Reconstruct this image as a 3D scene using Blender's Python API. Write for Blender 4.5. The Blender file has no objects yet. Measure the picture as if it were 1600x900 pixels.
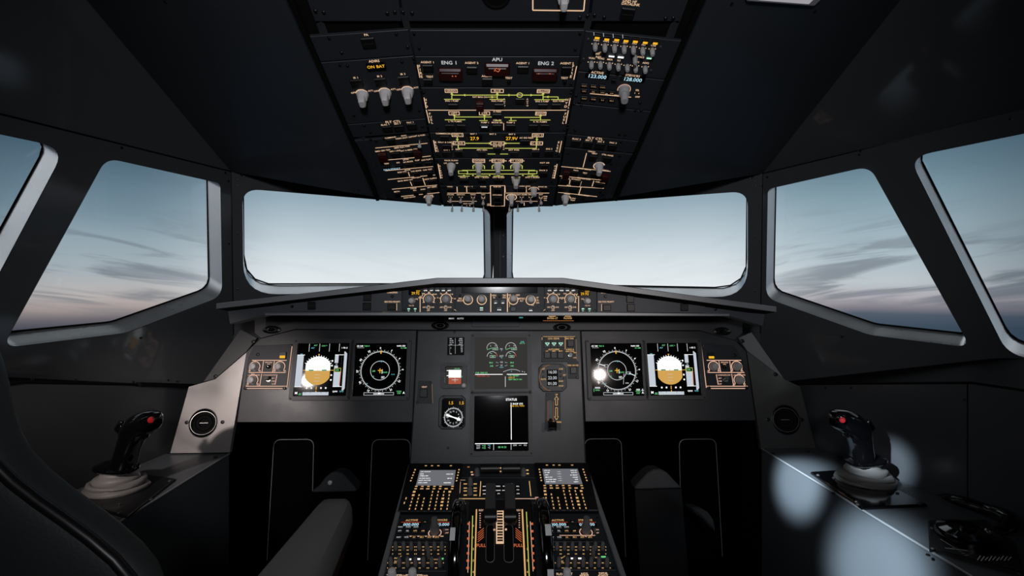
import bpy, math, random
from math import sin, cos, pi, radians as R, atan2, sqrt, tan
from mathutils import Vector as V, Matrix
from mathutils.geometry import tessellate_polygon
random.seed(7)
scn = bpy.context.scene
col = scn.collection

# ------------------------------------------------------------------ camera
FPX = 755.0                       # focal length in pixels of a 1600 wide frame (17 mm)
YAW = math.atan(23 / FPX)         # the lens looks a touch to the right of the centre line
EYE = V((0, 0, 1.2))
cam_d = bpy.data.cameras.new('camera'); cam_d.lens = FPX * 36 / 1600; cam_d.sensor_width = 36
cam_d.clip_start = 0.02; cam_d.clip_end = 500
cam = bpy.data.objects.new('camera', cam_d); col.objects.link(cam)
cam.location = EYE; cam.rotation_euler = (pi / 2, 0, -YAW); scn.camera = cam
FW = V((sin(YAW), cos(YAW), 0)); RT = V((cos(YAW), -sin(YAW), 0)); UP = V((0, 0, 1))

scn.view_settings.view_transform = 'Standard'; scn.view_settings.look = 'None'
scn.view_settings.gamma = 1; scn.view_settings.use_curve_mapping = False
scn.view_settings.exposure = 0.0

def ray(px, py): return FW + RT * ((px - 800) / FPX) + UP * ((450 - py) / FPX)
def pt(px, py, Y):
    r = ray(px, py); return EYE + r * (Y / r.y)

def lin(c):
    return tuple(((x / 255) / 12.92 if x / 255 <= .04045 else ((x / 255 + .055) / 1.055) ** 2.4) for x in c)

# ------------------------------------------------------------------ sky
w = bpy.data.worlds.new('sky'); scn.world = w; w.use_nodes = True
nt = w.node_tree; N = nt.nodes; L = nt.links; N.clear()
def nn(t, **k):
    n = N.new(t)
    for a, b in k.items(): setattr(n, a, b)
    return n
def math_n(op, a, b=None, c=None, clamp=False):
    n = nn('ShaderNodeMath', operation=op); n.use_clamp = clamp
    for i, x in enumerate((a, b, c)):
        if x is None: continue
        if isinstance(x, (int, float)): n.inputs[i].default_value = x
        else: L.new(x, n.inputs[i])
    return n.outputs[0]
def smooth(x, a, b):
    n = nn('ShaderNodeMapRange', interpolation_type='SMOOTHSTEP')
    L.new(x, n.inputs[0]); n.inputs[1].default_value = a; n.inputs[2].default_value = b
    return n.outputs[0]
def ramp(x, stops):
    n = nn('ShaderNodeValToRGB'); e = n.color_ramp.elements
    e[0].position, e[0].color = stops[0][0], lin(stops[0][1]) + (1,)
    e[1].position, e[1].color = stops[-1][0], lin(stops[-1][1]) + (1,)
    for p, c in stops[1:-1]:
        q = e.new(p); q.color = lin(c) + (1,)
    L.new(x, n.inputs[0]); return n.outputs[0]
def mixc(f, a, b):
    n = nn('ShaderNodeMix', data_type='RGBA')
    if isinstance(f, (int, float)): n.inputs[0].default_value = f
    else: L.new(f, n.inputs[0])
    for i, x in ((6, a), (7, b)):
        if isinstance(x, tuple): n.inputs[i].default_value = x
        else: L.new(x, n.inputs[i])
    return n.outputs[2]
tc = nn('ShaderNodeTexCoord'); sep = nn('ShaderNodeSeparateXYZ'); L.new(tc.outputs['Generated'], sep.inputs[0])
dx, dy, dz = sep.outputs
hz = math_n('SQRT', math_n('ADD', math_n('MULTIPLY', dx, dx), math_n('MULTIPLY', dy, dy)))
el = math_n('DIVIDE', dz, math_n('MAXIMUM', hz, 0.001))          # tangent of the elevation
sx = math_n('DIVIDE', dx, math_n('MAXIMUM', hz, 0.001))          # -1 left ... 1 right
def E(y): return ((450 - y) / 755. + 0.3) / 1.0                  # ramp position, 0.3 = eye level
pos = math_n('ADD', el, 0.3, clamp=True)
fwd = ramp(pos, [(0.0, (40, 48, 56)), (.195, (58, 68, 80)), (.235, (120, 118, 126)), (.262, (214, 205, 204)), (.30, (238, 241, 243)),
                 (.35, (224, 231, 235)), (.40, (198, 210, 218)), (.47, (155, 176, 188)), (.54, (126, 150, 165)), (.64, (110, 134, 150)), (.78, (165, 178, 188)), (1.0, (218, 224, 228))])
lef = ramp(pos, [(0.0, (34, 42, 52)), (.215, (54, 60, 74)), (.236, (66, 70, 84)), (.252, (112, 106, 112)), (.268, (172, 158, 154)), (.29, (192, 184, 182)), (.33, (170, 180, 186)),
                 (.38, (150, 168, 178)), (.42, (122, 145, 158)), (.46, (104, 128, 143)), (.497, (88, 112, 127)), (.54, (62, 90, 108)), (.62, (60, 84, 100)), (.78, (165, 178, 188)), (1.0, (218, 224, 228))])
rig = ramp(pos, [(0.0, (36, 46, 56)), (.24, (66, 80, 95)), (.258, (84, 94, 108)), (.27, (140, 134, 142)), (.285, (184, 178, 184)), (.31, (196, 202, 206)), (.35, (180, 194, 202)),
                 (.40, (160, 180, 190)), (.45, (135, 160, 172)), (.487, (114, 140, 154)), (.54, (84, 112, 128)), (.64, (78, 104, 120)), (.78, (165, 178, 188)), (1.0, (218, 224, 228))])  # top stops of all three ramps raised, unseen, to light the sills
c = mixc(smooth(math_n('MULTIPLY', sx, -1), .38, .60), fwd, lef)
c = mixc(smooth(sx, .38, .62), c, rig)
# unseen pale band behind the aircraft, added to brighten the window reveals
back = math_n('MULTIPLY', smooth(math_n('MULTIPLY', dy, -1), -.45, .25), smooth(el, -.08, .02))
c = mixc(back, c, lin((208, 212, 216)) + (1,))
# thin streaked cloud low over the horizon
cv = nn('ShaderNodeCombineXYZ'); L.new(math_n('MULTIPLY', sx, 2.2), cv.inputs[0])
L.new(math_n('MULTIPLY', math_n('SUBTRACT', el, math_n('MULTIPLY', math_n('ABSOLUTE', sx), .20)), 30.0), cv.inputs[1]); L.new(math_n('MULTIPLY', sx, 4.0), cv.inputs[2])
mp = nn('ShaderNodeMapping'); L.new(cv.outputs[0], mp.inputs[0]); mp.inputs['Rotation'].default_value = (0, 0, 0)
nz = nn('ShaderNodeTexNoise'); L.new(mp.outputs[0], nz.inputs[0])
nz.inputs['Scale'].default_value = 1.6; nz.inputs['Detail'].default_value = 5; nz.inputs['Roughness'].default_value = .52
nz.inputs['Distortion'].default_value = .6
streak = smooth(nz.outputs['Fac'], .45, .66)
band = math_n('MULTIPLY', smooth(el, -.055, -.01), math_n('SUBTRACT', 1.0, smooth(el, .02, .17)))
side = smooth(math_n('ABSOLUTE', sx), .40, .58)
side = math_n('ADD', math_n('MULTIPLY', side, .9), .06)
cf = math_n('MULTIPLY', math_n('MULTIPLY', streak, band), math_n('MULTIPLY', side, .7))
c = mixc(cf, c, lin((104, 112, 122)) + (1,))
# the sky dies away toward the flanks
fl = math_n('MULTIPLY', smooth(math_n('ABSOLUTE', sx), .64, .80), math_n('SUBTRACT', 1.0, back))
c = mixc(math_n('MULTIPLY', fl, .55), c, lin((30, 52, 70)) + (1,))
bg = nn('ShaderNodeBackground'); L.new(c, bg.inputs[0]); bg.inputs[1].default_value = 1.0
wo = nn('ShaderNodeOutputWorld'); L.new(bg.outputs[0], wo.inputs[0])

# ------------------------------------------------------------------ lamps of the cockpit and added pool spots
def lamp(name, loc, target, energy, colr, size=.02, angle=60, blend=.5):
    d = bpy.data.lights.new(name, 'SPOT'); d.energy = energy; d.color = colr
    d.shadow_soft_size = size; d.spot_size = R(angle); d.spot_blend = blend
    o = bpy.data.objects.new(name, d); col.objects.link(o); o.location = loc
    o.rotation_euler = (V(target) - V(loc)).to_track_quat('-Z', 'Y').to_euler()
    return o
TLT = R(13.6); MN = V((0, -cos(TLT), sin(TLT)))          # facing direction of the instrument boards
def mirror_pos(px, py, Yp, Yl):
    """where a lamp must hang to be seen reflected in the display glass at that pixel"""
    P = pt(px, py, Yp); d = (P - EYE); r = d - MN * 2 * d.dot(MN); return P + r * ((Yl - P.y) / r.y)
LA = mirror_pos(481, 594, 1.385, .42); LB = mirror_pos(938, 585, 1.385, .05)
LAMPS = [
    ('reading_lamp_light', LA, pt(352, 668, 1.36), 19, (1.0, .87, .83), .020, 38, .9),
    ('reading_lamp_light', LB, pt(930, 600, 1.38), 9, (1.0, .88, .82), .018, 34, 1.0),
    ('dome_lamp_light', (0.0, -.40, 1.45), (0, 1.10, 1.33), 23, (.93, .95, 1.0), .07, 92, 1.0),
    ('pool_spot_light', (-.30, .35, 1.50), pt(1245, 752, 1.18), 600, (.72, .88, 1.0), .025, 6.5, .8),  # added spots, standing in for window light pooling on the right console
    ('pool_spot_light', (-.34, .20, 1.50), pt(1352, 878, .90), 560, (.72, .88, 1.0), .03, 9.5, .9),
    ('pool_spot_light', (-.30, .30, 1.50), pt(1385, 722, 1.13), 330, (.72, .88, 1.0), .02, 4.2, .6),
]
for a in LAMPS: lamp(*a)
# ------------------------------------------------------------------ materials (all procedural)
def mat(name, base=(.02, .02, .02), rough=.5, metal=0., emit=None, es=1., bump=0., bscale=300, var=0., vscale=6, coat=0., spec=.5, alpha=None, sample=True, stretch=None, trans=0):
    m = bpy.data.materials.new(name); m.use_nodes = True
    t = m.node_tree; b = t.nodes['Principled BSDF']
    b.inputs['Base Color'].default_value = (*base, 1); b.inputs['Roughness'].default_value = rough
    b.inputs['Metallic'].default_value = metal; b.inputs['Specular IOR Level'].default_value = spec
    b.inputs['Coat Weight'].default_value = coat; b.inputs['Coat Roughness'].default_value = .07
    b.inputs['Transmission Weight'].default_value = trans
    tcn = t.nodes.new('ShaderNodeTexCoord'); co = tcn.outputs['Object']
    if stretch:
        mp = t.nodes.new('ShaderNodeMapping'); mp.inputs['Scale'].default_value = stretch
        t.links.new(co, mp.inputs[0]); co = mp.outputs[0]
    if emit:
        b.inputs['Emission Color'].default_value = (*emit, 1); b.inputs['Emission Strength'].default_value = es
        if not sample:
            m.cycles.emission_sampling = 'NONE'
    if bump:
        n = t.nodes.new('ShaderNodeTexNoise'); n.inputs['Scale'].default_value = bscale; n.inputs['Detail'].default_value = 3
        t.links.new(co, n.inputs[0]); bp = t.nodes.new('ShaderNodeBump'); bp.inputs['Strength'].default_value = bump
        bp.inputs['Distance'].default_value = .002
        t.links.new(n.outputs[0], bp.inputs['Height']); t.links.new(bp.outputs[0], b.inputs['Normal'])
    if var:
        n = t.nodes.new('ShaderNodeTexNoise'); n.inputs['Scale'].default_value = vscale; n.inputs['Detail'].default_value = 4
        t.links.new(co, n.inputs[0]); mr = t.nodes.new('ShaderNodeMapRange')
        mr.inputs[1].default_value = .3; mr.inputs[2].default_value = .7
        mr.inputs[3].default_value = max(.04, rough - var); mr.inputs[4].default_value = min(1, rough + var)
        t.links.new(n.outputs[0], mr.inputs[0]); t.links.new(mr.outputs[0], b.inputs['Roughness'])
    m.diffuse_color = (*base, 1)
    return m
M = {}
M['lining'] = mat('dark_wall_lining', (.085, .089, .096), .45, bump=.06, bscale=500, var=.02, spec=.3, coat=.9)
M['liningm'] = mat('matt_windshield_surround', (.080, .084, .092), .6, bump=.06, bscale=500, spec=.15)
M['ceiling'] = mat('black_ceiling_lining', (.050, .054, .062), .40, bump=.05, bscale=500, var=.06, spec=.3, coat=.12)
M['lower'] = mat('glossy_dark_side_lining', (.060, .064, .070), .26, bump=.02, bscale=300, var=.01, spec=.45)
M['alu'] = mat('brushed_aluminium', (.92, .94, .96), .30, metal=.70, var=.09, vscale=5)
M['gun'] = mat('gunmetal_panel', (.055, .057, .060), .42, metal=.35, bump=.05, bscale=400, var=.08, vscale=7)
M['plate_lamplit'] = mat('lamplit_steel_panel', (.44, .42, .41), .38, metal=.7, bump=.05, bscale=400, var=.10, vscale=9)  # left vent plate: lamplight put into a paler base
M['plate_unlit'] = mat('unlit_steel_panel', (.11, .108, .106), .40, metal=.5, bump=.05, bscale=400, var=.10, vscale=9)  # same plate on the right, colour darkened for want of lamplight
M['lip'] = mat('grey_glareshield_edge', (.36, .37, .385), .45, metal=.5, bump=.05, bscale=300)
M['glare'] = mat('grey_glareshield_face', (.075, .080, .092), .5, bump=.05, bscale=400)
M['plate'] = mat('blue_grey_control_plate', (.030, .034, .041), .48, bump=.05, bscale=500, spec=.4)
M['bezel'] = mat('dark_grey_bezel', (.055, .055, .058), .45, bump=.04, bscale=500)
M['black'] = mat('black_plastic', (.006, .006, .007), .38)
M['pedal'] = mat('flat_black_pedal', (.002, .002, .002), .9, spec=.02)  # near-black even base without gloss
M['matte'] = mat('matte_black', (.004, .004, .004), .8, spec=.15)
M['gloss'] = mat('glossy_black_plastic', (.002, .002, .0025), .09, coat=.5)
M['knob'] = mat('light_grey_knob', (.86, .82, .81), .42, bump=.03, bscale=600)
M['knobd'] = mat('grey_knob', (.17, .16, .16), .45, bump=.05, bscale=600)
M['knobm'] = mat('mid_grey_knob', (.52, .51, .51), .40, bump=.05, bscale=600)
M['chrome'] = mat('bare_metal', (.55, .55, .55), .22, metal=1.)
M['red'] = mat('red_guard_plastic', (.045, .004, .004), .3)
M['redb'] = mat('bright_red_button', (.32, .01, .014), .3)
M['rubber'] = mat('grey_rubber_boot', (.16, .152, .145), .55, bump=.12, bscale=90)
M['fabric'] = mat('black_seat_leather', (.030, .033, .033), .55, bump=.25, bscale=260, spec=.3)
M['pad'] = mat('charcoal_armrest_fabric', (.24, .225, .22), .8, bump=.5, bscale=520, spec=.2)
M['leather'] = mat('brown_leather_side', (.16, .085, .05), .5, bump=.2, bscale=200)
M['floor'] = mat('dark_carpet', (.010, .010, .011), .9, bump=.4, bscale=300, spec=.1)
M['console'] = mat('blue_grey_console_top', (.085, .094, .104), .36, bump=.03, bscale=400, var=.06)
M['screen'] = mat('display_glass_black', (.004, .004, .005), .055, spec=.5)
M['lens'] = mat('black_window_glass', (.003, .003, .003), .12, spec=.4)
M['placard'] = mat('black_placard', (.004, .004, .004), .6, spec=.2)
M['mark'] = mat('white_paint_mark', (.9, .9, .9), .4)
M['lampshell'] = mat('white_lamp_shell', (.6, .57, .60), .4)
def em(n, c, s, sample=False): M[n] = mat('lit_' + n, (.01, .01, .01), .6, emit=c, es=s, sample=sample, spec=.1)
em('warm', lin((255, 212, 172)), .85); em('warmdim', lin((255, 200, 150)), .30); em('gold', lin((255, 200, 130)), .72)
em('peach', lin((238, 190, 164)), .88)
em('cyanlcd', lin((190, 235, 255)), .95); em('white', (1, 1, 1), 1.3); em('dimwhite', (.9, .93, .95), .60)
em('green', lin((120, 240, 150)), .8); em('mint', lin((190, 255, 225)), 1.0); em('lime', lin((222, 228, 110)), .8)
em('amber', lin((255, 190, 40)), .95); em('orange', lin((255, 130, 80)), .60); em('redlit', lin((255, 90, 60)), .55)
em('cyan', lin((120, 225, 240)), .8); em('teal', lin((80, 170, 170)), .55)
em('skywhite', lin((238, 250, 252)), 1.35, True); em('earth', lin((214, 165, 84)), .95, True); em('tape', lin((198, 206, 216)), .95, True)
em('isisred', lin((196, 98, 72)), .75); em('lcdgrey', lin((132, 134, 142)), .62, True); em('ecambg', lin((84, 82, 80)), .35, True)
em('diff', lin((205, 200, 210)), .55, True); em('ember', lin((255, 165, 95)), .32)

# glass pane: mostly clear, weak reflection
g = bpy.data.materials.new('clear_window_glass'); g.use_nodes = True; t = g.node_tree; t.nodes.clear()
o = t.nodes.new('ShaderNodeOutputMaterial'); mx = t.nodes.new('ShaderNodeMixShader'); tr = t.nodes.new('ShaderNodeBsdfTransparent')
gl = t.nodes.new('ShaderNodeBsdfGlossy'); gl.inputs['Roughness'].default_value = .02; fr = t.nodes.new('ShaderNodeFresnel'); fr.inputs[0].default_value = 1.25
tr.inputs[0].default_value = (.97, .985, .99, 1)
t.links.new(fr.outputs[0], mx.inputs[0]); t.links.new(tr.outputs[0], mx.inputs[1]); t.links.new(gl.outputs[0], mx.inputs[2]); t.links.new(mx.outputs[0], o.inputs[0])
M['glass'] = g

# ------------------------------------------------------------------ frames and mesh collector
class Fr:
    def __init__(s, o, u, v):
        s.o = V(o); s.u = V(u).normalized(); v = V(v); v = v - s.u * v.dot(s.u); s.v = v.normalized(); s.n = s.u.cross(s.v)
    def w(s, a, b, c=0.): return s.o + s.u * a + s.v * b + s.n * c
    def uv(s, px, py):
        r = ray(px, py); k = (s.o - EYE).dot(s.n) / r.dot(s.n); d = EYE + r * k - s.o
        return d.dot(s.u), d.dot(s.v)
    def p(s, px, py, c=0.):
        a, b = s.uv(px, py); return s.w(a, b, c)
    def su(s, px, py):
        a = s.uv(px - 1, py); b = s.uv(px + 1, py); return math.hypot(a[0] - b[0], a[1] - b[1]) / 2
    def sv(s, px, py):
        a = s.uv(px, py - 1); b = s.uv(px, py + 1); return math.hypot(a[0] - b[0], a[1] - b[1]) / 2
    def rect(s, x0, y0, x1, y1):
        mx, my = (x0 + x1) / 2, (y0 + y1) / 2
        a, b = s.uv(mx, my); a0 = s.uv(x0, my)[0]; a1 = s.uv(x1, my)[0]; b0 = s.uv(mx, y1)[1]; b1 = s.uv(mx, y0)[1]
        h = (a1 - a0) / 2
        return a - h, min(b0, b1), a + h, max(b0, b1)
    def at(s, px, py, c=0.): return Fr(s.p(px, py, c), s.u, s.v)

def rpoly(pts, rad, seg=5):
    """round the corners of a 2-D polygon"""
    n = len(pts); out = []
    rad = rad if isinstance(rad, (list, tuple)) else [rad] * n
    for i in range(n):
        p = V(pts[i]); a = V(pts[i - 1]) - p; b = V(pts[(i + 1) % n]) - p; r = rad[i]
        if r <= 0: out.append(tuple(p)); continue
        la, lb = a.length, b.length; a.normalize(); b.normalize()
        ang = a.angle(b); d = min(r / max(tan(ang / 2), 1e-4), la * .49, lb * .49)
        p0 = p + a * d; p1 = p + b * d
        for k in range(seg + 1):
            t = k / seg; q = p0.lerp(p, t).lerp(p.lerp(p1, t), t)
            # blend the quadratic toward a circular arc
            out.append(tuple(q))
    return out
def rrect(a0, b0, a1, b1, r=0, seg=3):
    if r <= 0: return [(a0, b0), (a1, b0), (a1, b1), (a0, b1)]
    r = min(r, abs(a1 - a0) / 2.01, abs(b1 - b0) / 2.01); out = []
    for cx, cy, s in ((a1 - r, b0 + r, -pi / 2), (a1 - r, b1 - r, 0), (a0 + r, b1 - r, pi / 2), (a0 + r, b0 + r, pi)):
        for k in range(seg + 1):
            t = s + pi / 2 * k / seg; out.append((cx + r * cos(t), cy + r * sin(t)))
    return out

GC = {}
def glyph(ch):
    if ch in GC: return GC[ch]
    def ext(sx_):
        cu = bpy.data.curves.new('g', 'FONT'); cu.body = sx_; cu.size = 1; cu.resolution_u = 2; cu.offset = .012
        ob = bpy.data.objects.new('g', cu); me = ob.to_mesh()
        vs = [(v.co.x, v.co.y) for v in me.vertices]; me.calc_loop_triangles(); fs = [tuple(t.vertices) for t in me.loop_triangles]
        ob.to_mesh_clear(); bpy.data.objects.remove(ob); bpy.data.curves.remove(cu)
        return vs, fs
    if ch == ' ': GC[ch] = ([], [], .34); return GC[ch]
    vs, fs = ext(ch)
    a, _ = ext('H' + ch + 'H'); b, _ = ext('HH')
    adv = (max(v[0] for v in a) - max(v[0] for v in b))
    GC[ch] = (vs, fs, adv); return GC[ch]

class MB:
    def __init__(s): s.v = []; s.f = []; s.m = []; s.sm = []; s.mats = []
    def mi(s, m):
        m = M[m] if isinstance(m, str) else m
        if m not in s.mats: s.mats.append(m)
        return s.mats.index(m)
    def add(s, vs, fs, m, smooth=False):
        o = len(s.v); s.v += [V(x) for x in vs]; k = s.mi(m)
        for f in fs: s.f.append(tuple(i + o for i in f)); s.m.append(k); s.sm.append(smooth)
        return s
    # --- prisms in a frame
    def prism(s, fr, pts, c0, c1, m, ch=0., holes=(), top=None, smooth=False):
        pts = list(pts)
        ar = sum(pts[i - 1][0] * pts[i][1] - pts[i][0] * pts[i - 1][1] for i in range(len(pts)))
        if ar < 0: pts = pts[::-1]
        n = len(pts)
        if holes:
            loops = [pts] + [list(h) for h in holes]
            flat = [p for l in loops for p in l]
            tri = tessellate_polygon([[V((p[0], p[1], 0)) for p in l] for l in loops])
            for c in (c1, c0):
                fs = []
                for t in tri:
                    a, b, d = (flat[i] for i in t)
                    cr = (b[0] - a[0]) * (d[1] - a[1]) - (b[1] - a[1]) * (d[0] - a[0])
                    ccw = cr > 0
                    fs.append(tuple(t) if ccw == (c == c1) else tuple(t)[::-1])
                s.add([fr.w(x, y, c) for x, y in flat], fs, m)
            for li, l in enumerate(loops):
                k = len(l); vs = [fr.w(x, y, c0) for x, y in l] + [fr.w(x, y, c1) for x, y in l]
                s.add(vs, [(i, (i + 1) % k, k + (i + 1) % k, k + i) for i in range(k)], top if (top and li) else m)
            return s
        rings = [[(x, y, c0) for x, y in pts], [(x, y, c1 - (ch if c1 > c0 else -ch)) for x, y in pts]]
        if ch:
            ins = []
            for i in range(n):
                p = V(pts[i]); a = (p - V(pts[i - 1])); b = (V(pts[(i + 1) % n]) - p)
                if a.length < 1e-9 or b.length < 1e-9: ins.append(tuple(p)); continue
                a.normalize(); b.normalize(); nrm = V((-a.y - b.y, a.x + b.x))
                if nrm.length < 1e-6: ins.append(tuple(p)); continue
                nrm.normalize(); k = ch / max(.5, nrm.dot(V((-a.y, a.x)))); ins.append(tuple(p + nrm * k))
            rings.append([(x, y, c1) for x, y in ins])
        vs = [fr.w(*q) for r_ in rings for q in r_]; fs = []
        for k in range(len(rings) - 1):
            for i in range(n): fs.append((k * n + i, k * n + (i + 1) % n, (k + 1) * n + (i + 1) % n, (k + 1) * n + i))
        s.add(vs, fs, m, smooth)
        s.add([fr.w(*q) for q in rings[-1]], [tuple(range(n))], top or m)
        s.add([fr.w(*q) for q in rings[0]], [tuple(range(n))[::-1]], m)
        return s
    def box(s, fr, a0, b0, a1, b1, c0, c1, m, r=0., ch=0., top=None):
        return s.prism(fr, rrect(a0, b0, a1, b1, r), c0, c1, m, ch, top=top)
    def pxbox(s, fr, x0, y0, x1, y1, c0, c1, m, r=0., ch=0., top=None):
        return s.box(fr, *fr.rect(x0, y0, x1, y1), c0, c1, m, r, ch, top)
    def pxprism(s, fr, pxs, c0, c1, m, ch=0., rad=0., top=None, holes=()):
        p = [fr.uv(*q) for q in pxs]
        if rad: p = rpoly(p, rad)
        return s.prism(fr, p, c0, c1, m, ch, top=top, holes=holes)
    def flat(s, fr, pts, c, m):
        ar = sum(pts[i - 1][0] * pts[i][1] - pts[i][0] * pts[i - 1][1] for i in range(len(pts)))
        if ar < 0: pts = pts[::-1]
        return s.add([fr.w(x, y, c) for x, y in pts], [tuple(range(len(pts)))], m)
    def frect(s, fr, a0, b0, a1, b1, c, m): return s.flat(fr, [(a0, b0), (a1, b0), (a1, b1), (a0, b1)], c, m)
    def line(s, fr, p0, p1, wd, c, m):
        p0 = V(p0); p1 = V(p1); d = p1 - p0
        if d.length < 1e-9: return s
        d.normalize(); q = V((-d.y, d.x)) * wd / 2
        return s.flat(fr, [tuple(p0 - q), tuple(p1 - q), tuple(p1 + q), tuple(p0 + q)], c, m)
    def pline(s, fr, pts, wd, c, m, closed=False):
        n = len(pts)
        for i in range(n if closed else n - 1):
            a = V(pts[i]); b = V(pts[(i + 1) % n]); d = (b - a)
            if d.length > 1e-9: d.normalize()
            s.line(fr, tuple(a - d * wd * .4), tuple(b + d * wd * .4), wd, c, m)
        return s
    def arc(s, fr, cx, cy, r, wd, a0, a1, c, m, seg=24):
        vs = []
        for k in range(seg + 1):
            t = R(a0 + (a1 - a0) * k / seg)
            for rr in (r - wd / 2, r + wd / 2): vs.append(fr.w(cx + rr * cos(t), cy + rr * sin(t), c))
        fs = [(2 * k, 2 * k + 1, 2 * k + 3, 2 * k + 2) for k in range(seg)]
        if a1 < a0: fs = [f[::-1] for f in fs]
        return s.add(vs, fs, m)
    def text(s, fr, a, b, txt, h, c, m, align='c', ang=0., sq=1.):
        wd = sum(glyph(ch)[2] for ch in txt); k = h / .70
        x = {'c': -wd / 2, 'l': 0, 'r': -wd}[align]; ca, sa = cos(ang), sin(ang)
        for ch in txt:
            vs, fs, adv = glyph(ch)
            P = []
            for gx, gy in vs:
                u_, v_ = (x + gx) * k * sq, (gy - .35) * k
                P.append(fr.w(a + u_ * ca - v_ * sa, b + u_ * sa + v_ * ca, c))
            s.add(P, fs, m); x += adv
        return s
    # pixel helpers for markings
    def pt_(s, fr, px, py, txt, h, m='warm', c=.0008, align='c', ang=0., sq=1.):
        a, b = fr.uv(px, py); return s.text(fr, a, b, txt, h * fr.su(px, py), c, m, align, ang, sq)
    def pl(s, fr, x0, y0, x1, y1, wd=1.0, m='warm', c=.0008):
        return s.line(fr, fr.uv(x0, y0), fr.uv(x1, y1), wd * fr.su((x0 + x1) / 2, (y0 + y1) / 2), c, m)
    def pr(s, fr, x0, y0, x1, y1, m='warm', c=.0008): return s.frect(fr, *fr.rect(x0, y0, x1, y1), c, m)
    def pbox(s, fr, x0, y0, x1, y1, wd=.8, m='warm', c=.0008):
        a0, b0, a1, b1 = fr.rect(x0, y0, x1, y1)
        return s.pline(fr, [(a0, b0), (a1, b0), (a1, b1), (a0, b1)], wd * fr.su(x0, y0), c, m, True)
    def parc(s, fr, px, py, r, wd=.9, a0=0, a1=360, m='warm', c=.0008):
        a, b = fr.uv(px, py); k = fr.su(px, py); return s.arc(fr, a, b, r * k, wd * k, a0, a1, c, m)
    # --- solids of revolution etc.
    def lathe(s, fr, prof, m, n=20, a=0., b=0., ex=1., smooth=True, cap=True):
        vs = []
        for r_, c in prof:
            for k in range(n):
                t = 2 * pi * k / n; vs.append(fr.w(a + r_ * cos(t), b + r_ * ex * sin(t), c))
        fs = []
        for j in range(len(prof) - 1):
            for k in range(n):
                fs.append((j * n + k, j * n + (k + 1) % n, (j + 1) * n + (k + 1) % n, (j + 1) * n + k))
        s.add(vs, fs, m, smooth)
        if not cap: return s
        if prof[-1][0] > 1e-6: s.add(vs[-n:], [tuple(range(n))], m)
        if prof[0][0] > 1e-6: s.add(vs[:n], [tuple(range(n))[::-1]], m)
        return s
    def loft(s, rings, m, cap=True, smooth=True, closed=False):
        n = len(rings[0]); vs = [q for r_ in rings for q in r_]; fs = []; K = len(rings)
        for j in range(K if closed else K - 1):
            for k in range(n): fs.append((j * n + k, j * n + (k + 1) % n, ((j + 1) % K) * n + (k + 1) % n, ((j + 1) % K) * n + k))
        s.add(vs, fs, m, smooth)
        if cap and not closed:
            s.add(rings[0], [tuple(range(n))[::-1]], m); s.add(rings[-1], [tuple(range(n))], m)
        return s
    def tube(s, pts, r, m, n=8, closed=False):
        pts = [V(p) for p in pts]; K = len(pts); rr = r if isinstance(r, (list, tuple)) else [r] * K
        rings = []; prev = None
        for i in range(K):
            a = pts[i - 1] if (i > 0 or closed) else pts[i]; b = pts[(i + 1) % K] if (i < K - 1 or closed) else pts[i]
            d = (b - a).normalized()
            if prev is None:
                h = V((0, 0, 1)) if abs(d.z) < .9 else V((1, 0, 0)); x = d.cross(h).normalized()
            else: x = (prev - d * prev.dot(d)).normalized()
            prev = x; y = d.cross(x)
            rings.append([pts[i] + (x * cos(2 * pi * k / n) + y * sin(2 * pi * k / n)) * rr[i] for k in range(n)])
        return s.loft(rings, m, cap=not closed, closed=closed)
    def build(s, name, parent=None, sharp=40):
        me = bpy.data.meshes.new(name); loc = parent['_o'] if parent is not None else None
        off = V(loc) if loc is not None else V((0, 0, 0))
        me.from_pydata([tuple(v - off) for v in s.v], [], s.f); me.update()
        for m in s.mats: me.materials.append(m)
        me.polygons.foreach_set('material_index', s.m); me.polygons.foreach_set('use_smooth', s.sm)
        if any(s.sm): me.set_sharp_from_angle(angle=R(sharp))
        me.update()
        ob = bpy.data.objects.new(name, me); col.objects.link(ob)
        if parent is not None: ob.parent = parent; ob['_o'] = tuple(off)
        return ob
ROOTS = []
def thing(name, label, cat, loc, group=None):
    o = bpy.data.objects.new(name, None); col.objects.link(o); o.location = loc; o.empty_display_size = .02
    o['label'] = label; o['category'] = cat; o['_o'] = tuple(loc)
    if group: o['group'] = group
    ROOTS.append(o); return o
def struct(name, mb):
    o = mb.build(name); o['kind'] = 'structure'; return o
def solo(name, mb, label, cat, group=None):
    c_ = sum((v for v in mb.v), V((0, 0, 0))) / max(1, len(mb.v)); zmin = min(v.z for v in mb.v); c_.z = zmin
    mb.v = [v - c_ for v in mb.v]; o = mb.build(name); o.location = c_
    o['label'] = label; o['category'] = cat
    if group: o['group'] = group
    return o
# ------------------------------------------------------------------ key planes of the cockpit
def plane3(a, b, c, u=None):
    """frame through three points, normal turned toward the eye"""
    a, b, c = V(a), V(b), V(c); n = (b - a).cross(c - a).normalized()
    if n.dot(EYE - a) < 0: n = -n
    u = V(u) if u else V((1, 0, 0)); u = (u - n * u.dot(n)).normalized(); v = n.cross(u)
    return Fr(a, u, v)
def proj(fr, P):
    d = V(P) - fr.o; return d.dot(fr.u), d.dot(fr.v)

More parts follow.
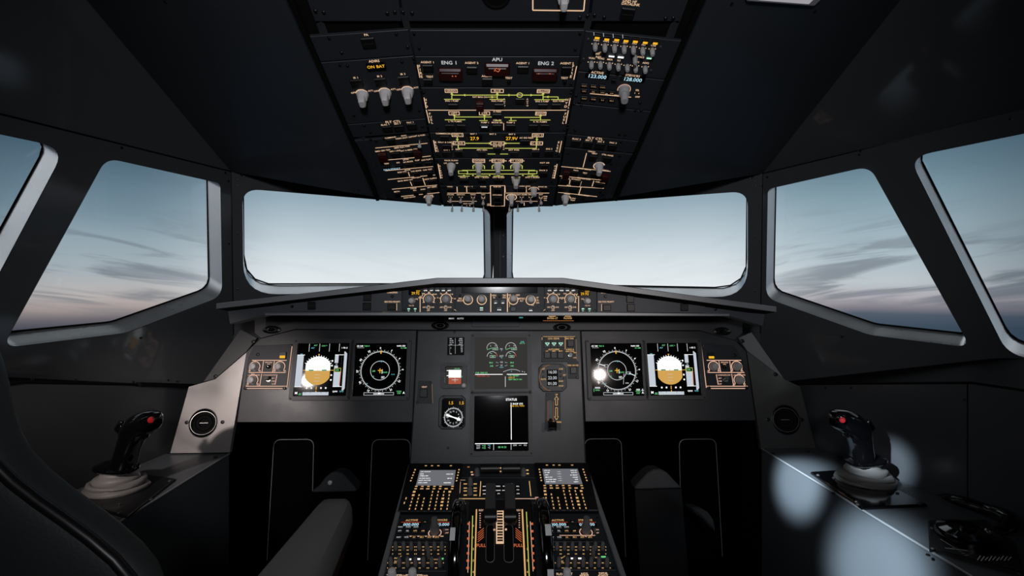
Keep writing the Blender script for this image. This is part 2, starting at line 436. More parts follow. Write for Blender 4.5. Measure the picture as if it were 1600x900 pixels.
TILT = R(13.6)
FM = Fr(pt(777, 580, 1.40), (1, 0, 0), (0, sin(TILT), cos(TILT)))            # main instrument panel
FMC = Fr(FM.w(0, 0, .012), FM.u, FM.v)                                       # centre panel stands proud
FG = Fr(pt(777, 470, 1.28), (1, 0, 0), (0, .05, 1))                          # glareshield face
ob0, ot0 = pt(777, 322, 1.30), pt(777, 45, .833)
FO = Fr(ob0, (1, 0, 0), ot0 - ob0)                                           # overhead, centre column
CANT = R(5)
def side_frame(sg):
    o = FO.w(sg * .148, 0, 0); return Fr(o, (cos(CANT), 0, -sg * sin(CANT)), FO.v)
FOL, FOR_ = side_frame(-1), side_frame(1)
FP = Fr(pt(777, 735, 1.30), (1, 0, 0), (0, cos(R(11.7)), sin(R(11.7))))      # pedestal top
ZC = pt(358, 708, 1.354).z                                                   # side console height
FCN = Fr((0, 1.2, ZC), (1, 0, 0), (0, 1, 0))                                 # console top plane (normal up)

def wall_frames(sg):
    if sg < 0: A, A2, B0 = pt(361, 268, 1.5), pt(364, 470, 1.55), pt(0, 178, 1.0)
    else: A, A2, B0 = pt(1192, 271, 1.5), pt(1189, 470, 1.55), pt(1568, 181, 1.06)
    C = V((0, 1.9, A.z - .06))
    if sg < 0: ua = V((C.x - A.x, C.y - A.y, 0)); ub = V((A.x - B0.x, A.y - B0.y, 0))
    else: ua = V((A.x - C.x, A.y - C.y, 0)); ub = V((B0.x - A.x, B0.y - A.y, 0))
    WA = Fr(A, ua, A - A2); WB = Fr(A, ub, A - A2)
    return A, A2, B0, C, WA, WB
WL, WR = wall_frames(-1), wall_frames(1)
ZTOP = 2.15
def line_at_z(P, Q, z):
    t = (z - P.z) / (Q.z - P.z); return P + (Q - P) * t

# ------------------------------------------------------------------ window outlines, in pixels of the photograph, put on the wall planes
WIN = {
 ('front', -1): ([(378, 294), (766, 326), (768, 456), (380, 461)], [.05, .04, .05, .10]),
 ('front', 1): ([(791, 326), (1169, 298), (1169, 466), (790, 456)], [.04, .05, .10, .05]),
 ('side', -1): ([(166, 246), (345, 286), (348, 463), (196, 521), (2, 545)], [.045, .018, .05, .10, .02]),
 ('side', 1): ([(1199, 295), (1359, 259), (1518, 544), (1358, 524), (1196, 466)], [.018, .045, .02, .10, .05]),
}
def wall_side(sg):
    A, A2, B0, C, WA, WB = WL if sg < 0 else WR
    lo, hi = line_at_z(A, A2, 0.0), line_at_z(A, A2, ZTOP)
    nm = 'left' if sg < 0 else 'right'
    # front wall half, from the corner to the centre post
    p_lo, p_hi = proj(WA, lo), proj(WA, hi)
    clen = abs(proj(WA, C)[0]) * (1 if sg < 0 else -1)
    outer = [p_lo, (clen, p_lo[1]), (clen, p_hi[1]), p_hi]
    q, rad = WIN[('front', sg)]; hole = rpoly([WA.uv(*p) for p in q], rad, 7)
    mb = MB(); mb.prism(WA, outer, -.006, 0, 'liningm', holes=[hole])
    for x, y in ([(371, 281), (371, 452), (382, 275), (371, 365), (520, 298), (372, 290)] if sg < 0 else [(1180, 283), (1180, 455), (1172, 278), (1180, 370), (1040, 301), (1181, 290)]):
        fr = WA.at(x, y); mb.lathe(fr, [(.0032, 0), (.0032, .0012), (.0012, .0016)], 'black', 8)
    struct('wall_front_' + nm, mb)
    wins = [(WA, hole)]
    # side wall with two windows
    p_lo, p_hi = proj(WB, lo), proj(WB, hi); far = (-2.3 if sg < 0 else 2.3)
    outer = [p_lo, p_hi, (far, p_hi[1]), (far, p_lo[1])]
    q, rad = WIN[('side', sg)]; h1 = rpoly([WB.uv(*p) for p in q], rad, 7)
    if sg < 0:
        a = [WB.uv(0, 209), WB.uv(104, 231), WB.uv(-2, 431)]
        d = V(a[2]) - V(a[1]); low = V(a[1]) + d * 1.62; s_ = V(a[0]) - V(a[1]); s_.normalize()
        h2 = [tuple(V(a[1]) + s_ * .62), a[1], tuple(low), tuple(low + s_ * .55 + V((0, -.10)))]
    else:
        a = [WB.uv(1600, 208), WB.uv(1419, 245), WB.uv(1574, 555)]
        s_ = V(a[0]) - V(a[1]); s_.normalize()
        h2 = [tuple(V(a[1]) + s_ * .62), a[1], a[2], tuple(V(a[2]) + s_ * .55 + V((0, -.10)))]
    h2 = rpoly(h2, [.06, .035, .06, .06], 7)
    mb = MB(); mb.prism(WB, outer, -.006, 0, 'lining', holes=[h1, h2])
    scr = [(182, 218), (190, 231), (352, 270), (357, 283), (358, 381), (220, 528)] if sg < 0 else [(1345, 236), (1343, 242), (1199, 277), (1190, 291), (1189, 382), (1316, 526), (1578, 171), (1579, 186)]
    for x, y in scr:
        fr = WB.at(x, y); mb.lathe(fr, [(.0032, 0), (.0032, .0012), (.0012, .0016)], 'black', 8)
    struct('wall_' + nm, mb)
    wins += [(WB, h1), (WB, h2)]
    # dark joint along the corner and under the ceiling lining
    mb = MB(); m0 = line_at_z(A, A2, 1.05)
    mb.tube([m0, A + V((0, 0, .01))], .0018, 'matte', 6)
    mb.tube([A, A + (B0 - A) * 2.6], .0022, 'matte', 6)
    struct('trim_corner_' + nm, mb)
    return wins
WN = 1
for sg in (-1, 1):
    for fr, hole in wall_side(sg):
        n = len(hole); ar = sum(hole[i - 1][0] * hole[i][1] - hole[i][0] * hole[i - 1][1] for i in range(n))
        if ar < 0: hole = hole[::-1]
        cx = sum(p[0] for p in hole) / n; cy = sum(p[1] for p in hole) / n
        dep, sh = (.070, .024) if WN in (1, 4) else (.062, .022)
        ins = []; 
        for i in range(n):
            p = V(hole[i]); t_ = V(hole[(i + 1) % n]) - V(hole[i - 1]); t_.normalize(); ins.append(tuple(p + V((-t_.y, t_.x)) * .0012))
        up = V((0, 0, 1)); ub_ = up.dot(fr.v)
        lvl = lambda c: sh * (-c / dep)
        mb = MB(); K = [(hole, -.0055), (ins, -.0008)]
        rings = [[fr.w(x, y, -.0055) for x, y in hole], [fr.w(x, y, -.0008) for x, y in ins]]
        for j in range(1, 7):
            c = -dep * j / 6; rings.append([fr.w(x, y + lvl(c), c) for x, y in ins])
        rings.append([fr.w(x, y + lvl(-dep), -dep) for x, y in hole]); rings.append([fr.w(x, y, -.0055) for x, y in hole])
        for j in range(len(rings) - 1):
            mb.add(rings[j] + rings[j + 1], [(i, (i + 1) % n, n + (i + 1) % n, n + i) for i in range(n)], 'alu', True)
        wobj = struct('window_%d' % WN, mb); wobj['_o'] = (0, 0, 0)
        fg_ = Fr(fr.w(0, sh, 0), fr.u, fr.v)
        gl = MB(); gl.prism(fg_, ins, -dep + .002, -dep + .006, 'glass'); gl.build('glass_pane', wobj)
        gk = MB(); ctr = [fg_.w(x, y, -dep + .006) for x, y in ins[::2]]; gk.tube(ctr, .0024, 'matte', 6, closed=True); gk.build('gasket', wobj)
        WN += 1

# centre post between the windshields
mb = MB(); zb, zt = 1.0, 1.62
F_ = Fr((0, 1.86, 1.2), (1, 0, 0), (0, 0, 1))
x0, x1 = F_.uv(770, 400)[0], F_.uv(793, 400)[0]
mb.box(F_, x0 + .002, -.25, x1 - .003, .42, -.03, .02, 'liningm', 0, .004)
mb.box(F_, (x0 + x1) / 2 - .0012, -.25, (x0 + x1) / 2 + .0008, .42, .02, .0206, 'bezel')
for z_ in (.03, .12, .2): mb.lathe(F_, [(.003, .02), (.003, .022)], 'black', 8, (x0 + x1) / 2 + .012, z_)
struct('trim_windshield_post', mb)

# ceiling linings
def ceiling_side(sg):
    A, A2, B0, C, WA, WB = WL if sg < 0 else WR
    FS = FOL if sg < 0 else FOR_
    OB = FS.p(603, 309) if sg < 0 else FS.p(947, 309)
    OT = FS.p(478, -30) if sg < 0 else FS.p(1078, -30)
    OB = FS.w(*proj(FS, OB), .004)
    CF = plane3(A, OB, OT); Uu = CF.p(86, -58) if sg < 0 else CF.p(1460, -58)
    Ufix = CF.p(135, 0) if sg < 0 else CF.p(1407, 0)
    Uext = A + (Ufix - A) * 1.35
    sd = (B0 - A).normalized()
    OB2 = OB + (OB - OT).normalized() * .02
    OTx = OB + (OT - OB) * 1.25
    mb = MB(); mb.prism(CF, [proj(CF, p) for p in (A, OB, OTx, Uext)], -.012, 0, 'ceiling')
    for x, y in ([(470, 45), (258, 3), (600, 218), (376, 272), (560, 297)] if sg < 0 else [(1074, 52), (1143, 6), (1273, 18), (965, 292), (1176, 276)]):
        fr = CF.at(x, y); mb.lathe(fr, [(.0032, 0), (.0032, .0012), (.0012, .0016)], 'black', 8)
    struct('ceiling_front_' + ('left' if sg < 0 else 'right'), mb)
    CS = plane3(A, B0, Uext, u=sd); far = A + sd * 2.2
    mb = MB(); mb.prism(CS, [proj(CS, p) for p in (A, far, Uext + sd * 1.2, Uext)], -.012, 0, 'lining')
    struct('ceiling_side_' + ('left' if sg < 0 else 'right'), mb)
    return CF
CFL, CFR = ceiling_side(-1), ceiling_side(1)
FLOORF = Fr((0, 0, 0), (1, 0, 0), (0, 1, 0))
mb = MB(); mb.box(FLOORF, -1.8, -.6, 1.8, 2.1, ZTOP, ZTOP + .05, 'ceiling'); struct('ceiling', mb)
mb = MB(); mb.box(FLOORF, -1.8, -.6, 1.8, 2.1, -.05, 0, 'floor'); struct('floor', mb)
mb = MB(); mb.box(Fr((0, -.55, 0), (1, 0, 0), (0, 0, 1)), -1.8, 0, 1.8, ZTOP, 0, .05, 'ceiling'); struct('wall_back', mb)

# lower side lining above the consoles
def lining(sg):
    P0, P1 = V((-.913 * -sg, 1.354, ZC)), V((-.987 * -sg, .916, ZC))
    P0.x = sg * .913; P1.x = sg * .987
    u = (P0 - P1) if sg < 0 else (P1 - P0); FL = Fr(P0, (u.x, u.y, 0), (0, 0, 1))
    if sg < 0: t0, t1 = FL.uv(300, 603), FL.uv(35, 597); far = -1.75
    else: t0, t1 = FL.uv(1256, 600), FL.uv(1520, 598); far = 1.75
    k = (t1[1] - t0[1]) / (t1[0] - t0[0]); tf = (far, t0[1] + k * (far - t0[0]) * .35)
    end = .20 if sg < 0 else -.20; te = (end, t0[1] + k * (end - t0[0]))
    mb = MB(); zf = -ZC
    mb.prism(FL, [(far, zf), (end, zf), te, t1, tf], -.02, 0, 'lower')
    # ledge back to the window wall
    WB = (WL if sg < 0 else WR)[5]
    for a, b in ((te, t1), (t1, tf)):
        q0, q1 = FL.w(*a), FL.w(*b)
        r0, r1 = WB.w(*proj(WB, q0)), WB.w(*proj(WB, q1))
        mb.add([q0, q1, r1, r0], [(0, 1, 2, 3)], 'matte')
    mb.tube([FL.w(*te, .001), FL.w(*t1, .001), FL.w(*tf, .001)], .003, 'matte', 6)
    if sg > 0:
        a = FL.uv(1512, 700)[0]; mb.box(FL, a - .001, -.2, a + .001, t1[1], 0, .0008, 'matte')
        for yy in (625,): mb.lathe(FL.at(1507, yy), [(.003, 0), (.003, .001)], 'black', 8)
    sc = [(50, 592), (118, 594), (208, 597), (262, 594)] if sg < 0 else [(1290, 606), (1330, 606)]
    for x, y in sc: mb.lathe(FL.at(x, y), [(.0028, 0), (.0028, .0022), (.001, .003)], 'black', 8)
    struct('wall_lower_' + ('left' if sg < 0 else 'right'), mb)
    return FL
FLL, FLR = lining(-1), lining(1)
# forward bulkhead of the footwells
mb = MB(); mb.box(Fr((0, 1.53, 0), (1, 0, 0), (0, 0, 1)), -.80, 0, .80, .96, -.02, 0, 'matte')
for s_ in (-1, 1): mb.box(Fr((s_ * .79, 1.40, 0), (0, 1, 0), (0, 0, 1)), 0, 0, .13, .82, -.01, .01, 'matte'); struct('wall_forward_bulkhead', mb)
# ------------------------------------------------------------------ shared control builders
def screw(parent, fr, px, py, r=2.2, m='black', name='screw'):
    k = fr.su(px, py) * r; f = fr.at(px, py); mb = MB()
    mb.lathe(f, [(k, .0002), (k, .0016), (k * .75, .0024), (k * .45, .0024), (k * .4, .0012)], m, 10); return mb.build(name, parent)
def button(parent, fr, x0, y0, x1, y1, name='push_button', h=.004, legend=None, lm='warmdim', lm2=None, seam=True, m='black'):
    a0, b0, a1, b1 = fr.rect(x0, y0, x1, y1); k = (a1 - a0)
    mb = MB(); mb.box(fr, a0, b0, a1, b1, .0, h, m, k * .06, k * .07)
    if seam: mb.frect(fr, a0 + k * .12, (b0 + b1) / 2 - k * .015, a1 - k * .12, (b0 + b1) / 2 + k * .015, h + .0003, 'bezel')
    if legend: mb.text(fr, (a0 + a1) / 2, b0 + (b1 - b0) * .27, legend, min((b1 - b0) * .26, k * .28), h + .0005, lm, sq=.9)
    if lm2: mb.frect(fr, a0 + k * .2, b0 + (b1 - b0) * .60, a1 - k * .2, b0 + (b1 - b0) * .82, h + .0005, lm2)
    return mb.build(name, parent)
def selector(parent, fr, px, py, r, h=.022, ang=0., m='knob', name='rotary_selector'):
    """round skirt with a tall tapered pointer bar"""
    k = fr.su(px, py) * r; f = fr.at(px, py); f = Fr(f.o, f.u * cos(ang) + f.v * sin(ang), f.v * cos(ang) - f.u * sin(ang)); mb = MB()
    mb.lathe(f, [(k * 1.05, 0), (k * 1.05, h * .12), (k * .92, h * .22), (k * .88, h * .40), (k * .80, h * .46)], m, 24)
    b0 = h * .40; rings = []
    for c, wx, wy in ((b0, .60, .84), (h * .75, .56, .80), (h * .94, .52, .74), (h, .42, .62)):
        rings.append([f.w(x, y, c) for x, y in rrect(-k * wx, -k * wy, k * wx, k * wy, k * .25, 2)])
    mb.loft(rings, m); mb.frect(f, -k * .05, 0, k * .05, k * .58, h + .0003, 'mark')
    return mb.build(name, parent)
def round_knob(parent, fr, px, py, r, h=.018, m='knob', name='knob', ring=None, flute=True):
    k = fr.su(px, py) * r; f = fr.at(px, py); mb = MB(); n = 32; prof = [(1.0, 0), (1.0, .10), (.86, .16), (.82, .80), (.74, .96), (.60, 1.0), (0.0001, 1.0)]
    rings = []
    for rr, c in prof:
        rings.append([f.w(k * rr * (1 + (.05 if flute and .1 < c < .9 and (i // 2) % 2 else 0)) * cos(2 * pi * i / n), k * rr * (1 + (.05 if flute and .1 < c < .9 and (i // 2) % 2 else 0)) * sin(2 * pi * i / n), c * h) for i in range(n)])
    mb.loft(rings, m, cap=False); mb.frect(f, -k * .05, k * .15, k * .05, k * .55, h + .0003, 'mark')
    return mb.build(name, parent)
def dual_knob(parent, fr, px, py, r, h=.026, m='knobd', name='dual_tuning_knob'):
    k = fr.su(px, py) * r; f = fr.at(px, py); mb = MB()
    mb.lathe(f, [(k, 0), (k, .40 * h), (k * .92, .46 * h), (k * .70, .46 * h), (k * .68, .92 * h), (k * .60, h), (.0001, h)], m, 28)
    return mb.build(name, parent)
def toggle(parent, fr, px, py, r=2.2, h=.016, m='knob', name='toggle_switch', lean=0.3, ln=0.):
    k = fr.su(px, py) * r; f = fr.at(px, py); mb = MB()
    mb.lathe(f, [(k * 1.3, 0), (k * 1.3, .0015), (k * .8, .002)], 'chrome', 12)
    tip = f.w(ln * h, lean * h, h); a = f.w(0, 0, .001); d = tip - a
    mb.tube([a, a + d * .35, a + d * .5, a + d * .95, a + d], [k * .35, k * .45, k * .85, k * 1.05, k * .55], m, 10)
    return mb.build(name, parent)
def cap_knob(parent, fr, px, py, r, h=.016, m='knobm', name='volume_knob'):
    """small tapered push pull knob of the audio panels"""
    k = fr.su(px, py) * r; f = fr.at(px, py); mb = MB()
    mb.lathe(f, [(k * .8, 0), (k * .8, h * .2), (k, h * .25), (k * .86, h * .9), (k * .6, h), (.0001, h)], m, 14)
    return mb.build(name, parent)
def guard(parent, fr, x0, y0, x1, y1, h=.012, name='red_switch_guard'):
    a0, b0, a1, b1 = fr.rect(x0, y0, x1, y1); k = a1 - a0; mb = MB()
    mb.box(fr, a0, b0, a1, b1, 0, h, 'red', k * .08, k * .07)
    mb.box(fr, a0 + k * .12, b0 + (b1 - b0) * .18, a1 - k * .12, b1 - (b1 - b0) * .2, h, h + .002, 'red', k * .04, k * .02)
    o = mb.build(name, parent); return o
def px_mark(parent, mb, name='lit_markings'): return mb.build(name, parent)

# ------------------------------------------------------------------ glareshield
def glareshield():
    t = thing('glareshield', 'wide dark glareshield hood spanning the cockpit under the windshields', 'glareshield', FG.w(0, -.05, 0))
    G2 = Fr(pt(777, 470, 1.235), (1, 0, 0), (0, 0, 1))
    lip = [(338, 475), (683, 435), (880, 435), (1213, 480)]; n = len(lip)
    T = [G2.p(x, y) for x, y in lip]; Bm = [G2.p(x, y + 7.5) for x, y in lip]
    back = [V((T[0].x * .97, 1.50, T[0].z - .045)), V((T[1].x, 1.80, T[1].z - .13)), V((T[2].x, 1.80, T[2].z - .13)), V((T[3].x * .97, 1.50, T[3].z - .045))]
    bb = [p - V((0, 0, .012)) for p in back]
    ch = V((0, .003, 0)); T2 = [p + ch + V((0, 0, .0015)) for p in T]
    mb = MB()
    for i in range(n - 1):
        mb.add([Bm[i], Bm[i + 1], T[i + 1], T[i]], [(0, 1, 2, 3)], 'lip')
        mb.add([T[i], T[i + 1], T2[i + 1], T2[i]], [(0, 1, 2, 3)], 'lip')
        mb.add([T2[i], T2[i + 1], back[i + 1], back[i]], [(0, 1, 2, 3)], 'matte')
        mb.add([Bm[i + 1], Bm[i], bb[i], bb[i + 1]], [(0, 1, 2, 3)], 'matte')
    mb.add([Bm[0], T[0], T2[0], back[0], bb[0]], [(0, 1, 2, 3, 4)], 'lip'); mb.add([Bm[3], bb[3], back[3], T2[3], T[3]], [(0, 1, 2, 3, 4)], 'lip')
    mb.build('hood', t)
    # face board with flared ends, shelf and bottom rail
    mb = MB()
    mb.pxprism(FG, [(354, 482), (683, 443), (880, 443), (1197, 487), (1194, 510), (1137, 493), (417, 492), (357, 507)], -.05, -.004, 'glare', .002)
    mb.build('face_board', t)
    mb = MB(); mb.pxprism(FG, [(417, 489), (640, 487.5), (930, 487.5), (1137, 490), (1137, 494), (417, 493)], -.01, .012, 'lip', .002); mb.build('bottom_rail', t)
    mb = MB()
    FA = Fr(FM.w(0, 0, .004), FM.u, FM.v)
    mb.pxprism(FA, [(398, 484), (1160, 484), (1160, 520), (1147, 531), (1094, 516), (908, 515.5), (650, 515), (461, 514), (408, 528), (398, 520)], -.03, 0, 'bezel')
    mb.build('under_fascia', t)
    for x, y in ((457, 479), (1118, 483)): screw(t, FG, x, y, 2.4)
    # small eyeball lamps under the hood
    for x, y in ((425, 515.5), (688, 509), (878, 512), (1128, 518)):
        f = FA.at(x, y, .001); mb = MB(); k = FA.su(x, y)
        mb.lathe(f, [(14 * k, 0), (14 * k, .004), (11 * k, .006), (8 * k, .003)], 'black', 20, ex=.45)
        mb.lathe(f, [(6 * k, .004), (5 * k, .008), (2 * k, .010), (.0001, .010)], 'gloss', 14, ex=.5); mb.build('eyeball_lamp', t)
    return t
glareshield()

def gtext_row(mb, fr, xs, y, words, h, m): 
    for x, wd in zip(xs, words): mb.pt_(fr, x, y, wd, h, m)

def wing_panel(sg):
    if sg < 0:
        t = thing('glareshield_side_panel', 'blank blue-grey plate with dark square buttons on the left half of the glareshield', 'control panel', FG.p(540, 487), 'glareshield side panels')
        pts = [(453.5, 473.5), (628, 449), (628, 486.5), (453.5, 486.5)]
        bt = [(481, 471.5, 493.5, 484), (568, 459.5, 580.5, 470.5), (567, 473, 580, 485)]; cx, cy, bx, by = 613, 463, 612, 480; lx = 613
    else:
        t = thing('glareshield_side_panel', 'blank blue-grey plate with dark square buttons on the right half of the glareshield', 'control panel', FG.p(1020, 487), 'glareshield side panels')
        pts = [(933, 449), (1102, 477), (1102, 489), (933, 487.5)]
        bt = [(1063, 474.5, 1075, 486), (978.5, 461.5, 990.5, 473), (979.5, 475, 991.5, 486.5)]; cx, cy, bx, by = 946, 463, 948, 481; lx = 947
    mb = MB(); mb.pxprism(FG, pts, -.004, .001, 'glare', .0008); mb.build('face_plate', t)
    f = Fr(FG.w(0, 0, .001), FG.u, FG.v)
    for b in bt: button(t, f, *b)
    button(t, f, bx - 6.5, by - 5, bx + 6.5, by + 5)
    mb = MB(); mb.lathe(f.at(cx, cy), [(.0042, 0), (.0042, .003), (.003, .004), (.0001, .004)], 'black', 14); mb.build('chrono_button', t)
    mk = MB(); mk.pt_(f, lx, 457, 'CHRONO', 2.6, 'warm'); mk.pt_(f, lx, 471.5, 'SIDE STICK PRIORITY', 2.4, 'warm', sq=.75)
    mk.pl(f, bx - 8, by - 6, bx - 8 if sg > 0 else bx + 8, by + 5, .7) if sg > 0 else mk.pl(f, bx + 8, by - 6, bx + 8, by + 5, .7)
    if sg < 0: mk.pl(f, 597, 488, 628, 488, .7)
    mk.build('lit_markings', t)
wing_panel(-1); wing_panel(1)

FG1 = Fr(FG.w(0, 0, .002), FG.u, FG.v)
def efis(sg):
    f = FG1
    if sg < 0:
        t = thing('flight_instrument_control_panel', 'lit knob panel with amber 29.92 window on the left of the glareshield', 'control panel', FG.p(670, 487), 'flight instrument control panels')
        x0, x1 = 629, 711; dsp = (638.7, 452.3, 658, 461.3); bar = (644, 470); fd = (639, 649); kn = (670, 697); bs = (665, 674.6, 683.7, 692.9, 702.2); vx = 656.5
    else:
        t = thing('flight_instrument_control_panel', 'lit knob panel with amber 29.92 window on the right of the glareshield', 'control panel', FG.p(890, 487), 'flight instrument control panels')
        x0, x1 = 851, 932; dsp = (903, 453, 921.7, 462.3); bar = (917, 470.5); fd = (910.5, 920.7); kn = (891, 864); bs = (858.4, 867.6, 877, 886.3, 895.6); vx = 904
    mb = MB(); ty = (447.5, 443) if sg < 0 else (443, 448.5)
    mb.pxprism(FG, [(x0, ty[0]), (x1, ty[1]), (x1, 488), (x0, 488)], -.004, .002, 'plate', .0008); mb.build('face_plate', t)
    mb = MB(); mb.pxbox(f, *dsp, 0, .0012, 'lens', .001, .0004); d = mb.build('pressure_display', t)
    mb = MB(); mb.pt_(f, (dsp[0] + dsp[2]) / 2 + 1, dsp[3] - 3.2, '29.92', 4.0, 'amber', .0018); mb.pt_(f, dsp[2] - 4.5, dsp[1] + 2.3, 'QNH', 2.0, 'amber', .0018); mb.build('digits', d)
    round_knob(t, f, *bar, 5.2, .020, 'knob', 'baro_knob')
    for x, s_ in zip(fd, ('FD', 'LS')): button(t, f, x - 3.4, 480.5, x + 3.4, 488 - .5, h=.003, legend=s_, lm='mint', lm2='mint', seam=False)
    for x, s_ in zip(bs, ('CSTR', 'WPT', 'VORD', 'NDB', 'ARPT')): button(t, f, x - 3.6, 448.8, x + 3.6, 456, h=.003, legend=s_, lm='white', seam=False)
    for x in kn: round_knob(t, f, x, 467.5, 7.0, .016, 'knobm', 'range_knob')
    for x in (669.3, 696.3) if sg < 0 else (864, 891): toggle(t, f, x, 480.3, 1.7, .010, 'knob', lean=.1)
    mk = MB()
    for i, x in enumerate(kn):
        mk.parc(f, x, 467.5, 8.6, 1.0, -40, 220)
        for a_ in range(-30, 211, 40): mk.pl(f, x + 9 * cos(R(a_)), 467.5 - 9 * sin(R(a_)), x + 11 * cos(R(a_)), 467.5 - 11 * sin(R(a_)), .8)
    wds = (('ROSE', 'NAV', 'ARC', 'PLAN'), ('10', '20', '40', '80', '160'))
    for i, x in enumerate(kn):
        for j, s_ in enumerate(wds[i]):
            a_ = R(170 - j * 42); mk.pt_(f, x + 13.5 * cos(a_), 467 - 10.5 * sin(a_), s_, 2.0, 'warm', sq=.85)
    mk.pl(f, vx, 462.5, vx, 487.5, 1.1); mk.pl(f, kn[0] - (9 if sg < 0 else -9), 460, vx + (2 if sg < 0 else -2), 464, .8)
    for x in ((669.3, 696.3) if sg < 0 else (864, 891)):
        mk.pt_(f, x - 6.5, 480, 'ADF', 2.1, 'warm', sq=.9); mk.pt_(f, x + 6.5, 480, 'VOR', 2.1, 'warm', sq=.9); mk.pt_(f, x, 485, 'OFF', 2.0, 'warm'); mk.parc(f, x, 480.3, 2.6, .6)
    mk.pt_(f, bar[0] + (7 if sg < 0 else -7), 467, 'inHg', 2.0, 'warm', sq=.8); mk.pt_(f, bar[0] - (1 if sg < 0 else -1), 477.5, 'PULL STD', 1.6, 'warm', sq=.8)
    if sg > 0: mk.pl(f, 851, 488.3, 928, 488.3, 1.0)
    mk.parc(f, x0 + 1 if sg > 0 else x1 - 1, 486.5, 2.6, .7, 0, 180)
    mk.build('lit_markings', t)
    for x, y in ((x0 + 2.4, 486), (x1 - 2.4, 486), (x0 + 2.4, ty[0] + 3), (x1 - 2.4, ty[1] + 3)): screw(t, f, x, y, 2.4)
efis(-1); efis(1)
def autopilot():
    f = FG1
    t = thing('autopilot_control_panel', 'autopilot panel with long black display window in the middle of the glareshield', 'control panel', FG.p(780, 487))
    mb = MB(); mb.pxprism(FG, [(712, 443), (850, 443), (850, 488), (712, 488)], -.004, .002, 'plate', .0008); mb.build('face_plate', t)
    mb = MB(); mb.pxbox(f, 721.6, 444.6, 840, 458, 0, .0015, 'lens', 0, .0006); mb.build('display_window', t)
    for x, y in ((731.3, 467), (752.8, 467), (802, 466.5), (829, 467.5)):
        round_knob(t, f, x, y, 6.2, .022, 'knob', 'setting_knob')
    mk = MB()
    for x, y in ((731.3, 468.5), (752.8, 468.5), (802, 468.5), (829, 469)): mk.parc(f, x, y, 7.2, 1.2)
    mk.pl(f, 766.8, 458.5, 766.8, 487.5, 1.4); mk.pl(f, 792.8, 458.5, 792.8, 487.5, 1.4)
    for x, y, s_ in ((719, 466.5, 'SPD'), (719, 469.8, 'MACH'), (772, 461.5, 'HDG'), (772, 465, 'VS'), (788, 461.5, 'TRK'), (788, 465, 'FPA'), (815, 466.5, 'METRIC'), (815, 470, 'ALT'), (839.5, 465, 'UP'), (839.5, 469, 'LVL'), (840, 473, 'DN'), (796, 461, '100'), (809, 461, '1000'), (832, 476.5, 'V/S')):
        mk.pt_(f, x, y, s_, 2.6, 'warm', sq=.85)
    mk.pl(f, 796, 472, 796, 480, .5); mk.pl(f, 834, 458.5, 834, 487, .0001)
    mk.build('lit_markings', t)
    for x, y, s_, a_ in ((774.5, 472, 'AP1', 3.8), (785.7, 472, 'AP2', 3.8), (780, 482.6, 'ATHR', 4.6), (802, 482.8, 'EXPD', 4), (829, 483.6, 'APPR', 4), (752.4, 482.7, 'LOC', 4)):
        button(t, f, x - a_, y - 3.6, x + a_, y + 3.6, h=.004, legend=None if s_ == 'EXPD' else s_, lm='white', seam=False, lm2='mint' if s_ == 'LOC' else None)
    round_knob(t, f, 780.5, 463.5, 2, .006, 'black', 'selector_push_button'); round_knob(t, f, 718.5, 462, 2, .006, 'black', 'selector_push_button')
    for x, y in ((714.5, 486), (847.5, 486), (714.5, 446), (847.5, 446), (718.6, 478), (842.5, 478.5)): screw(t, f, x, y, 2.2 if y != 478 else 1.4)
autopilot()
def fascia_annun():
    FA = Fr(FM.w(0, 0, .0045), FM.u, FM.v)
    t = thing('annunciator_strip', 'dim grey lit switch strip under the glareshield left of centre', 'control panel', FA.p(713, 500))
    mb = MB(); mb.pxbox(FA, 698, 493, 728, 501, 0, .004, 'black', .001, .001); mb.build('housing', t)
    mb = MB(); mb.pt_(FA, 705.5, 498, 'MAN', 2.6, 'dimwhite', .0045); mb.pt_(FA, 719.5, 498, 'AUTO', 2.6, 'dimwhite', .0045); mb.build('lit_markings', t)
    t = thing('annunciator_strip', 'amber lit lighting strip under the glareshield right of centre', 'control panel', FA.p(872, 500))
    mb = MB(); mb.pxbox(FA, 846, 492.5, 898, 501.5, 0, .004, 'black', .001, .001); mb.build('housing', t)
    mb = MB()
    mb.pt_(FA, 863, 497.5, 'INTEG LT', 3.0, 'gold', .0045, sq=.9); mb.pt_(FA, 887, 497.5, 'FLOOD', 3.0, 'gold', .0045, sq=.9)
    mb.pl(FA, 848, 501.5, 896, 501.5, .8, 'ember', .0045); mb.pr(FA, 857, 493.5, 868, 495, 'gold', .0045); mb.pr(FA, 882, 493.5, 892, 495, 'gold', .0045); mb.build('lit_markings', t)
    mb = MB(); mb.pxbox(FA, 871, 494, 879, 500, .004, .0055, 'lens', .0005, .0005); mb.build('dimmer_switch', t)
    t = thing('slot_recess', 'shallow grey rounded recess under the glareshield above the upper centre display', 'slot', FA.p(780, 510))
    mb = MB(); mb.pxbox(FA, 737, 496, 812, 511, 0, .003, 'glare', .006, .001); mb.build('cover', t)
    mb = MB(); mb.pr(FA, 811, 495.5, 817, 497.5, 'teal', .0035); mb.build('indicator_light', t)
fascia_annun()

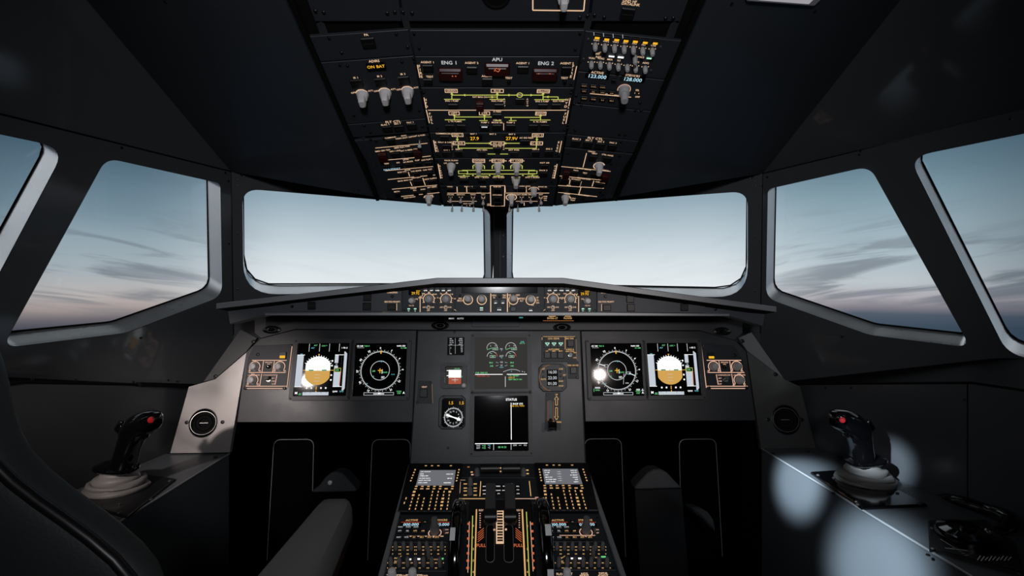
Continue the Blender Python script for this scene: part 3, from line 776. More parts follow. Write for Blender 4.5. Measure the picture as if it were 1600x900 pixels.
# ------------------------------------------------------------------ main instrument panel
def inst_panels():
    t = thing('instrument_panel', 'satin grey instrument board carrying the left pair of displays', 'instrument panel', FM.p(505, 660), 'main instrument boards')
    mb = MB(); mb.pxprism(FM, [(370, 660), (384.5, 550), (406.5, 529), (460.5, 515), (651, 516), (644.5, 660)], -.025, 0, 'gun', .0015); mb.build('board', t)
    t = thing('instrument_panel', 'satin grey instrument board carrying the right pair of displays', 'instrument panel', FM.p(1050, 660), 'main instrument boards')
    mb = MB(); mb.pxprism(FM, [(908, 517), (914.5, 659), (1181, 657), (1166, 549), (1149.5, 532), (1094.5, 517)], -.025, 0, 'gun', .0015); mb.build('board', t)
    t = thing('instrument_panel', 'centre instrument board carrying the two stacked displays above the pedestal', 'instrument panel', FM.p(780, 726), 'main instrument boards')
    mb = MB(); mb.pxprism(FMC, [(651.5, 515.5), (908, 515.5), (911, 600), (916, 727), (639.5, 727), (645, 640)], -.07, 0, 'gun', .004); mb.build('board', t)
    for x, y in ((710, 519.5), (700, 700)): screw(t, FMC, x, y, 2)
inst_panels()

def du(fr, quad, label, group, bez, draw, bg='screen'):
    """display unit: bezel with recessed glass and glowing symbols"""
    cx = sum(q[0] for q in quad) / 4; cy = sum(q[1] for q in quad) / 4
    a, b = fr.uv(cx, cy)
    P = [fr.uv(*q) for q in quad]
    wdt = ((P[1][0] - P[0][0]) + (P[2][0] - P[3][0])) / 2; hgt = ((P[0][1] - P[3][1]) + (P[1][1] - P[2][1])) / 2
    a = sum(p[0] for p in P) / 4; b = sum(p[1] for p in P) / 4
    t = thing('display_unit', label, 'display', fr.w(a, b - hgt / 2 - bez, 0), group)
    o = rrect(a - wdt / 2 - bez, b - hgt / 2 - bez, a + wdt / 2 + bez, b + hgt / 2 + bez, .006)
    h = rrect(a - wdt / 2, b - hgt / 2, a + wdt / 2, b + hgt / 2, .003)
    mb = MB(); mb.prism(fr, o, 0, .010, 'bezel', holes=[h], top='black'); mb.build('bezel', t)
    mb = MB(); mb.box(fr, a - wdt / 2, b - hgt / 2, a + wdt / 2, b + hgt / 2, .001, .006, bg); sc = mb.build('screen', t)
    F = Fr(fr.w(a - wdt / 2, b - hgt / 2, .0065), fr.u, fr.v); mk = MB(); draw(mk, F, wdt, hgt); mk.build('lit_symbols', sc)
    e = bez * .55
    for sx_ in (-1, 1):
        for sy_ in (-1, 1):
            f = Fr(fr.w(a + sx_ * (wdt / 2 + e), b + sy_ * (hgt / 2 + e), .010), fr.u, fr.v); mb = MB()
            mb.lathe(f, [(.0026, 0), (.0026, .0012), (.0012, .0008)], 'black', 10); mb.build('screw', t)
    return t

class D:
    """draw in 0..100 display coordinates, y up"""
    def __init__(s, mb, F, w_, h_): s.mb, s.F, s.k, s.kx, s.ky = mb, F, w_ / 100, w_ / 100, h_ / 100
    def R(s, x0, y0, x1, y1, m, c=0.): s.mb.frect(s.F, x0 * s.kx, y0 * s.ky, x1 * s.kx, y1 * s.ky, c, m)
    def L(s, x0, y0, x1, y1, m, wd=.8, c=.0002): s.mb.line(s.F, (x0 * s.kx, y0 * s.ky), (x1 * s.kx, y1 * s.ky), wd * s.k, c, m)
    def B(s, x0, y0, x1, y1, m, wd=.8, c=.0002): s.mb.pline(s.F, [(x0 * s.kx, y0 * s.ky), (x1 * s.kx, y0 * s.ky), (x1 * s.kx, y1 * s.ky), (x0 * s.kx, y1 * s.ky)], wd * s.k, c, m, True)
    def T(s, x, y, t, h, m, al='c', c=.0003, sq=1., ang=0): s.mb.text(s.F, x * s.kx, y * s.ky, t, h * s.k, c, m, al, ang, sq)
    def C(s, x, y, r, m, wd=.8, a0=0, a1=360, c=.0002): s.mb.arc(s.F, x * s.kx, y * s.ky, r * s.k, wd * s.k, a0, a1, c, m, 40)
    def P(s, pts, m, c=0.): s.mb.flat(s.F, [(x * s.kx, y * s.ky) for x, y in pts], c, m)

def pfd(mb, F, w_, h_):
    d = D(mb, F, w_, h_)
    for x in (22, 42, 61, 80): d.L(x, 99, x, 84, 'dimwhite', 1)
    d.T(29, 91, 'ALT', 2.6, 'cyan'); d.T(34, 96, 'ALT', 2.6, 'green'); d.T(51, 95, 'LOC *', 2.6, 'green'); d.T(90, 91, '1 FD 2', 2.8, 'white')
    # attitude ball: circle cut flat at the sides
    cx, cy, r = 42, 47.5, 27; X = 23.5
    def xs(t): return max(-X, min(X, r * cos(t)))
    up = [(cx + xs(R(a)), cy + r * sin(R(a))) for a in range(0, 181, 6)]
    dn = [(cx + xs(R(a)), cy + r * sin(R(a))) for a in range(180, 361, 6)]
    d.P(up, 'skywhite'); d.P(dn, 'earth')
    for a in range(30, 151, 10): d.L(cx + 27 * cos(R(a)), cy + 27 * sin(R(a)), cx + 29.5 * cos(R(a)), cy + 29.5 * sin(R(a)), 'white', .9)
    d.P([(cx - 1.6, 79), (cx + 1.6, 79), (cx, 75.5)], 'amber', .0002)
    d.R(cx - 17, 47, cx - 8, 49.4, 'teal', .0002); d.R(cx + 8, 47, cx + 17, 49.4, 'teal', .0002); d.R(cx - 1, 46.6, cx + 1, 49.2, 'dimwhite', .0002)
    d.B(cx - 17, 47, cx - 8, 49.4, 'lime', .5, .0003); d.B(cx + 8, 47, cx + 17, 49.4, 'lime', .5, .0003)
    for y in (40, 34, 28): d.L(cx - 5, y, cx + 5, y, 'tape', .5)
    d.R(0.5, 18, 13, 77, 'tape'); d.L(.5, 77.5, 15, 77.5, 'white', .8); d.L(.5, 17.5, 15, 17.5, 'white', .8); d.T(8, 79, '100', 2.5, 'cyan')
    d.R(73, 18, 86, 77, 'tape'); d.R(80, 49, 86, 77, 'screen', .0002); d.L(73, 77.5, 90, 77.5, 'white'); d.L(73, 17.5, 90, 17.5, 'white'); d.L(85.5, 20, 86.5, 46, 'orange', 1.2)
    d.R(73, 57, 81, 62, 'screen', .0003); d.T(77, 59.5, '20', 2.6, 'tape', 'c', .0005); d.B(74, 45, 86, 52, 'lime', .8, .0003); d.R(74.4, 45.4, 85.6, 51.6, 'screen', .00025); d.T(79, 48.5, '290', 3.2, 'green', 'c', .0005)
    d.P([(93, 10), (96, 14), (96, 80), (92, 84), (90.5, 84), (90.5, 10)], 'tape')
    for y in (66, 57, 39, 30): d.C(68.5, y, 1.1, 'white', 1)
    for x in (24, 33, 51, 60): d.C(x, 15, 1.1, 'white', 1)
    d.R(41.3, 12, 42.7, 18, 'amber'); d.R(41.3, 6, 42.7, 10, 'amber'); d.L(66, 48.2, 72, 48.2, 'amber', 1); d.L(14, 48.2, 19, 48.2, 'amber', 1)
    d.R(17, 1.5, 66, 7.5, 'tape'); d.T(5, 6, 'M', 4.5, 'white'); d.T(12, 4, '.82', 3.6, 'green'); d.T(78, 8.5, 'QNH', 2.8, 'white'); d.T(90, 8.5, '1013', 2.8, 'cyan')
    for x in (22, 32, 52, 62): d.L(x, 5, x, 7.5, 'screen', .5, .0004)
def nd(mb, F, w_, h_, route=False):
    d = D(mb, F, w_, h_); cx, cy, r = 50, 48, 36
    d.C(cx, cy, r, 'dimwhite', 1.3); d.C(cx, cy, 18, 'dimwhite', 1.0)
    for a in range(0, 360, 5):
        l = 4 if a % 10 == 0 else 2.2; d.L(cx + r * cos(R(a)), cy + r * sin(R(a)), cx + (r + l) * cos(R(a)), cy + (r + l) * sin(R(a)), 'dimwhite', .8)
    for i, a in enumerate(range(0, 360, 30)):
        t = R(90 - a + 2); d.T(cx + (r + 7) * cos(t), cy + (r + 7) * sin(t), str(i * 3), 3.6, 'white', ang=-R(a - 2))
    d.P([(cx - 1, 86), (cx + 1, 86), (cx + 1, 80), (cx - 1, 80)], 'amber', .0004); d.P([(cx - 4, cy + .7), (cx + 4, cy + .7), (cx + 4, cy - .7), (cx - 4, cy - .7)], 'amber', .0004)
    d.P([(cx - .7, cy + 4), (cx + .7, cy + 4), (cx + .7, cy - 5), (cx - .7, cy - 5)], 'amber', .0004)
    d.T(9, 95, 'GS 348', 2.8, 'white'); d.T(22, 95, 'TAS 0', 2.8, 'green'); d.L(4, 91.5, 17, 91.5, 'dimwhite', .5); d.T(88, 95, 'NAN 350', 2.8, 'white'); d.T(93, 91, '4.1 NM', 2.5, 'green')
    d.T(52, 65.5, '< 2 >', 3, 'cyan'); d.T(38, 47, 'LIM', 2.6, 'green'); d.T(61, 44.5, 'KLAX --', 2.5, 'green'); d.R(53, 35, 59, 37, 'dimwhite'); d.T(56.5, 34, 'SMO', 2.6, 'dimwhite'); d.R(53, 42, 55, 50, 'dimwhite')
    d.T(38, 37, '<', 3, 'cyan'); d.T(27, 24, 'o', 3, 'cyan'); d.T(75, 41, 'o o', 3, 'cyan')
    d.B(22, 2, 78, 6.5, 'dimwhite', .8); d.R(40, 3, 60, 5.4, 'dimwhite'); d.T(88, 8.5, 'VOR2', 2.6, 'green'); d.T(88, 5, 'CRD', 2.4, 'green'); d.T(97, 6, 'A', 4, 'white')
    if route:
        d.L(17, 60, 28, 57, 'white', 1); d.L(73, 43, 84, 38, 'white', 1); d.B(26, 54.5, 33, 59, 'dimwhite', .7); d.B(69, 41, 76, 45, 'dimwhite', .7)
        d.L(61, 22, 63, 42, 'dimwhite', .8); d.T(68, 24, 'SDB', 2.5, 'dimwhite'); d.R(6, 14, 16, 17, 'dimwhite'); d.T(11, 11, 'VOR1', 2.6, 'green'); d.L(4, 8, 4, 14, 'green')
        d.R(85, 10, 92, 13, 'dimwhite'); d.P([(97, 14), (99.5, 9), (94.5, 9)], 'dimwhite')
G1 = 'flight displays in pairs on the outer instrument boards'
du(FM, [(468, 537), (549, 536.5), (541, 619), (459, 619)], 'outer left square display with white and ochre attitude ball and a lamp reflection', G1, .0115, pfd)
du(FM, [(557, 537), (637, 537), (634, 619), (550.5, 619)], 'left compass rose display on black, with nothing drawn across the rose', G1, .0115, lambda *a: nd(*a))
du(FM, [(921, 537), (1000.5, 537), (1006, 618.5), (924.5, 619)], 'right compass rose display with a route line drawn through the rose', G1, .0115, lambda *a: nd(*a, route=True))
du(FM, [(1008.5, 536.5), (1087, 536.5), (1096, 617), (1014.5, 619)], 'outer right square display with white and ochre attitude ball', G1, .0115, pfd)
def ewd(mb, F, w_, h_):
    d = D(mb, F, w_, h_); d.R(0, 0, 100, 100, 'ecambg', -.0003)
    for x in (33, 69):
        d.C(x, 80, 10, 'dimwhite', .9, 0, 190); d.L(x, 80, x - 10, 76.5, 'green', .8); d.B(x + 1, 76, x + 11, 80, 'dimwhite', .6); d.T(x + 6, 78, '78.9', 2.6, 'green'); d.T(x - 3, 84, '5', 2.6, 'dimwhite'); d.T(x + 6, 84, '10', 2.4, 'dimwhite')
        d.C(x, 63, 9.5, 'dimwhite', .9, 40, 180); d.C(x, 63, 9.5, 'orange', .9, 0, 40); d.B(x - 4, 61, x + 6, 65, 'dimwhite', .6); d.T(x + 1, 63, '588', 2.6, 'green'); d.L(x, 68, x - 4, 70, 'green', .7)
    d.T(51, 78, 'N1', 3, 'dimwhite'); d.T(51, 75, '%', 2, 'cyan'); d.T(51, 64, 'EGT', 3, 'dimwhite'); d.T(51, 60.5, '*C', 2.2, 'cyan')
    d.T(31, 51, '84.0', 2.8, 'green'); d.T(71, 51, '84.0', 2.8, 'green'); d.T(32, 44.5, '540', 2.8, 'green'); d.T(71, 44.5, '540', 2.8, 'green'); d.T(51, 52, 'N2', 2.8, 'dimwhite'); d.T(51, 45.5, 'FF', 2.8, 'dimwhite'); d.T(51, 42, 'KG/H', 2, 'cyan')
    for x0, x1 in ((40, 45), (57, 62)): d.L(x0, 52, x1, 50.5, 'dimwhite', .5); d.L(x0, 44.5, x1, 46, 'dimwhite', .5)
    d.T(91, 92, 'CLB', 2.6, 'cyan'); d.T(91, 89, '81.1 %', 2.4, 'green'); d.T(13, 31.5, 'FOB: 5400 KG', 2.6, 'green'); d.L(1, 28.2, 53, 28.2, 'white', 1.1); d.L(61, 28.2, 99, 28.2, 'white', 1.1); d.T(16, 25, 'FWS FWC 1+2', 2.6, 'redlit')
    d.L(58, 24, 58, 4, 'dimwhite', 1.2)
    for i, (s_, m) in enumerate((('T.O. INHIBIT', 'green'), ('LDG LT', 'amber'), ('SEAT BELTS ON', 'green'))): d.T(64, 25.5 - i * 3.6, s_, 2.5, m, 'l')
    pts = [(54, 33), (62, 36), (70, 38), (79, 37), (86, 34)]
    for a, b in zip(pts, pts[1:]): d.L(*a, *b, 'dimwhite', .8)
    d.T(70, 34, 'F', 2.6, 'cyan'); d.R(90, 33, 91.2, 34, 'white'); d.R(94, 32, 95, 33, 'white')
def sd(mb, F, w_, h_):
    d = D(mb, F, w_, h_); d.T(69, 93, 'STATUS', 4.2, 'white'); d.L(68.5, 87, 68.5, 20, 'white', 1.2)
    d.T(81, 85, 'INOP SYS', 3.2, 'white'); d.T(80, 81, 'CAB CTL TWO', 2.7, 'amber')
    d.L(2, 13.5, 98, 13.5, 'white', 1.2); d.L(36, 13, 36, 2, 'dimwhite', 1); d.L(68, 13, 68, 2, 'dimwhite', 1)
    d.T(8, 10, 'TAT', 2.8, 'dimwhite'); d.T(8, 6, 'SAT', 2.8, 'dimwhite'); d.T(18, 10, '+15', 3, 'green'); d.T(18, 6, '+15', 3, 'green'); d.T(28, 10, '*C', 3, 'cyan'); d.T(28, 6, '*C', 2.6, 'dimwhite'); d.T(52, 7, '05 H 51', 3.2, 'green'); d.T(75, 10, 'GW', 2.8, 'dimwhite'); d.L(82, 10, 87, 10, 'dimwhite', .6); d.T(94, 10, 'KG', 2.6, 'dimwhite')
G2 = 'stacked centre displays'
du(FMC, [(743.3, 528.4), (822.6, 528.4), (824.6, 608), (740.7, 608)], 'upper centre display with four engine dials and a dark grey ground', G2, .0125, ewd)
du(FMC, [(742.3, 618.5), (824.6, 618.5), (825.6, 704.5), (739.8, 704.5)], 'lower centre display reading STATUS, mostly black with a white rule', G2, .0125, sd)

# loudspeaker and dimmer panels outside the displays
def knob_panel(sg):
    f = Fr(FM.w(0, 0, .002), FM.u, FM.v)
    if sg < 0:
        t = thing('lighting_knob_panel', 'small lit panel of three grey knobs left of the left displays', 'control panel', FM.p(418, 609), 'knob panels beside the outer displays')
        pts = [(388, 560), (397, 540), (457.5, 538), (447.5, 608.5), (382, 608.5)]; kn = [(398, 573), (437, 573), (395, 594)]; sw = [(420, 573), (419, 594)]; cau = (437, 550, 447.5, 561)
        X = lambda x: x
    else:
        t = thing('lighting_knob_panel', 'small lit panel of three grey knobs right of the right displays', 'control panel', FM.p(1134, 609), 'knob panels beside the outer displays')
        pts = [(1097, 538), (1146, 540), (1160, 560), (1168, 608.5), (1106.5, 608.5)]; kn = [(1115, 573), (1151, 573), (1155, 594)]; sw = [(1132, 573), (1133, 594)]; cau = (1105.5, 551, 1116, 561.5)
        X = lambda x: 1552 - x
    mb = MB(); mb.pxprism(FM, pts, -.002, .002, 'plate', .0008); mb.build('face_plate', t)
    for x, y in kn: round_knob(t, f, x, y, 6.4, .016, 'knobm', 'dimmer_knob')
    for x, y in sw[:1]: round_knob(t, f, x, y, 3.2, .009, 'gloss', 'push_knob', flute=False)
    toggle(t, f, sw[1][0], sw[1][1], 3.2, .014, 'knobd', 'console_lamp_switch', lean=.5)
    mb = MB(); mb.pxbox(f, *cau, 0, .004, 'black', .0006, .0008); c = mb.build('caution_light', t)
    mb = MB(); mb.pr(f, cau[0] + 1, cau[1] + 5.8, cau[2] - 1, cau[3] - 1.2, 'amber', .0045); mb.build('amber_lens', c)
    mk = MB(); W = .9
    def Lm(x0, y0, x1, y1): mk.pl(f, X(x0), y0, X(x1), y1, 1.15, 'peach')
    Lm(394, 563, 448, 563); Lm(389, 582, 446, 582); Lm(384, 603.5, 448, 603.5); Lm(412, 564, 409.5, 582); Lm(429, 564, 426, 582); Lm(409, 584, 406, 603); Lm(433, 585, 430, 601); Lm(456.5, 541, 448.5, 606); Lm(384, 607, 444, 607)
    for x, y in kn:
        mk.parc(f, x, y, 8.2, 1.3, -35, 215, 'peach')
        mk.pl(f, x - 9.5, y + 6, x - 6, y + 6, 1.3, 'peach'); mk.pl(f, x + 6, y + 6, x + 9.5, y + 6, 1.3, 'peach')
        mk.pt_(f, x - 8.5, y + 8.3, 'OFF', 1.5, 'peach'); mk.pt_(f, x + 8.5, y + 8.3, 'BRT', 1.5, 'peach'); mk.pt_(f, x, y - 9.7, 'PFD' if y < 580 else 'SPKR', 1.8, 'peach')
    mk.pt_(f, sw[0][0], 566.3, 'PFD/ND', 2.3, 'peach'); mk.pt_(f, sw[0][0], 569.2, 'XFR', 1.8, 'peach')
    mk.pt_(f, X(397), 586, 'LOUD SPEAKER', 2.2, 'peach', sq=.85); mk.pt_(f, X(421), 586, 'CONSOLE/FLOOR', 2.2, 'peach', sq=.8)
    for y, s_ in ((591, 'BRT'), (595.5, 'DIM'), (600, 'OFF')): mk.pt_(f, X(427), y, s_, 2.0, 'peach')
    mk.build('lit_markings', t)
    for x, y in (((453.5, 540), (403, 554), (383.5, 606.5), (444.5, 606.5)) if sg < 0 else ((1100, 540.5), (1148, 555), (1108, 606), (1166, 606))): screw(t, f, x, y, 2.6, 'bezel' if y < 545 else 'black')
knob_panel(-1); knob_panel(1)

# ------------------------------------------------------------------ centre panel instruments
f = FMC
t = thing('speed_placard', 'small black placard of white speed limits above the standby horizon', 'placard', f.p(712, 555))
mb = MB(); mb.pxbox(f, 699, 527, 725.5, 555, 0, .0015, 'placard', .001, .0004); mb.build('plate', t)
mk = MB()
for i, (a_, b_) in enumerate((('VMO', 'SPEED'), ('VLE 280', '350 IAS'), ('VLO 250', 'M .82'), ('FLAPS', '230 KT'), ('1', '215'), ('1+F', '200'), ('2', '185'), ('3', '177'), ('FULL', ''))):
    y = 529.4 + i * 2.9
    mk.pt_(f, 702.5, y, a_, 1.7, 'dimwhite', .002, 'l', sq=.7); mk.pt_(f, 723, y, b_, 1.8, 'dimwhite', .002, 'r', sq=.8)
mk.pl(f, 711.5, 528.5, 711.5, 553, .35, 'dimwhite', .002); mk.pl(f, 700.5, 539.5, 724, 539.5, .3, 'dimwhite', .002); mk.build('printed_text', t)

t = thing('standby_horizon', 'small standby display with white over rust horizon and one round knob', 'instrument', f.p(709, 607))
a0, b0, a1, b1 = f.rect(688.5, 567, 729.5, 607)
def oct_(a0, b0, a1, b1, c): return [(a0 + c, b0), (a1 - c, b0), (a1, b0 + c), (a1, b1 - c), (a1 - c, b1), (a0 + c, b1), (a0, b1 - c), (a0, b0 + c)]
sa = f.rect(696, 573, 723.5, 601)
mb = MB(); mb.prism(f, oct_(a0, b0, a1, b1, .007), 0, .014, 'bezel', holes=[rrect(*sa, .002)], top='black'); mb.build('bezel', t)
mb = MB(); mb.box(f, *sa, .001, .008, 'screen'); sc = mb.build('screen', t)
mk = MB(); F8 = Fr(f.w(0, 0, .0085), f.u, f.v)
mk.pr(F8, 696.5, 573.5, 723, 600.5, 'ecambg', -.0002)
mk.pr(F8, 701, 578, 720.5, 590, 'skywhite', .0002); mk.pr(F8, 701, 590, 720.5, 600, 'isisred', .0002); mk.pr(F8, 698, 578.5, 701, 579.5, 'white', .0003); mk.pr(F8, 698, 586.5, 701, 587.5, 'white', .0003)
mk.pl(F8, 706, 593.5, 716, 593.5, .8, 'dimwhite', .0004); mk.pl(F8, 711, 590.5, 711, 597, .8, 'dimwhite', .0004); mk.pt_(F8, 714, 576, '1013 HPA', 1.8, 'green', .0004, sq=.8); mk.pt_(F8, 721, 588.5, '220', 1.8, 'green', .0004, sq=.8)
mk.build('lit_symbols', sc)
for x, y in ((701.5, 568.8), (708, 568.8), (716, 568.8), (691.5, 580), (691.5, 592), (704, 604), (714.5, 604)):
    mb = MB(); mb.pxbox(Fr(f.w(0, 0, .014), f.u, f.v), x - 2.4, y - 1.5, x + 2.4, y + 1.5, 0, .002, 'black', .0008, .0004); mb.build('push_button', t)
round_knob(t, Fr(f.w(0, 0, .014), f.u, f.v), 725, 602.5, 3.6, .012, 'knob', 'setting_knob')

t = thing('radio_compass', 'round standby compass with two thick white needles under the standby horizon', 'instrument', f.p(707, 670))
a0, b0, a1, b1 = f.rect(686, 618, 727.5, 670); 
mb = MB(); mb.prism(f, oct_(a0, b0, a1, b1, .009), 0, .016, 'bezel', ch=.002); mb.build('case', t)
F9 = Fr(f.w(0, 0, .016), f.u, f.v); mb = MB(); a0, b0, a1, b1 = F9.rect(690, 622, 725.5, 667.5); mb.prism(F9, oct_(a0, b0, a1, b1, .006), 0, .001, 'lens'); dl = mb.build('dial_glass', t)
mk = MB(); mk.parc(F9, 708.5, 652, 14, .9, 0, 360, 'dimwhite', .002)
ca, cb = F9.uv(708.5, 652); k = F9.su(708, 652)
for i in range(36):
    t_ = R(i * 10); l = 2.6 if i % 3 else 3.6; mk.line(F9, (ca + 12.4 * k * cos(t_), cb + 12.4 * k * sin(t_)), (ca + (12.4 + l) * k * cos(t_), cb + (12.4 + l) * k * sin(t_)), .6 * k, .002, 'dimwhite')
for i, s_ in enumerate(('N', '3', '6', 'E', '12', '15', 'S', '21', '24', 'W', '30', '33')):
    t_ = R(90 - 30 * i); mk.text(F9, ca + 9.2 * k * cos(t_), cb + 9.2 * k * sin(t_), s_, 2.4 * k, .002, 'dimwhite')
for an in (-14, -24):
    t_ = R(an); d_ = V((cos(t_), sin(t_)))
    mk.line(F9, tuple(V((ca, cb)) - d_ * 12 * k), tuple(V((ca, cb)) + d_ * 12 * k), 1.5 * k, .0026, 'white')
t_ = R(-20); q = V((ca, cb)) + V((cos(t_), sin(t_))) * 12 * k; nx = V((-sin(t_), cos(t_))); mk.flat(F9, [tuple(q), tuple(q - V((cos(t_), sin(t_))) * 5 * k + nx * 3 * k), tuple(q - V((cos(t_), sin(t_))) * 5 * k - nx * 3 * k)], .0028, 'white')
mk.pt_(F9, 704.5, 629.5, '1.5', 4.6, 'amber', .002); mk.pt_(F9, 721, 629.5, '1.5', 4.6, 'amber', .002); mk.build('dial_markings', dl)
for x, y in ((693, 620.5), (721.5, 620.5), (689.5, 665), (724, 665)): screw(t, F9, x, y, 1.6)

t = thing('rudder_trim_switch_panel', 'small plate with one square dark button at the left edge of the centre board', 'control panel', f.p(664, 630))
f1 = Fr(f.w(0, 0, .0015), f.u, f.v)
mb = MB(); mb.pxprism(f, [(654, 595.5), (674.5, 595.5), (676, 630.5), (651, 630.5)], -.001, .0015, 'plate', .0006); mb.build('face_plate', t)
button(t, f1, 656, 607.5, 668, 621)
mk = MB(); mk.pt_(f1, 663, 604.7, 'VENT', 2.6, 'peach', sq=.9); mk.pl(f1, 654, 605, 670, 605, .001, 'peach'); mk.pl(f1, 675, 600, 676, 630, .5, 'warmdim'); mk.build('lit_markings', t)
screw(t, f1, 672.5, 598.5, 2); screw(t, f1, 651.8, 629, 2)

t = thing('brake_and_gear_indicator_panel', 'lit plate with three green triangle lights above three brake buttons', 'control panel', f.p(872, 565))
mb = MB(); mb.pxprism(f, [(846, 525), (900, 525), (901, 564.5), (904, 565), (904.5, 592), (887.5, 592), (887, 566), (846, 566)], -.001, .0015, 'plate', .0006); mb.build('face_plate', t)
for x in (855, 865.5, 876):
    mb = MB(); mb.pxbox(f1, x - 5, 532.5, x + 5, 543, 0, .004, 'black', .0005, .0006); b_ = mb.build('gear_light', t)
    mk = MB(); k = f1.su(x, 538); aa, bb = f1.uv(x, 538); mk.pline(f1, [(aa - 3 * k, bb + 1.8 * k), (aa + 3 * k, bb + 1.8 * k), (aa, bb - 2 * k)], .9 * k, .0045, 'mint', True); mk.build('green_triangle', b_)
for x in (855, 865.5, 876): button(t, f1, x - 4.8, 550, x + 4.8, 560)
button(t, f1, 886.5, 531.5, 896.5, 542); button(t, f1, 891, 573.5, 900.8, 584)
toggle(t, f1, 891, 555, 2.6, .010, 'knobm', 'skid_switch', lean=.2)
mk = MB(); mk.pt_(f1, 865, 529, 'LDG GEAR', 2.6, 'gold'); mk.pt_(f1, 890, 529, 'BRK FAN', 2.5, 'gold', sq=.85); mk.pt_(f1, 865.5, 546, 'AUTO/BRK', 2.5, 'gold'); mk.pt_(f1, 854.5, 548.5, 'LO', 2, 'gold'); mk.pt_(f1, 865.5, 548.5, 'MED', 2, 'gold'); mk.pt_(f1, 876, 548.5, 'MAX', 2, 'gold')
mk.pt_(f1, 890.5, 546, 'A/SKID &', 2.5, 'gold', sq=.85); mk.pt_(f1, 890.5, 549, 'N/W STRG', 2.3, 'gold', sq=.85); mk.pt_(f1, 898, 551, 'ON', 2, 'gold'); mk.pt_(f1, 898, 559, 'OFF', 2, 'gold'); mk.pt_(f1, 895, 570.8, 'TERR ON ND', 2.4, 'gold', sq=.85)
mk.pl(f1, 883, 526, 883, 546, .7, 'gold'); mk.pl(f1, 847, 527, 847, 531, .9, 'gold'); mk.pl(f1, 870, 526, 898, 526, .0001, 'gold'); mk.pl(f1, 899.8, 527, 900.8, 562, .5, 'warmdim'); mk.pl(f1, 848, 526, 899, 526, .6, 'gold'); mk.build('lit_markings', t)
for x, y in ((848, 563.5), (899, 528), (902, 589.5), (849, 528)): screw(t, f1, x, y, 1.9)

t = thing('clock', 'octagonal clock showing 16:30, 22:30 and 01:30 in three rows', 'clock', f.p(863, 612))
a0, b0, a1, b1 = f.rect(841.7, 568.7, 884.7, 612)
mb = MB(); mb.prism(f, oct_(a0, b0, a1, b1, .012), 0, .010, 'bezel', ch=.002); mb.build('case', t)
F10 = Fr(f.w(0, 0, .010), f.u, f.v); mb = MB(); mb.pxbox(F10, 854.5, 577.5, 872, 603, 0, .001, 'lens', .0005, .0003); sc = mb.build('display_window', t)
mk = MB()
for y, s_ in ((581.3, '16:30'), (590.3, '22:30'), (599.2, '01:30')): mk.pt_(F10, 863, y, s_, 4.6, 'dimwhite', .0018, sq=.95)
mk.build('digits', sc)
mk = MB(); mk.parc(F10, 863, 590, 20.3, .7, 100, 260, 'ember'); 
for x, y, s_ in ((849, 576.5, 'RST'), (849, 592.5, 'DATE'), (876.5, 576.5, 'CHR'), (876.5, 595.5, 'RUN'), (876.5, 603, 'STOP'), (882, 586, 'SET')): mk.pt_(F10, x, y, s_, 2.2, 'gold')
mk.build('lit_markings', t)
for x, y in ((849, 580.5), (849, 589), (876, 580.5), (876, 587.5), (881, 591), (875, 599)): 
    mb = MB(); mb.lathe(F10.at(x, y), [(.0032, 0), (.003, .004), (.002, .005), (.0001, .005)], 'black', 12); mb.build('clock_button', t)
for x, y in ((846.5, 571.7 + 3), (876, 571.5), (846, 603), (878.5, 606.5), (856, 607.5)): screw(t, F10, x, y, 1.4)

t = thing('landing_gear_lever', 'black landing gear lever in a slot beside outlined up and down arrows', 'lever', f.p(862, 673))
mb = MB(); sl = f1.rect(857.2, 625.5, 863.2, 659)
mb.prism(f, [f.uv(*q) for q in ((852, 613), (875.5, 613), (876.5, 672), (851, 672))], -.001, .0015, 'plate', holes=[rrect(*sl, .002)], top='black'); mb.build('face_plate', t)
mb = MB(); mb.box(f, *sl, -.03, -.0005, 'matte'); mb.build('slot', t)
mb = MB(); c0 = f1.p(860.5, 655, -.01); c1 = f1.p(860.5, 662, .03); mb.tube([c0, c1], .005, 'black', 10)
cc = Fr(f1.p(860.7, 664.5, .03), f1.u, f1.v); k = f1.su(860, 664)
mb.lathe(Fr(cc.w(-6.4 * k, 0, 0), cc.v, cc.n), [(.0135, 0), (.0135, .002), (.0135, .003), (.0110, .004), (.0110, .0195), (.0135, .0205), (.0135, 12.8 * k)], 'gloss', 22); mb.build('lever_handle', t)
mk = MB(); x = 869.5; 
def arrow(x, ytip, ytail, s=3.2, hd=5):
    dirn = 1 if ytip > ytail else -1
    P = [(x - s / 2, ytail), (x - s / 2, ytip - dirn * hd), (x - s, ytip - dirn * hd), (x, ytip), (x + s, ytip - dirn * hd), (x + s / 2, ytip - dirn * hd), (x + s / 2, ytail)]
    for p_, q_ in zip(P, P[1:] + P[:1]): mk.pl(f1, *p_, *q_, .7, 'gold')
arrow(x, 619, 633); arrow(x, 656, 637)
mk.pt_(f1, x, 616.5, 'UP', 2.4, 'gold'); mk.pt_(f1, x + 1, 659.5, 'DOWN', 2.6, 'gold'); mk.pl(f1, 856, 627, 856, 658, .6, 'ember'); mk.pl(f1, 864.4, 627, 864.4, 658, .5, 'ember'); mk.build('lit_markings', t)
for x, y in ((855, 617), (873, 615), (854, 670 - 12), (873.5, 653)): screw(t, f1, x, y, 1.8)
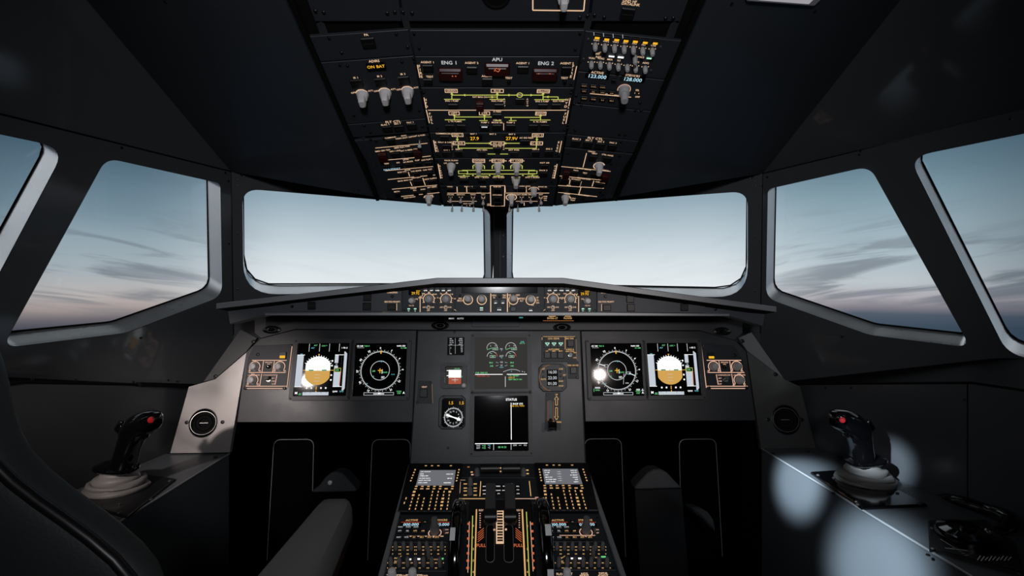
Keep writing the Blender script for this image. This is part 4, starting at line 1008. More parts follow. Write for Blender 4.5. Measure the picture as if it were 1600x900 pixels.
# ------------------------------------------------------------------ overhead panel
OZ = {'C': FO, 'L': FOL, 'R': FOR_}
def omod(name, label, side, pts, group='overhead control modules', m='plate'):
    """an overhead module: plate on the sloping overhead plane; returns (thing, frame of its face)"""
    fr = OZ[side]; cx = sum(p[0] for p in pts) / len(pts); cy = max(p[1] for p in pts)
    t = thing(name, label, 'overhead panel', fr.p(cx, cy), group)
    a, b = fr.uv(cx, sum(p[1] for p in pts) / len(pts))
    P = [fr.uv(*p) for p in pts]; P = [(x + (a - x) * .006, y + (b - y) * .012) for x, y in P]
    mb = MB(); mb.prism(fr, P, -.004, .002, m, .0008); mb.build('face_plate', t)
    return t, Fr(fr.w(0, 0, .002), fr.u, fr.v)
def edges(side, y):
    """left and right pixel edges of a column at image row y"""
    t = (y - 45) / (322 - 45.)
    sl, sr = 639 + (692 - 639) * t, 914 + (865 - 914) * t
    ol, orr = 499 + (603 - 499) * (y - 45) / 264., 1059 + (948 - 1059) * (y - 45) / 264.
    return {'C': (sl + .8, sr - .8), 'L': (ol, sl - .8), 'R': (sr + .8, orr)}[side]
def slab(side, y0, y1, tl=0, bl=None):
    """module outline between image rows (rows given at the seam side); tl = drop of the outer edge"""
    bl = tl if bl is None else bl
    if side == 'C': a, b = edges('C', y0), edges('C', y1); return [(a[0], y0), (a[1], y0), (b[1], y1), (b[0], y1)]
    fr = OZ[side]
    sgn = -1 if side == 'L' else 1
    def outer(y):
        s = edges(side, y)[1 if side == 'L' else 0]; b = fr.uv(s, y)[1]; return (sgn * .1535, b)
    s0, s1 = edges(side, y0)[1 if side == 'L' else 0], edges(side, y1)[1 if side == 'L' else 0]
    q = []
    for (a, b) in (outer(y0), outer(y1)):
        P = fr.w(a, b) - EYE; q.append((800 + FPX * P.dot(RT) / P.dot(FW), 450 - FPX * P.z / P.dot(FW)))
    return [(s0, y0), q[0], q[1], (s1, y1)]

BO_L = FOL.uv(606, 309)[1]; BO_R = FOR_.uv(945, 309)[1]
# housing behind the modules
t = thing('overhead_housing', 'black housing tray that carries all the overhead modules between the ceiling linings', 'overhead housing', FO.w(0, 0, -.03))
mb = MB(); mb.box(FO, -.150, .006, .150, .70, -.05, -.005, 'matte'); mb.prism(FOL, [(-.165, BO_L + .004), (0, .006), (0, .70), (-.165, .70)], -.05, -.005, 'matte'); mb.prism(FOR_, [(.165, BO_R + .004), (0, .006), (0, .70), (.165, .70)], -.05, -.005, 'matte'); mb.build('tray', t)
mb = MB(); 
for F_, s_ in ((FOL, -1), (FOR_, 1)):
    x = .1575 * s_; mb = MB(); mb.box(F_, x - .004, (BO_L if s_ < 0 else BO_R), x + .004, .70, -.006, .008, 'matte', 0, .001); mb.build('side_rail', t)

# --- centre column
C = []
t, f = omod('blank_overhead_panel', 'plain dark plate above the fire handles, without any switches', 'C', slab('C', 46, 86))
for x, y in ((647, 52), (655, 75), (906, 52), (899, 77)): screw(t, f, x, y, 2.4)
t, f = omod('fire_panel', 'fire panel with three red guarded handles marked ENG 1, APU and ENG 2', 'C', slab('C', 87, 135))
for x0, y0, x1, y1 in ((685, 104.5, 723, 124.5), (757, 97, 797, 117.5), (831, 105, 871.5, 125.5)): guard(t, f, x0, y0 + 1, x1, y1, .007, 'red_handle_guard')
for b in ((660, 100, 677, 111), (729, 103, 746, 114), (753, 121, 770, 133), (808, 102, 826, 113), (877, 103, 893, 115), (661, 122, 676, 131)): button(t, f, *b)
mk = MB()
for x, y, s_, h in ((702, 97.5, 'ENG 1', 6.2), (777, 92.5, 'APU', 6.0), (853, 98.5, 'ENG 2', 6.2)): mk.pt_(f, x, y, s_, h, 'dimwhite')
for x, y, s_ in ((668, 96.8, 'AGENT 1'), (737, 97.8, 'AGENT 2'), (761, 118.5, 'AGENT'), (817, 98.3, 'AGENT 1'), (886, 98.5, 'AGENT 2'), (671.5, 119.5, 'TEST'), (795, 121.5, 'TEST'), (882, 121.5, 'TEST')): mk.pt_(f, x, y, s_, 3.6)
for x, ch in ((655.2, 1), (895.5, -1)):
    for i, c_ in enumerate('FIRE'): mk.pt_(f, x + ch * i * 1.2, 103 + i * 5.4, c_, 4.6)
mk.pl(f, 652, 101, 656, 121, 1.2); mk.pl(f, 901, 103, 896.5, 124, 1.2)
mk.build('lit_markings', t)
mk = MB()
for x, y, m_ in ((777, 109, 'orange'),): 
    for dx_, dy_ in ((-5, 2), (-2, -3), (2, 3), (5, -2)): mk.pl(Fr(f.w(0, 0, .0095), f.u, f.v), x + dx_, y + dy_, x - dy_, y + dx_ * .5, 1.2, m_)
for x in (706, 711, 841, 858): mk.pr(Fr(f.w(0, 0, .0095), f.u, f.v), x, 118 if x < 800 else 114, x + 2, 119.5 if x < 800 else 115.5, 'orange')
mk.build('handle_glow', t)
for x in (795, 882): 
    mb = MB(); mb.lathe(f.at(x, 127), [(.004, 0), (.004, .004), (.0001, .005)], 'black', 12); mb.build('test_button', t)
for x, y in ((648, 97), (906, 96), (668, 131), (892, 131)): screw(t, f, x, y, 2.2)

def tank(mk, f, x, y, s_, w_=9.5): mk.pbox(f, x - w_, y - 2.4, x + w_, y + 2.6, 1.1); mk.pt_(f, x, y, s_, 3.4)
def arrow_up(mk, f, x, y, m='lime', k=2.4, d=1):
    a, b = f.uv(x, y); q = f.su(x, y) * k; mk.flat(f, [(a - q, b), (a + q, b), (a, b + d * q * 1.5)], .0009, m)
def arrow_h(mk, f, x, y, d=1, m='lime', k=2.4):
    a, b = f.uv(x, y); q = f.su(x, y) * k; mk.flat(f, [(a, b - q), (a, b + q), (a + d * q * 1.5, b)], .0009, m)
t, f = omod('hydraulic_panel', 'hydraulic panel with yellow-green flow lines and one red guard, below the fire panel', 'C', slab('C', 136, 169.5))
mk = MB(); tank(mk, f, 705, 141.5, 'GREEN'); tank(mk, f, 777, 141.5, 'BLUE'); tank(mk, f, 849, 142, 'YELLOW')
mk.pl(f, 706, 148.2, 808, 148.2, 1.3, 'lime'); mk.pl(f, 816, 148.2, 849, 148.2, 1.3, 'lime'); mk.parc(f, 812, 148.2, 4.3, 1.2, 0, 360, 'lime')
mk.pl(f, 706, 146, 706, 154.5, 1.3, 'lime'); mk.pl(f, 777, 146, 777, 154.5, 1.3, 'lime'); mk.pl(f, 848.5, 146, 848.5, 155, 1.3, 'lime'); mk.pl(f, 849, 151, 872, 151, 1.2, 'lime'); mk.pl(f, 872, 151, 872, 155, 1.2, 'lime'); mk.pl(f, 762, 151.2, 777, 151.2, 1.2, 'lime')
for x0, x1, y in ((694, 719, 154.8), (765, 789, 154.8), (835, 859, 155.4), (861, 884, 155.2)): mk.pl(f, x0, y, x1, y, 1.2, 'lime')
for x, y, s_ in ((706, 157.2, 'ENG 1 PUMP'), (777, 157.2, 'ELEC PUMP'), (847, 158, 'ENG 2 PUMP'), (873, 157.5, 'ELEC PUMP'), (750, 151.2, 'RAT MAN ON'), (812, 148.2, 'PTU')): mk.pt_(f, x, y, s_, 3.0, sq=.85)
for x, y in ((706, 147), (777, 147), (848.5, 147)): arrow_up(mk, f, x, y)
for x, y, d in ((727, 148.2, -1), (796, 148.2, -1), (829, 148.2, 1), (857, 151, -1), (768, 151.2, 1)): arrow_h(mk, f, x, y, d)
for x, s_ in ((788, 'AUTO'), (824, 'AUTO')):
    for i, c_ in enumerate(s_): mk.pt_(f, x, 154.5 + i * 3.4, c_, 2.8)
for x, s_, d in ((664.5, 'HYD', 1), (886, 'HYD', -1)):
    for i, c_ in enumerate(s_): mk.pt_(f, x + i * d, 155.5 + i * 5.2, c_, 4.4)
mk.pl(f, 662.5, 152, 666, 169, 1.2); mk.pl(f, 891, 153, 888, 169, 1.2); mk.build('lit_markings', t)
for x in (708, 780, 848, 869): button(t, f, x - 8, 161, x + 8, 169)
button(t, f, 805, 152.5, 820, 161)
guard(t, f, 744, 155.5, 756, 169, .012, 'red_switch_guard')
for x, y in ((658, 141), (893, 140), (662, 144), (890, 166)): screw(t, f, x, y, 2)
t, f = omod('fuel_panel', 'fuel panel with white rule across its top, below the hydraulic panel', 'C', slab('C', 170, 205.5))
mk = MB(); mk.pl(f, 669, 171.8, 885, 171.8, 1.2, 'warm'); tank(mk, f, 709.5, 176.6, 'LEFT', 8); tank(mk, f, 757, 176.6, 'CTR', 8); tank(mk, f, 845, 177, 'RIGHT', 8)
mk.pl(f, 710, 182.4, 768, 182.4, 1.3, 'lime'); mk.pl(f, 788, 183, 845, 183, 1.3, 'lime'); mk.pl(f, 710, 180, 710, 187, 1.3, 'lime'); mk.pl(f, 757, 180, 757, 187, 1.3, 'lime'); mk.pl(f, 798.5, 183, 798.5, 188, 1.3, 'lime'); mk.pl(f, 844.5, 181, 844.5, 187, 1.3, 'lime')
for x0, x1, y in ((695, 727, 186.8), (749, 762, 188), (773, 783, 188), (795, 807, 188), (828, 860, 187.2)): mk.pl(f, x0, y, x1, y, 1.2, 'lime')
for x, y in ((710, 180.6), (757, 180.6), (844.5, 181)): arrow_up(mk, f, x, y)
for x, y, s_ in ((711, 189.3, 'L TK PUMPS'), (758, 191, 'PUMP 1'), (777, 191, 'MODE SEL'), (798, 191, 'PUMP 2'), (777, 173.9, 'X FEED'), (844, 190, 'R TK PUMPS'), (777, 187.5, 'CTR TK')): mk.pt_(f, x, y, s_, 3.0, sq=.9)
for x, s_, d in ((671.5, 'FUEL', 1), (883.5, 'FUEL', -1)):
    for i, c_ in enumerate(s_): mk.pt_(f, x + i * d * 1.2, 177.5 + i * 4.6, c_, 4.2)
mk.pl(f, 666, 171, 671, 192, 1.2); mk.pl(f, 888, 172, 884, 193, 1.2); mk.pl(f, 787, 192, 787, 203, .9); mk.build('lit_markings', t)
for x in (703, 721, 757, 776.5, 798, 833, 851): button(t, f, x - 7.6, 193.5, x + 7.6, 202.5, lm2='dimwhite' if x == 757 else None)
button(t, f, 769.5, 176.5, 784, 184.5)
for x, y in ((668, 197), (683, 199), (888, 195), (882, 202)): screw(t, f, x, y, 2)
t, f = omod('electrical_panel', 'electrical panel with two amber battery voltage windows and bus bar lines', 'C', slab('C', 206.5, 245.5))
mk = MB(); tank(mk, f, 714.8, 210.3, 'GEN 1', 8.5); tank(mk, f, 840.3, 210.8, 'GEN 2', 8.5); tank(mk, f, 717, 223.3, 'AC BUS 1', 9); tank(mk, f, 777.5, 223.5, 'AC ESS', 10.5); tank(mk, f, 838.5, 223.5, 'AC BUS 2', 9)
mk.pl(f, 727, 223.5, 765, 223.5, 1.3, 'lime'); mk.pl(f, 790, 223.5, 812, 223.5, 1.3, 'lime'); mk.pl(f, 714.5, 213, 714.5, 220, 1.3, 'lime'); mk.pl(f, 839, 213, 838, 231, 1.3, 'lime'); mk.pl(f, 716, 226, 716, 231.2, 1.3, 'lime'); mk.pl(f, 716, 231.2, 770, 231.2, 1.3, 'lime'); mk.pl(f, 789, 231.4, 838, 231.4, 1.3, 'lime')
mk.pl(f, 762, 240.3, 774, 240.3, 1.2, 'lime'); mk.pl(f, 781.5, 240.3, 794, 240.3, 1.2, 'lime'); arrow_h(mk, f, 764, 223.5, 1); arrow_h(mk, f, 791, 223.5, -1); arrow_up(mk, f, 714.5, 217, d=-1); arrow_up(mk, f, 839, 217, d=-1)
for x, y, s_ in ((693, 208.3, 'COMMERCIAL'), (740, 208.8, 'BAT 1'), (770, 209, 'BAT 2'), (800, 209.3, 'BAT 2'), (695, 221.8, 'GALY & CAB'), (698, 233.6, 'IDG 1'), (717, 232.9, 'GEN 1'), (753, 233.8, 'APU GEN'), (803, 234, 'EXT PWR'), (837, 232.8, 'GEN 2'), (858, 232.3, 'IDG 2'), (822.5, 215, 'AC ESS FEED'), (777, 228.2, 'BUS TIE')): mk.pt_(f, x, y, s_, 3.0, sq=.9)
for x, s_, d in ((680.5, 'ELEC', 1), (873, 'ELEC', -1)):
    for i, c_ in enumerate(s_): mk.pt_(f, x + i * d * 1.0, 222 + i * 4.4, c_, 4.0)
mk.pl(f, 677.5, 219, 681, 237, 1.2); mk.pl(f, 877.5, 220, 874, 238, 1.2)
for x, s_ in ((706.5, 'AUTO'), (787, 'AUTO')):
    for i, c_ in enumerate(s_): mk.pt_(f, x, 224.5 + i * 2.8, c_, 2.4)
mk.build('lit_markings', t)
for b in ((687, 211, 703, 220), (691, 225, 705.5, 232.5), (691, 235.5, 706, 243), (710, 234.5, 724.5, 242.5), (746, 235.5, 760, 243), (771, 229.5, 784, 238), (796, 236, 810.5, 243), (829.5, 235, 843.5, 242.5), (850, 234.5, 864.5, 242.5), (812.5, 217.5, 828, 225)): button(t, f, *b)
for x0, x1, s_ in ((729.5, 753.5, '27.9'), (787.5, 811.5, '27.9V')):
    mb = MB(); mb.pxbox(f, x0, 211, x1, 219, 0, .002, 'lens', .001, .0006); d_ = mb.build('voltage_display', t)
    mk = MB(); mk.pt_(f, (x0 + x1) / 2, 215, s_, 7.0, 'amber', .0026, sq=.8); mk.build('digits', d_)
for x, y in ((683, 241), (687, 246 - 3), (869, 240), (873, 243)): screw(t, f, x, y, 2)
t, f = omod('air_conditioning_panel', 'air panel with five light grey knobs, three of them in yellow hexagons', 'C', slab('C', 246.5, 288.5))
mk = MB()
for x, s_ in ((748, 'COCKPIT'), (778, 'FWD CABIN'), (807, 'AFT CABIN')):
    tank(mk, f, x, 250.8, s_, 9.2); a, b = f.uv(x, 261); k = f.su(x, 261)
    mk.pline(f, [(a + 9.5 * k * cos(R(q)), b + 9.0 * k * sin(R(q))) for q in (200, 160, 120, 60, 20, -20)], 1.3 * k, .0009, 'lime'); mk.pl(f, x, 253.5, x, 256.5, 1, 'warm')
mk.pl(f, 722, 265.8, 836, 265.8, 1.3, 'lime'); mk.pl(f, 728, 271.5, 836, 271.5, 1.4, 'lime'); mk.pbox(f, 716.5, 266.6, 730.5, 271, 1.0, 'lime'); mk.pbox(f, 826, 266.6, 839, 271, 1.0, 'lime')
for x0, x1 in ((716, 734), (744, 762), (771, 787), (824, 841)): mk.pl(f, x0, 274.8, x1, 274.8, 1.2, 'lime')
for x in (725, 739, 765, 779, 817, 832): arrow_up(mk, f, x, 274.3, 'lime', 1.8)
for x, y, s_ in ((705, 250.3, 'PACK FLOW'), (696, 254.5, 'LO'), (714, 254.5, 'HI'), (851, 254, 'HOT AIR'), (849, 265.8, 'PACK 2'), (806, 276.5, 'X BLEED'), (725, 276.8, 'PACK 1'), (753, 276.8, 'ENG 1 BLEED'), (779, 276.8, 'APU BLEED'), (832, 276.8, 'ENG 2 BLEED')): mk.pt_(f, x, y, s_, 2.9, sq=.9)
for x, s_, d in ((687, 'AIR', 1), (867.5, 'AIR', -1)):
    for i, c_ in enumerate(s_ + ' COND' if 0 else 'AIRCND'): mk.pt_(f, x + i * d * .6, 259 + i * 3.6, c_, 3.3)
mk.pl(f, 684.5, 256, 688.5, 278.5, 1.2); mk.pl(f, 870.5, 256, 866, 278.5, 1.2); mk.build('lit_markings', t)
for x, y in ((705, 258.5), (748, 258), (778, 258), (807, 258), (806, 279.5)): selector(t, f, x, y, 6.6, .026)
for b in ((718, 279, 732, 284.5), (746, 279, 760, 284.5), (772, 279, 786, 284.5), (824.5, 279, 838.5, 284.5), (844, 256.5, 857, 263.5), (842.5, 268, 856, 275)): button(t, f, *b)
for x, y in ((683, 251), (690, 286), (872, 251), (862, 284)): screw(t, f, x, y, 2)
t, f = omod('lighting_and_ice_panel', 'lowest centre overhead panel with a row of white toggles along the windshields', 'C', slab('C', 289.5, 322))
mk = MB(); mk.pl(f, 699, 301.3, 766, 301.3, 1.4); mk.pl(f, 790, 301.3, 858, 301.3, 1.2); mk.pbox(f, 766.5, 289.8, 788.5, 321.5, 1.2)
for x, y, s_ in ((703, 291.3, 'WING'), (732, 289.8 + 1.2, 'ENG 1 - 2'), (755, 291.3, 'PROBE'), (777, 291.5, 'RAM AIR'), (777, 304.3, 'DITCHING'), (820, 290.5, 'CABIN PRESS'), (848, 291.5, 'MODE SEL'), (704, 303.8, 'STROBE'), (720, 303.8, 'BEACON'), (739, 303.8, 'WING'), (755, 303.8, 'NAV'), (800, 303.8, 'LDG ELEV'), (815, 303.8, 'SEAT BELTS'), (829, 303.8, 'NO SMOKING'), (845, 303.8, 'EXIT'), (763.5, 318.5, 'ON'), (763.5, 321 - .5, 'OFF'), (732, 318, 'RWY TURN'), (732, 321, 'L   R'), (852, 306.5, 'ARM'), (852, 309.5, 'OFF'), (852, 312.5, 'ON')): mk.pt_(f, x, y, s_, 2.5, sq=.85)
for x in (714, 729, 789, 822): mk.pl(f, x, 291.5, x + .5, 300, 1.2)
for x0, x1 in ((699, 717), (722, 745), (806, 840)): mk.pl(f, x0, 314.2, x1, 314.2, .9)
for x in (704, 720, 739, 755, 815, 829, 845): mk.pl(f, x - 3, 307, x - 1, 309, .7); mk.pl(f, x + 3, 307, x + 1, 309, .7); mk.pl(f, x - 3, 310, x + 3, 310, .5)
mk.parc(f, 799, 308, 8, 1.3, 0, 360); mk.parc(f, 834, 297, 8, 1, 10, 170); mk.pl(f, 819, 316, 819, 321, 1); mk.build('lit_markings', t)
for b in ((698, 293, 711, 300), (733, 293, 745, 300), (751, 293, 763, 300), (771, 293.5, 784, 300), (771, 307, 784, 313), (772, 314.5, 784, 320.5), (808, 293, 822, 299.5), (845, 293, 858, 299.5)): button(t, f, *b)
for x, y in ((704, 309), (720, 309.5), (739, 311), (755, 312.5), (815, 310), (829, 310), (845, 312)): toggle(t, f, x, y, 2.3, .017, 'knob', lean=.25)
selector(t, f, 799, 307.5, 5.2, .026); round_knob(t, f, 834, 296, 5.2, .020, 'knob', 'landing_elevation_knob')
for x, y in ((707, 320.5), (722, 320.5), (740, 320.5), (755.5, 320.5), (796, 320.5), (809, 320.5), (842, 320.5)): toggle(t, f, x, y, 1.9, .022, 'knob', 'lower_toggle_switch', lean=.1)
for x, y in ((694, 292), (697, 320 - 2), (862, 292), (861, 318)): screw(t, f, x, y, 1.8)

# --- left column
t, f = omod('cabin_call_panel', 'dark plate with a single square button under the letters PA', 'L', slab('L', 45, 85))
button(t, f, 564.5, 57.5, 586.5, 74.5); mk = MB(); mk.pt_(f, 572, 54, 'PA', 4); mk.build('lit_markings', t)
for x, y in ((514, 59), (534, 82), (619, 53), (637, 73)): screw(t, f, x, y, 2.6)
t, f = omod('inertial_reference_panel', 'inertial reference panel with amber ON BAT window and three light grey knobs', 'L', slab('L', 86, 184))
mb = MB(); mb.pxbox(f, 572.5, 97.5, 603.5, 108.5, 0, .004, 'lens', .002, .001); d_ = mb.build('battery_display', t)
mk = MB(); mk.pt_(f, 587.5, 101.5, 'ON BAT', 5.2, 'amber', .0045); mk.build('digits', d_)
mk = MB(); mk.pt_(f, 584.5, 95, 'ADIRS', 4.4)
for x, y, s_ in ((556, 121, 'IR 1'), (593, 118.7, 'IR 2'), (629.5, 115.3, 'IR 3')): mk.pt_(f, x, y, s_, 3.4)
for x, y in ((566, 146.5), (601.5, 144), (637, 141.5)):
    mk.parc(f, x, y + 1, 10, 1.3, 25, 155); mk.pt_(f, x - 14, y - 2, 'OFF', 3.0, ang=.06); mk.pt_(f, x - 2, y - 6.2, 'NAV', 3.0); mk.pt_(f, x + 13, y - 5, 'ATT', 3.0)
mk.build('lit_markings', t)
for b in ((547.5, 123, 567, 135), (584.5, 121, 604, 133), (621.5, 118, 640, 131)): button(t, f, *b)
for x, y in ((566.5, 147.5), (602, 145), (637, 142.5)): selector(t, f, x, y, 9.2, .028)
for x, y in ((531, 101), (543, 102.5), (628, 96), (646, 91), (553, 180), (641, 166), (655, 172)): screw(t, f, x, y, 2.4)
t, f = omod('flight_control_panel', 'narrow panel of three dark square buttons marked FLT CTL, on the left column', 'L', slab('L', 184.5, 205))
mk = MB(); mk.pt_(f, 614, 189.8, 'FLT CTL', 4.6); 
for x, y, s_ in ((602, 194.5, 'ELAC 1'), (621, 192.8, 'SEC 1'), (641, 191.0, 'FAC 1')): mk.pt_(f, x, y, s_, 3.0)
mk.build('lit_markings', t)
for b in ((597.5, 196, 613.5, 205), (615.5, 195, 632, 204), (635.5, 191.8, 651.5, 201.5)): button(t, f, *b)
for x, y in ((569, 195.5), (579, 206), (660, 197)): screw(t, f, x, y, 2.2)
t, f = omod('emergency_and_recorder_panel', 'lower left overhead panel crowded with lit rules, two red guards and a knob', 'L', [slab('L', 209.5, 318)[0], slab('L', 209.5, 318)[1], (606.5, 310), (690, 321.5)])
mk = MB()
for x0, y0, x1, y1 in ((586.5, 231, 668, 223.4), (594.5, 250.5, 653, 245.5), (660, 244.8, 673, 243.3), (602, 266.5, 676.5, 259.8), (606, 280.2, 680, 273), (612.5, 295.3, 683, 288.8), (625, 306.8, 686.5, 300.5)): mk.pl(f, x0, y0, x1, y1, 1.1)
for x, y, s_ in ((610, 214.5, 'COMMAND'), (631, 211.5, 'EVAC'), (631, 215, 'HORN SHUT OFF'), (654, 211.6, 'CAPT & PURS'), (628, 229.5, 'EMER ELEC PWR'), (598, 235, 'EMER GEN TEST'), (617, 235.5, 'GEN 1 LINE'), (639, 234, 'RAT & EMER GEN'), (634, 248.9, 'GPWS'), (604, 255.3, 'TERR'), (622, 253.8, 'SYS'), (637.5, 252.4, 'G/S MODE'), (652, 250, 'FLAP'), (667, 249, 'LDG FLAP 3'), (637, 265.2, 'RCDR'), (628, 268.3, 'GND CTL'), (650, 266.7, 'CVR ERASE'), (668, 264.7, 'CVR TEST'), (650, 277.2, 'OXYGEN'), (633, 281.5, 'MASK MAN ON'), (672, 279, 'CREW SUPPLY'), (646, 293.8, 'CALLS'), (620, 299, 'MECH'), (648, 296.8, 'ALL'), (661, 295.5, 'FWD'), (675, 292, 'AFT EMER'), (640, 308, 'RAIN RPLNT'), (672, 305, 'WIPER')): mk.pt_(f, x, y, s_, 2.8, sq=.85, ang=.07)
for x0, y0, x1, y1 in ((638, 268.5, 640, 275), (660.5, 277.8, 664.5, 289), (641, 283.5, 643.8, 290)): mk.pl(f, x0, y0, x1, y1, 1.0)
for x, y in ((611, 262.5), (624, 261)): mk.pt_(f, x - 5, y, 'FAULT', 3.2, 'cyanlcd', .005)
mk.parc(f, 670, 309, 7.5, 1.1, 10, 170); mk.build('lit_markings', t)
for b in ((604, 216, 618.5, 226.5), (628, 218, 637.5, 225), (610.5, 237.5, 626, 246.5), (631, 236, 646, 244), (599, 257.5, 612, 264.5), (617, 256, 630, 263), (633.5, 254.5, 645, 260), (648, 252.5, 660, 259), (663, 252, 676, 258.5), (623, 269.5, 636, 276), (646, 268.5, 656, 275), (667, 267.5, 676, 274), (645.5, 280.5, 662, 288.5), (667.5, 280.5, 681, 287.5), (617, 300.5, 626, 306.5), (645.5, 298.5, 654, 303.5), (660, 297, 667, 302.5), (671, 293.5, 684, 299.5)): button(t, f, *b)
guard(t, f, 592, 237.5, 605.5, 250, .010); guard(t, f, 646.5, 232.5, 659, 243, .010)
toggle(t, f, 655.5, 221, 2.8, .018, 'mark', lean=.1); selector(t, f, 670, 308, 6.2, .024)
mb = MB(); mb.lathe(f.at(643, 312), [(.004, 0), (.004, .004), (.0001, .005)], 'black', 12); mb.build('rain_repellent_button', t)
for x, y in ((579, 217.5), (588, 220), (669, 212), (688, 318 - 6)): screw(t, f, x, y, 2.2)

# --- right column
def audio_grid(t, f, r1, r2, extra, kr, h, m, capm=None):
    for x, y in r1 + r2: cap_knob(t, f, x, y, kr, h, m)
    for x, y in extra: cap_knob(t, f, x, y, kr * 1.05, h * 1.2, m)
t, f = omod('audio_control_panel', 'upper right overhead audio panel of pale finger knobs under seven amber lights', 'R', slab('R', 47, 109.5), 'audio control panels')
r1 = [(930, 69), (945, 70.5), (960, 71.5), (975, 73), (989.5, 74), (1004, 76), (1019, 77)]
r2 = [(924, 97.5), (938, 98), (952, 99.5), (966, 101), (980, 102.5), (993, 103.5), (1008, 105)]
for x, y in r1: cap_knob(t, f, x, y, 4.1, .016, 'knobm')
for x, y in r2: cap_knob(t, f, x, y, 3.9, .015, 'knobm')
cap_knob(t, f, 992, 88, 3.9, .020, 'knobm', 'selector_knob')
mk = MB()
for (x, y), s_ in zip(((933, 57), (948, 59.5), (963.5, 60.2), (978, 61.8), (992.6, 62.8), (1008, 64.5), (1023.6, 65.6)), ('CALL', 'CALL', 'CALL', 'CALL', 'CALL', 'MECH', 'ATT')):
    mk.pr(f, x - 3.8, y - 1.6, x + 3.8, y + 1.8, 'amber', .0040)
for (x, y), s_ in zip(r1, ('VHF1', 'VHF2', 'VHF3', 'HF1', 'HF2', 'INT', 'CAB')): mk.pt_(f, x + 2, y - 6.5, s_, 3.0)
for (x, y), s_ in zip(r2, ('VOR1', 'VOR2', 'MKR', 'ILS', '', 'ADF1', 'ADF2')):
    if s_: mk.pt_(f, x + 1, y - 7, s_, 3.0)
for x, y in r1 + r2:
    for d_ in (-5, 5): mk.pr(f, x + d_ - .7, y - 1.8, x + d_ + .7, y - .4, 'warm')
for x in (928, 943, 958, 973): mk.pl(f, x - .2, 50 + (x - 928) * .08, x + .3, 56.5 + (x - 928) * .08, .7, 'dimwhite')
mk.pr(f, 951, 85.8, 960, 88.2, 'white', .0022); mk.pr(f, 965, 87, 974.5, 89.8, 'white', .0022); mk.pr(f, 1010, 88.8, 1018, 91.2, 'mint', .0022); mk.pt_(f, 934, 84, 'INT', 3); mk.pt_(f, 935, 88.5, 'RAD', 3); mk.pl(f, 933, 83, 939, 81, .7); mk.pt_(f, 1001, 88.8, 'VOICE', 2.8)
mk.build('lit_markings', t)
for x, y in zip((933, 948, 963.5, 978, 992.6, 1008, 1023.6), (56.5, 58.5, 59.5, 61, 62, 64, 65)):
    mb = MB(); mb.pxbox(f, x - 5.2, y - 4, x + 5.2, y + 3.6, 0, .0035, 'black', .0005, .0005); mb.build('call_button', t)
for x, y in ((919, 61), (1032, 73), (912, 92), (1017, 116 - 6)): screw(t, f, x, y, 2.6, 'bezel')
t, f = omod('radio_management_panel', 'overhead radio panel showing 123.000 and 128.000 beside a large grey knob', 'R', slab('R', 110.5, 160), 'radio tuning panels')
for x0, x1, y0, y1 in ((914, 952, 115, 122.5), (969, 1008, 119.5, 127.5)):
    mb = MB(); mb.pxbox(f, x0, y0, x1, y1, 0, .0015, 'lens', .001, .0004); d_ = mb.build('frequency_display', t)
    mk = MB(); mk.pt_(f, (x0 + x1) / 2, (y0 + y1) / 2 - .3, '123.000' if x0 < 930 else '128.000', 6.6, 'cyanlcd', .002, sq=.98); mk.build('digits', d_)
mk = MB(); mk.pt_(f, 933.5, 113.2, 'ACTIVE', 4.2); mk.pt_(f, 988.5, 118, 'STBY/CRS', 4.2, sq=.9)
mk.parc(f, 975, 139.5, 10, 1.0, -20, 200, 'peach'); mk.pl(f, 922, 145.8, 986, 151.5, 1.2); mk.pt_(f, 956, 148, 'STBY NAV', 3.2)
for x, y, s_ in ((996, 140.5, 'SEL'), (992, 145, 'I'), (996, 151, 'OFF'), (998, 146, '^')): mk.pt_(f, x, y, s_, 3)
for i in range(3):
    for j in range(4):
        x, y = 912 + j * 14.2, 132 + i * 8.2 + j * 1.1 + (3.4 if i == 2 else 0)
        if i == 0 and j == 3: continue
        mk.pt_(f, x + 1, y, ('VHF1', 'VHF2', 'VHF3', '', 'HF1', 'SEL', 'HF2', 'AM', 'NAV', 'VOR', 'ILS', 'MLS')[i * 4 + j], 2.6, 'warmdim', .0045)
mk.build('lit_markings', t)
for i in range(3):
    for j in range(4):
        x, y = 912 + j * 14.2, 132 + i * 8.2 + j * 1.1 + (3.4 if i == 2 else 0)
        if i == 0 and j == 3: continue
        button(t, f, x - 4.5, y - 3, x + 6, y + 3, seam=False)
button(t, f, 955.5, 122.5, 963, 127, seam=False)
dual_knob(t, f, 975, 139, 8.6, .034, 'knobm')
for x, y in ((892, 145), (900, 149), (905, 163 - 4), (1000, 160)): screw(t, f, x, y, 2.4)
t, f = omod('blank_side_panel', 'plain dark plate on the right column below the overhead radio panel', 'R', slab('R', 161, 208))
for x, y in ((897, 162), (908, 164), (993, 172), (1002, 172), (887, 203 - 3), (899, 203)): screw(t, f, x, y, 2.2)
t, f = omod('flight_control_panel', 'narrow panel of four dark square buttons marked FLT CTL, on the right column', 'R', slab('R', 209, 228))
mk = MB(); mk.pt_(f, 930, 216, 'FLT CTL', 4.6)
for x, y, s_ in ((901, 216.8, 'ELAC 2'), (920, 218.8, 'SEC 2'), (939, 221, 'SEC 3'), (958, 222.8, 'FAC 2')): mk.pt_(f, x, y, s_, 3)
mk.build('lit_markings', t)
for b in ((892, 218, 907, 227), (911, 220, 926, 229.5), (929.5, 222.5, 945, 232), (949, 225, 964, 233.5)): button(t, f, *b)
for x, y in ((883, 212), (977, 210), (968, 209.5), (970, 221)): screw(t, f, x, y, 2.2)
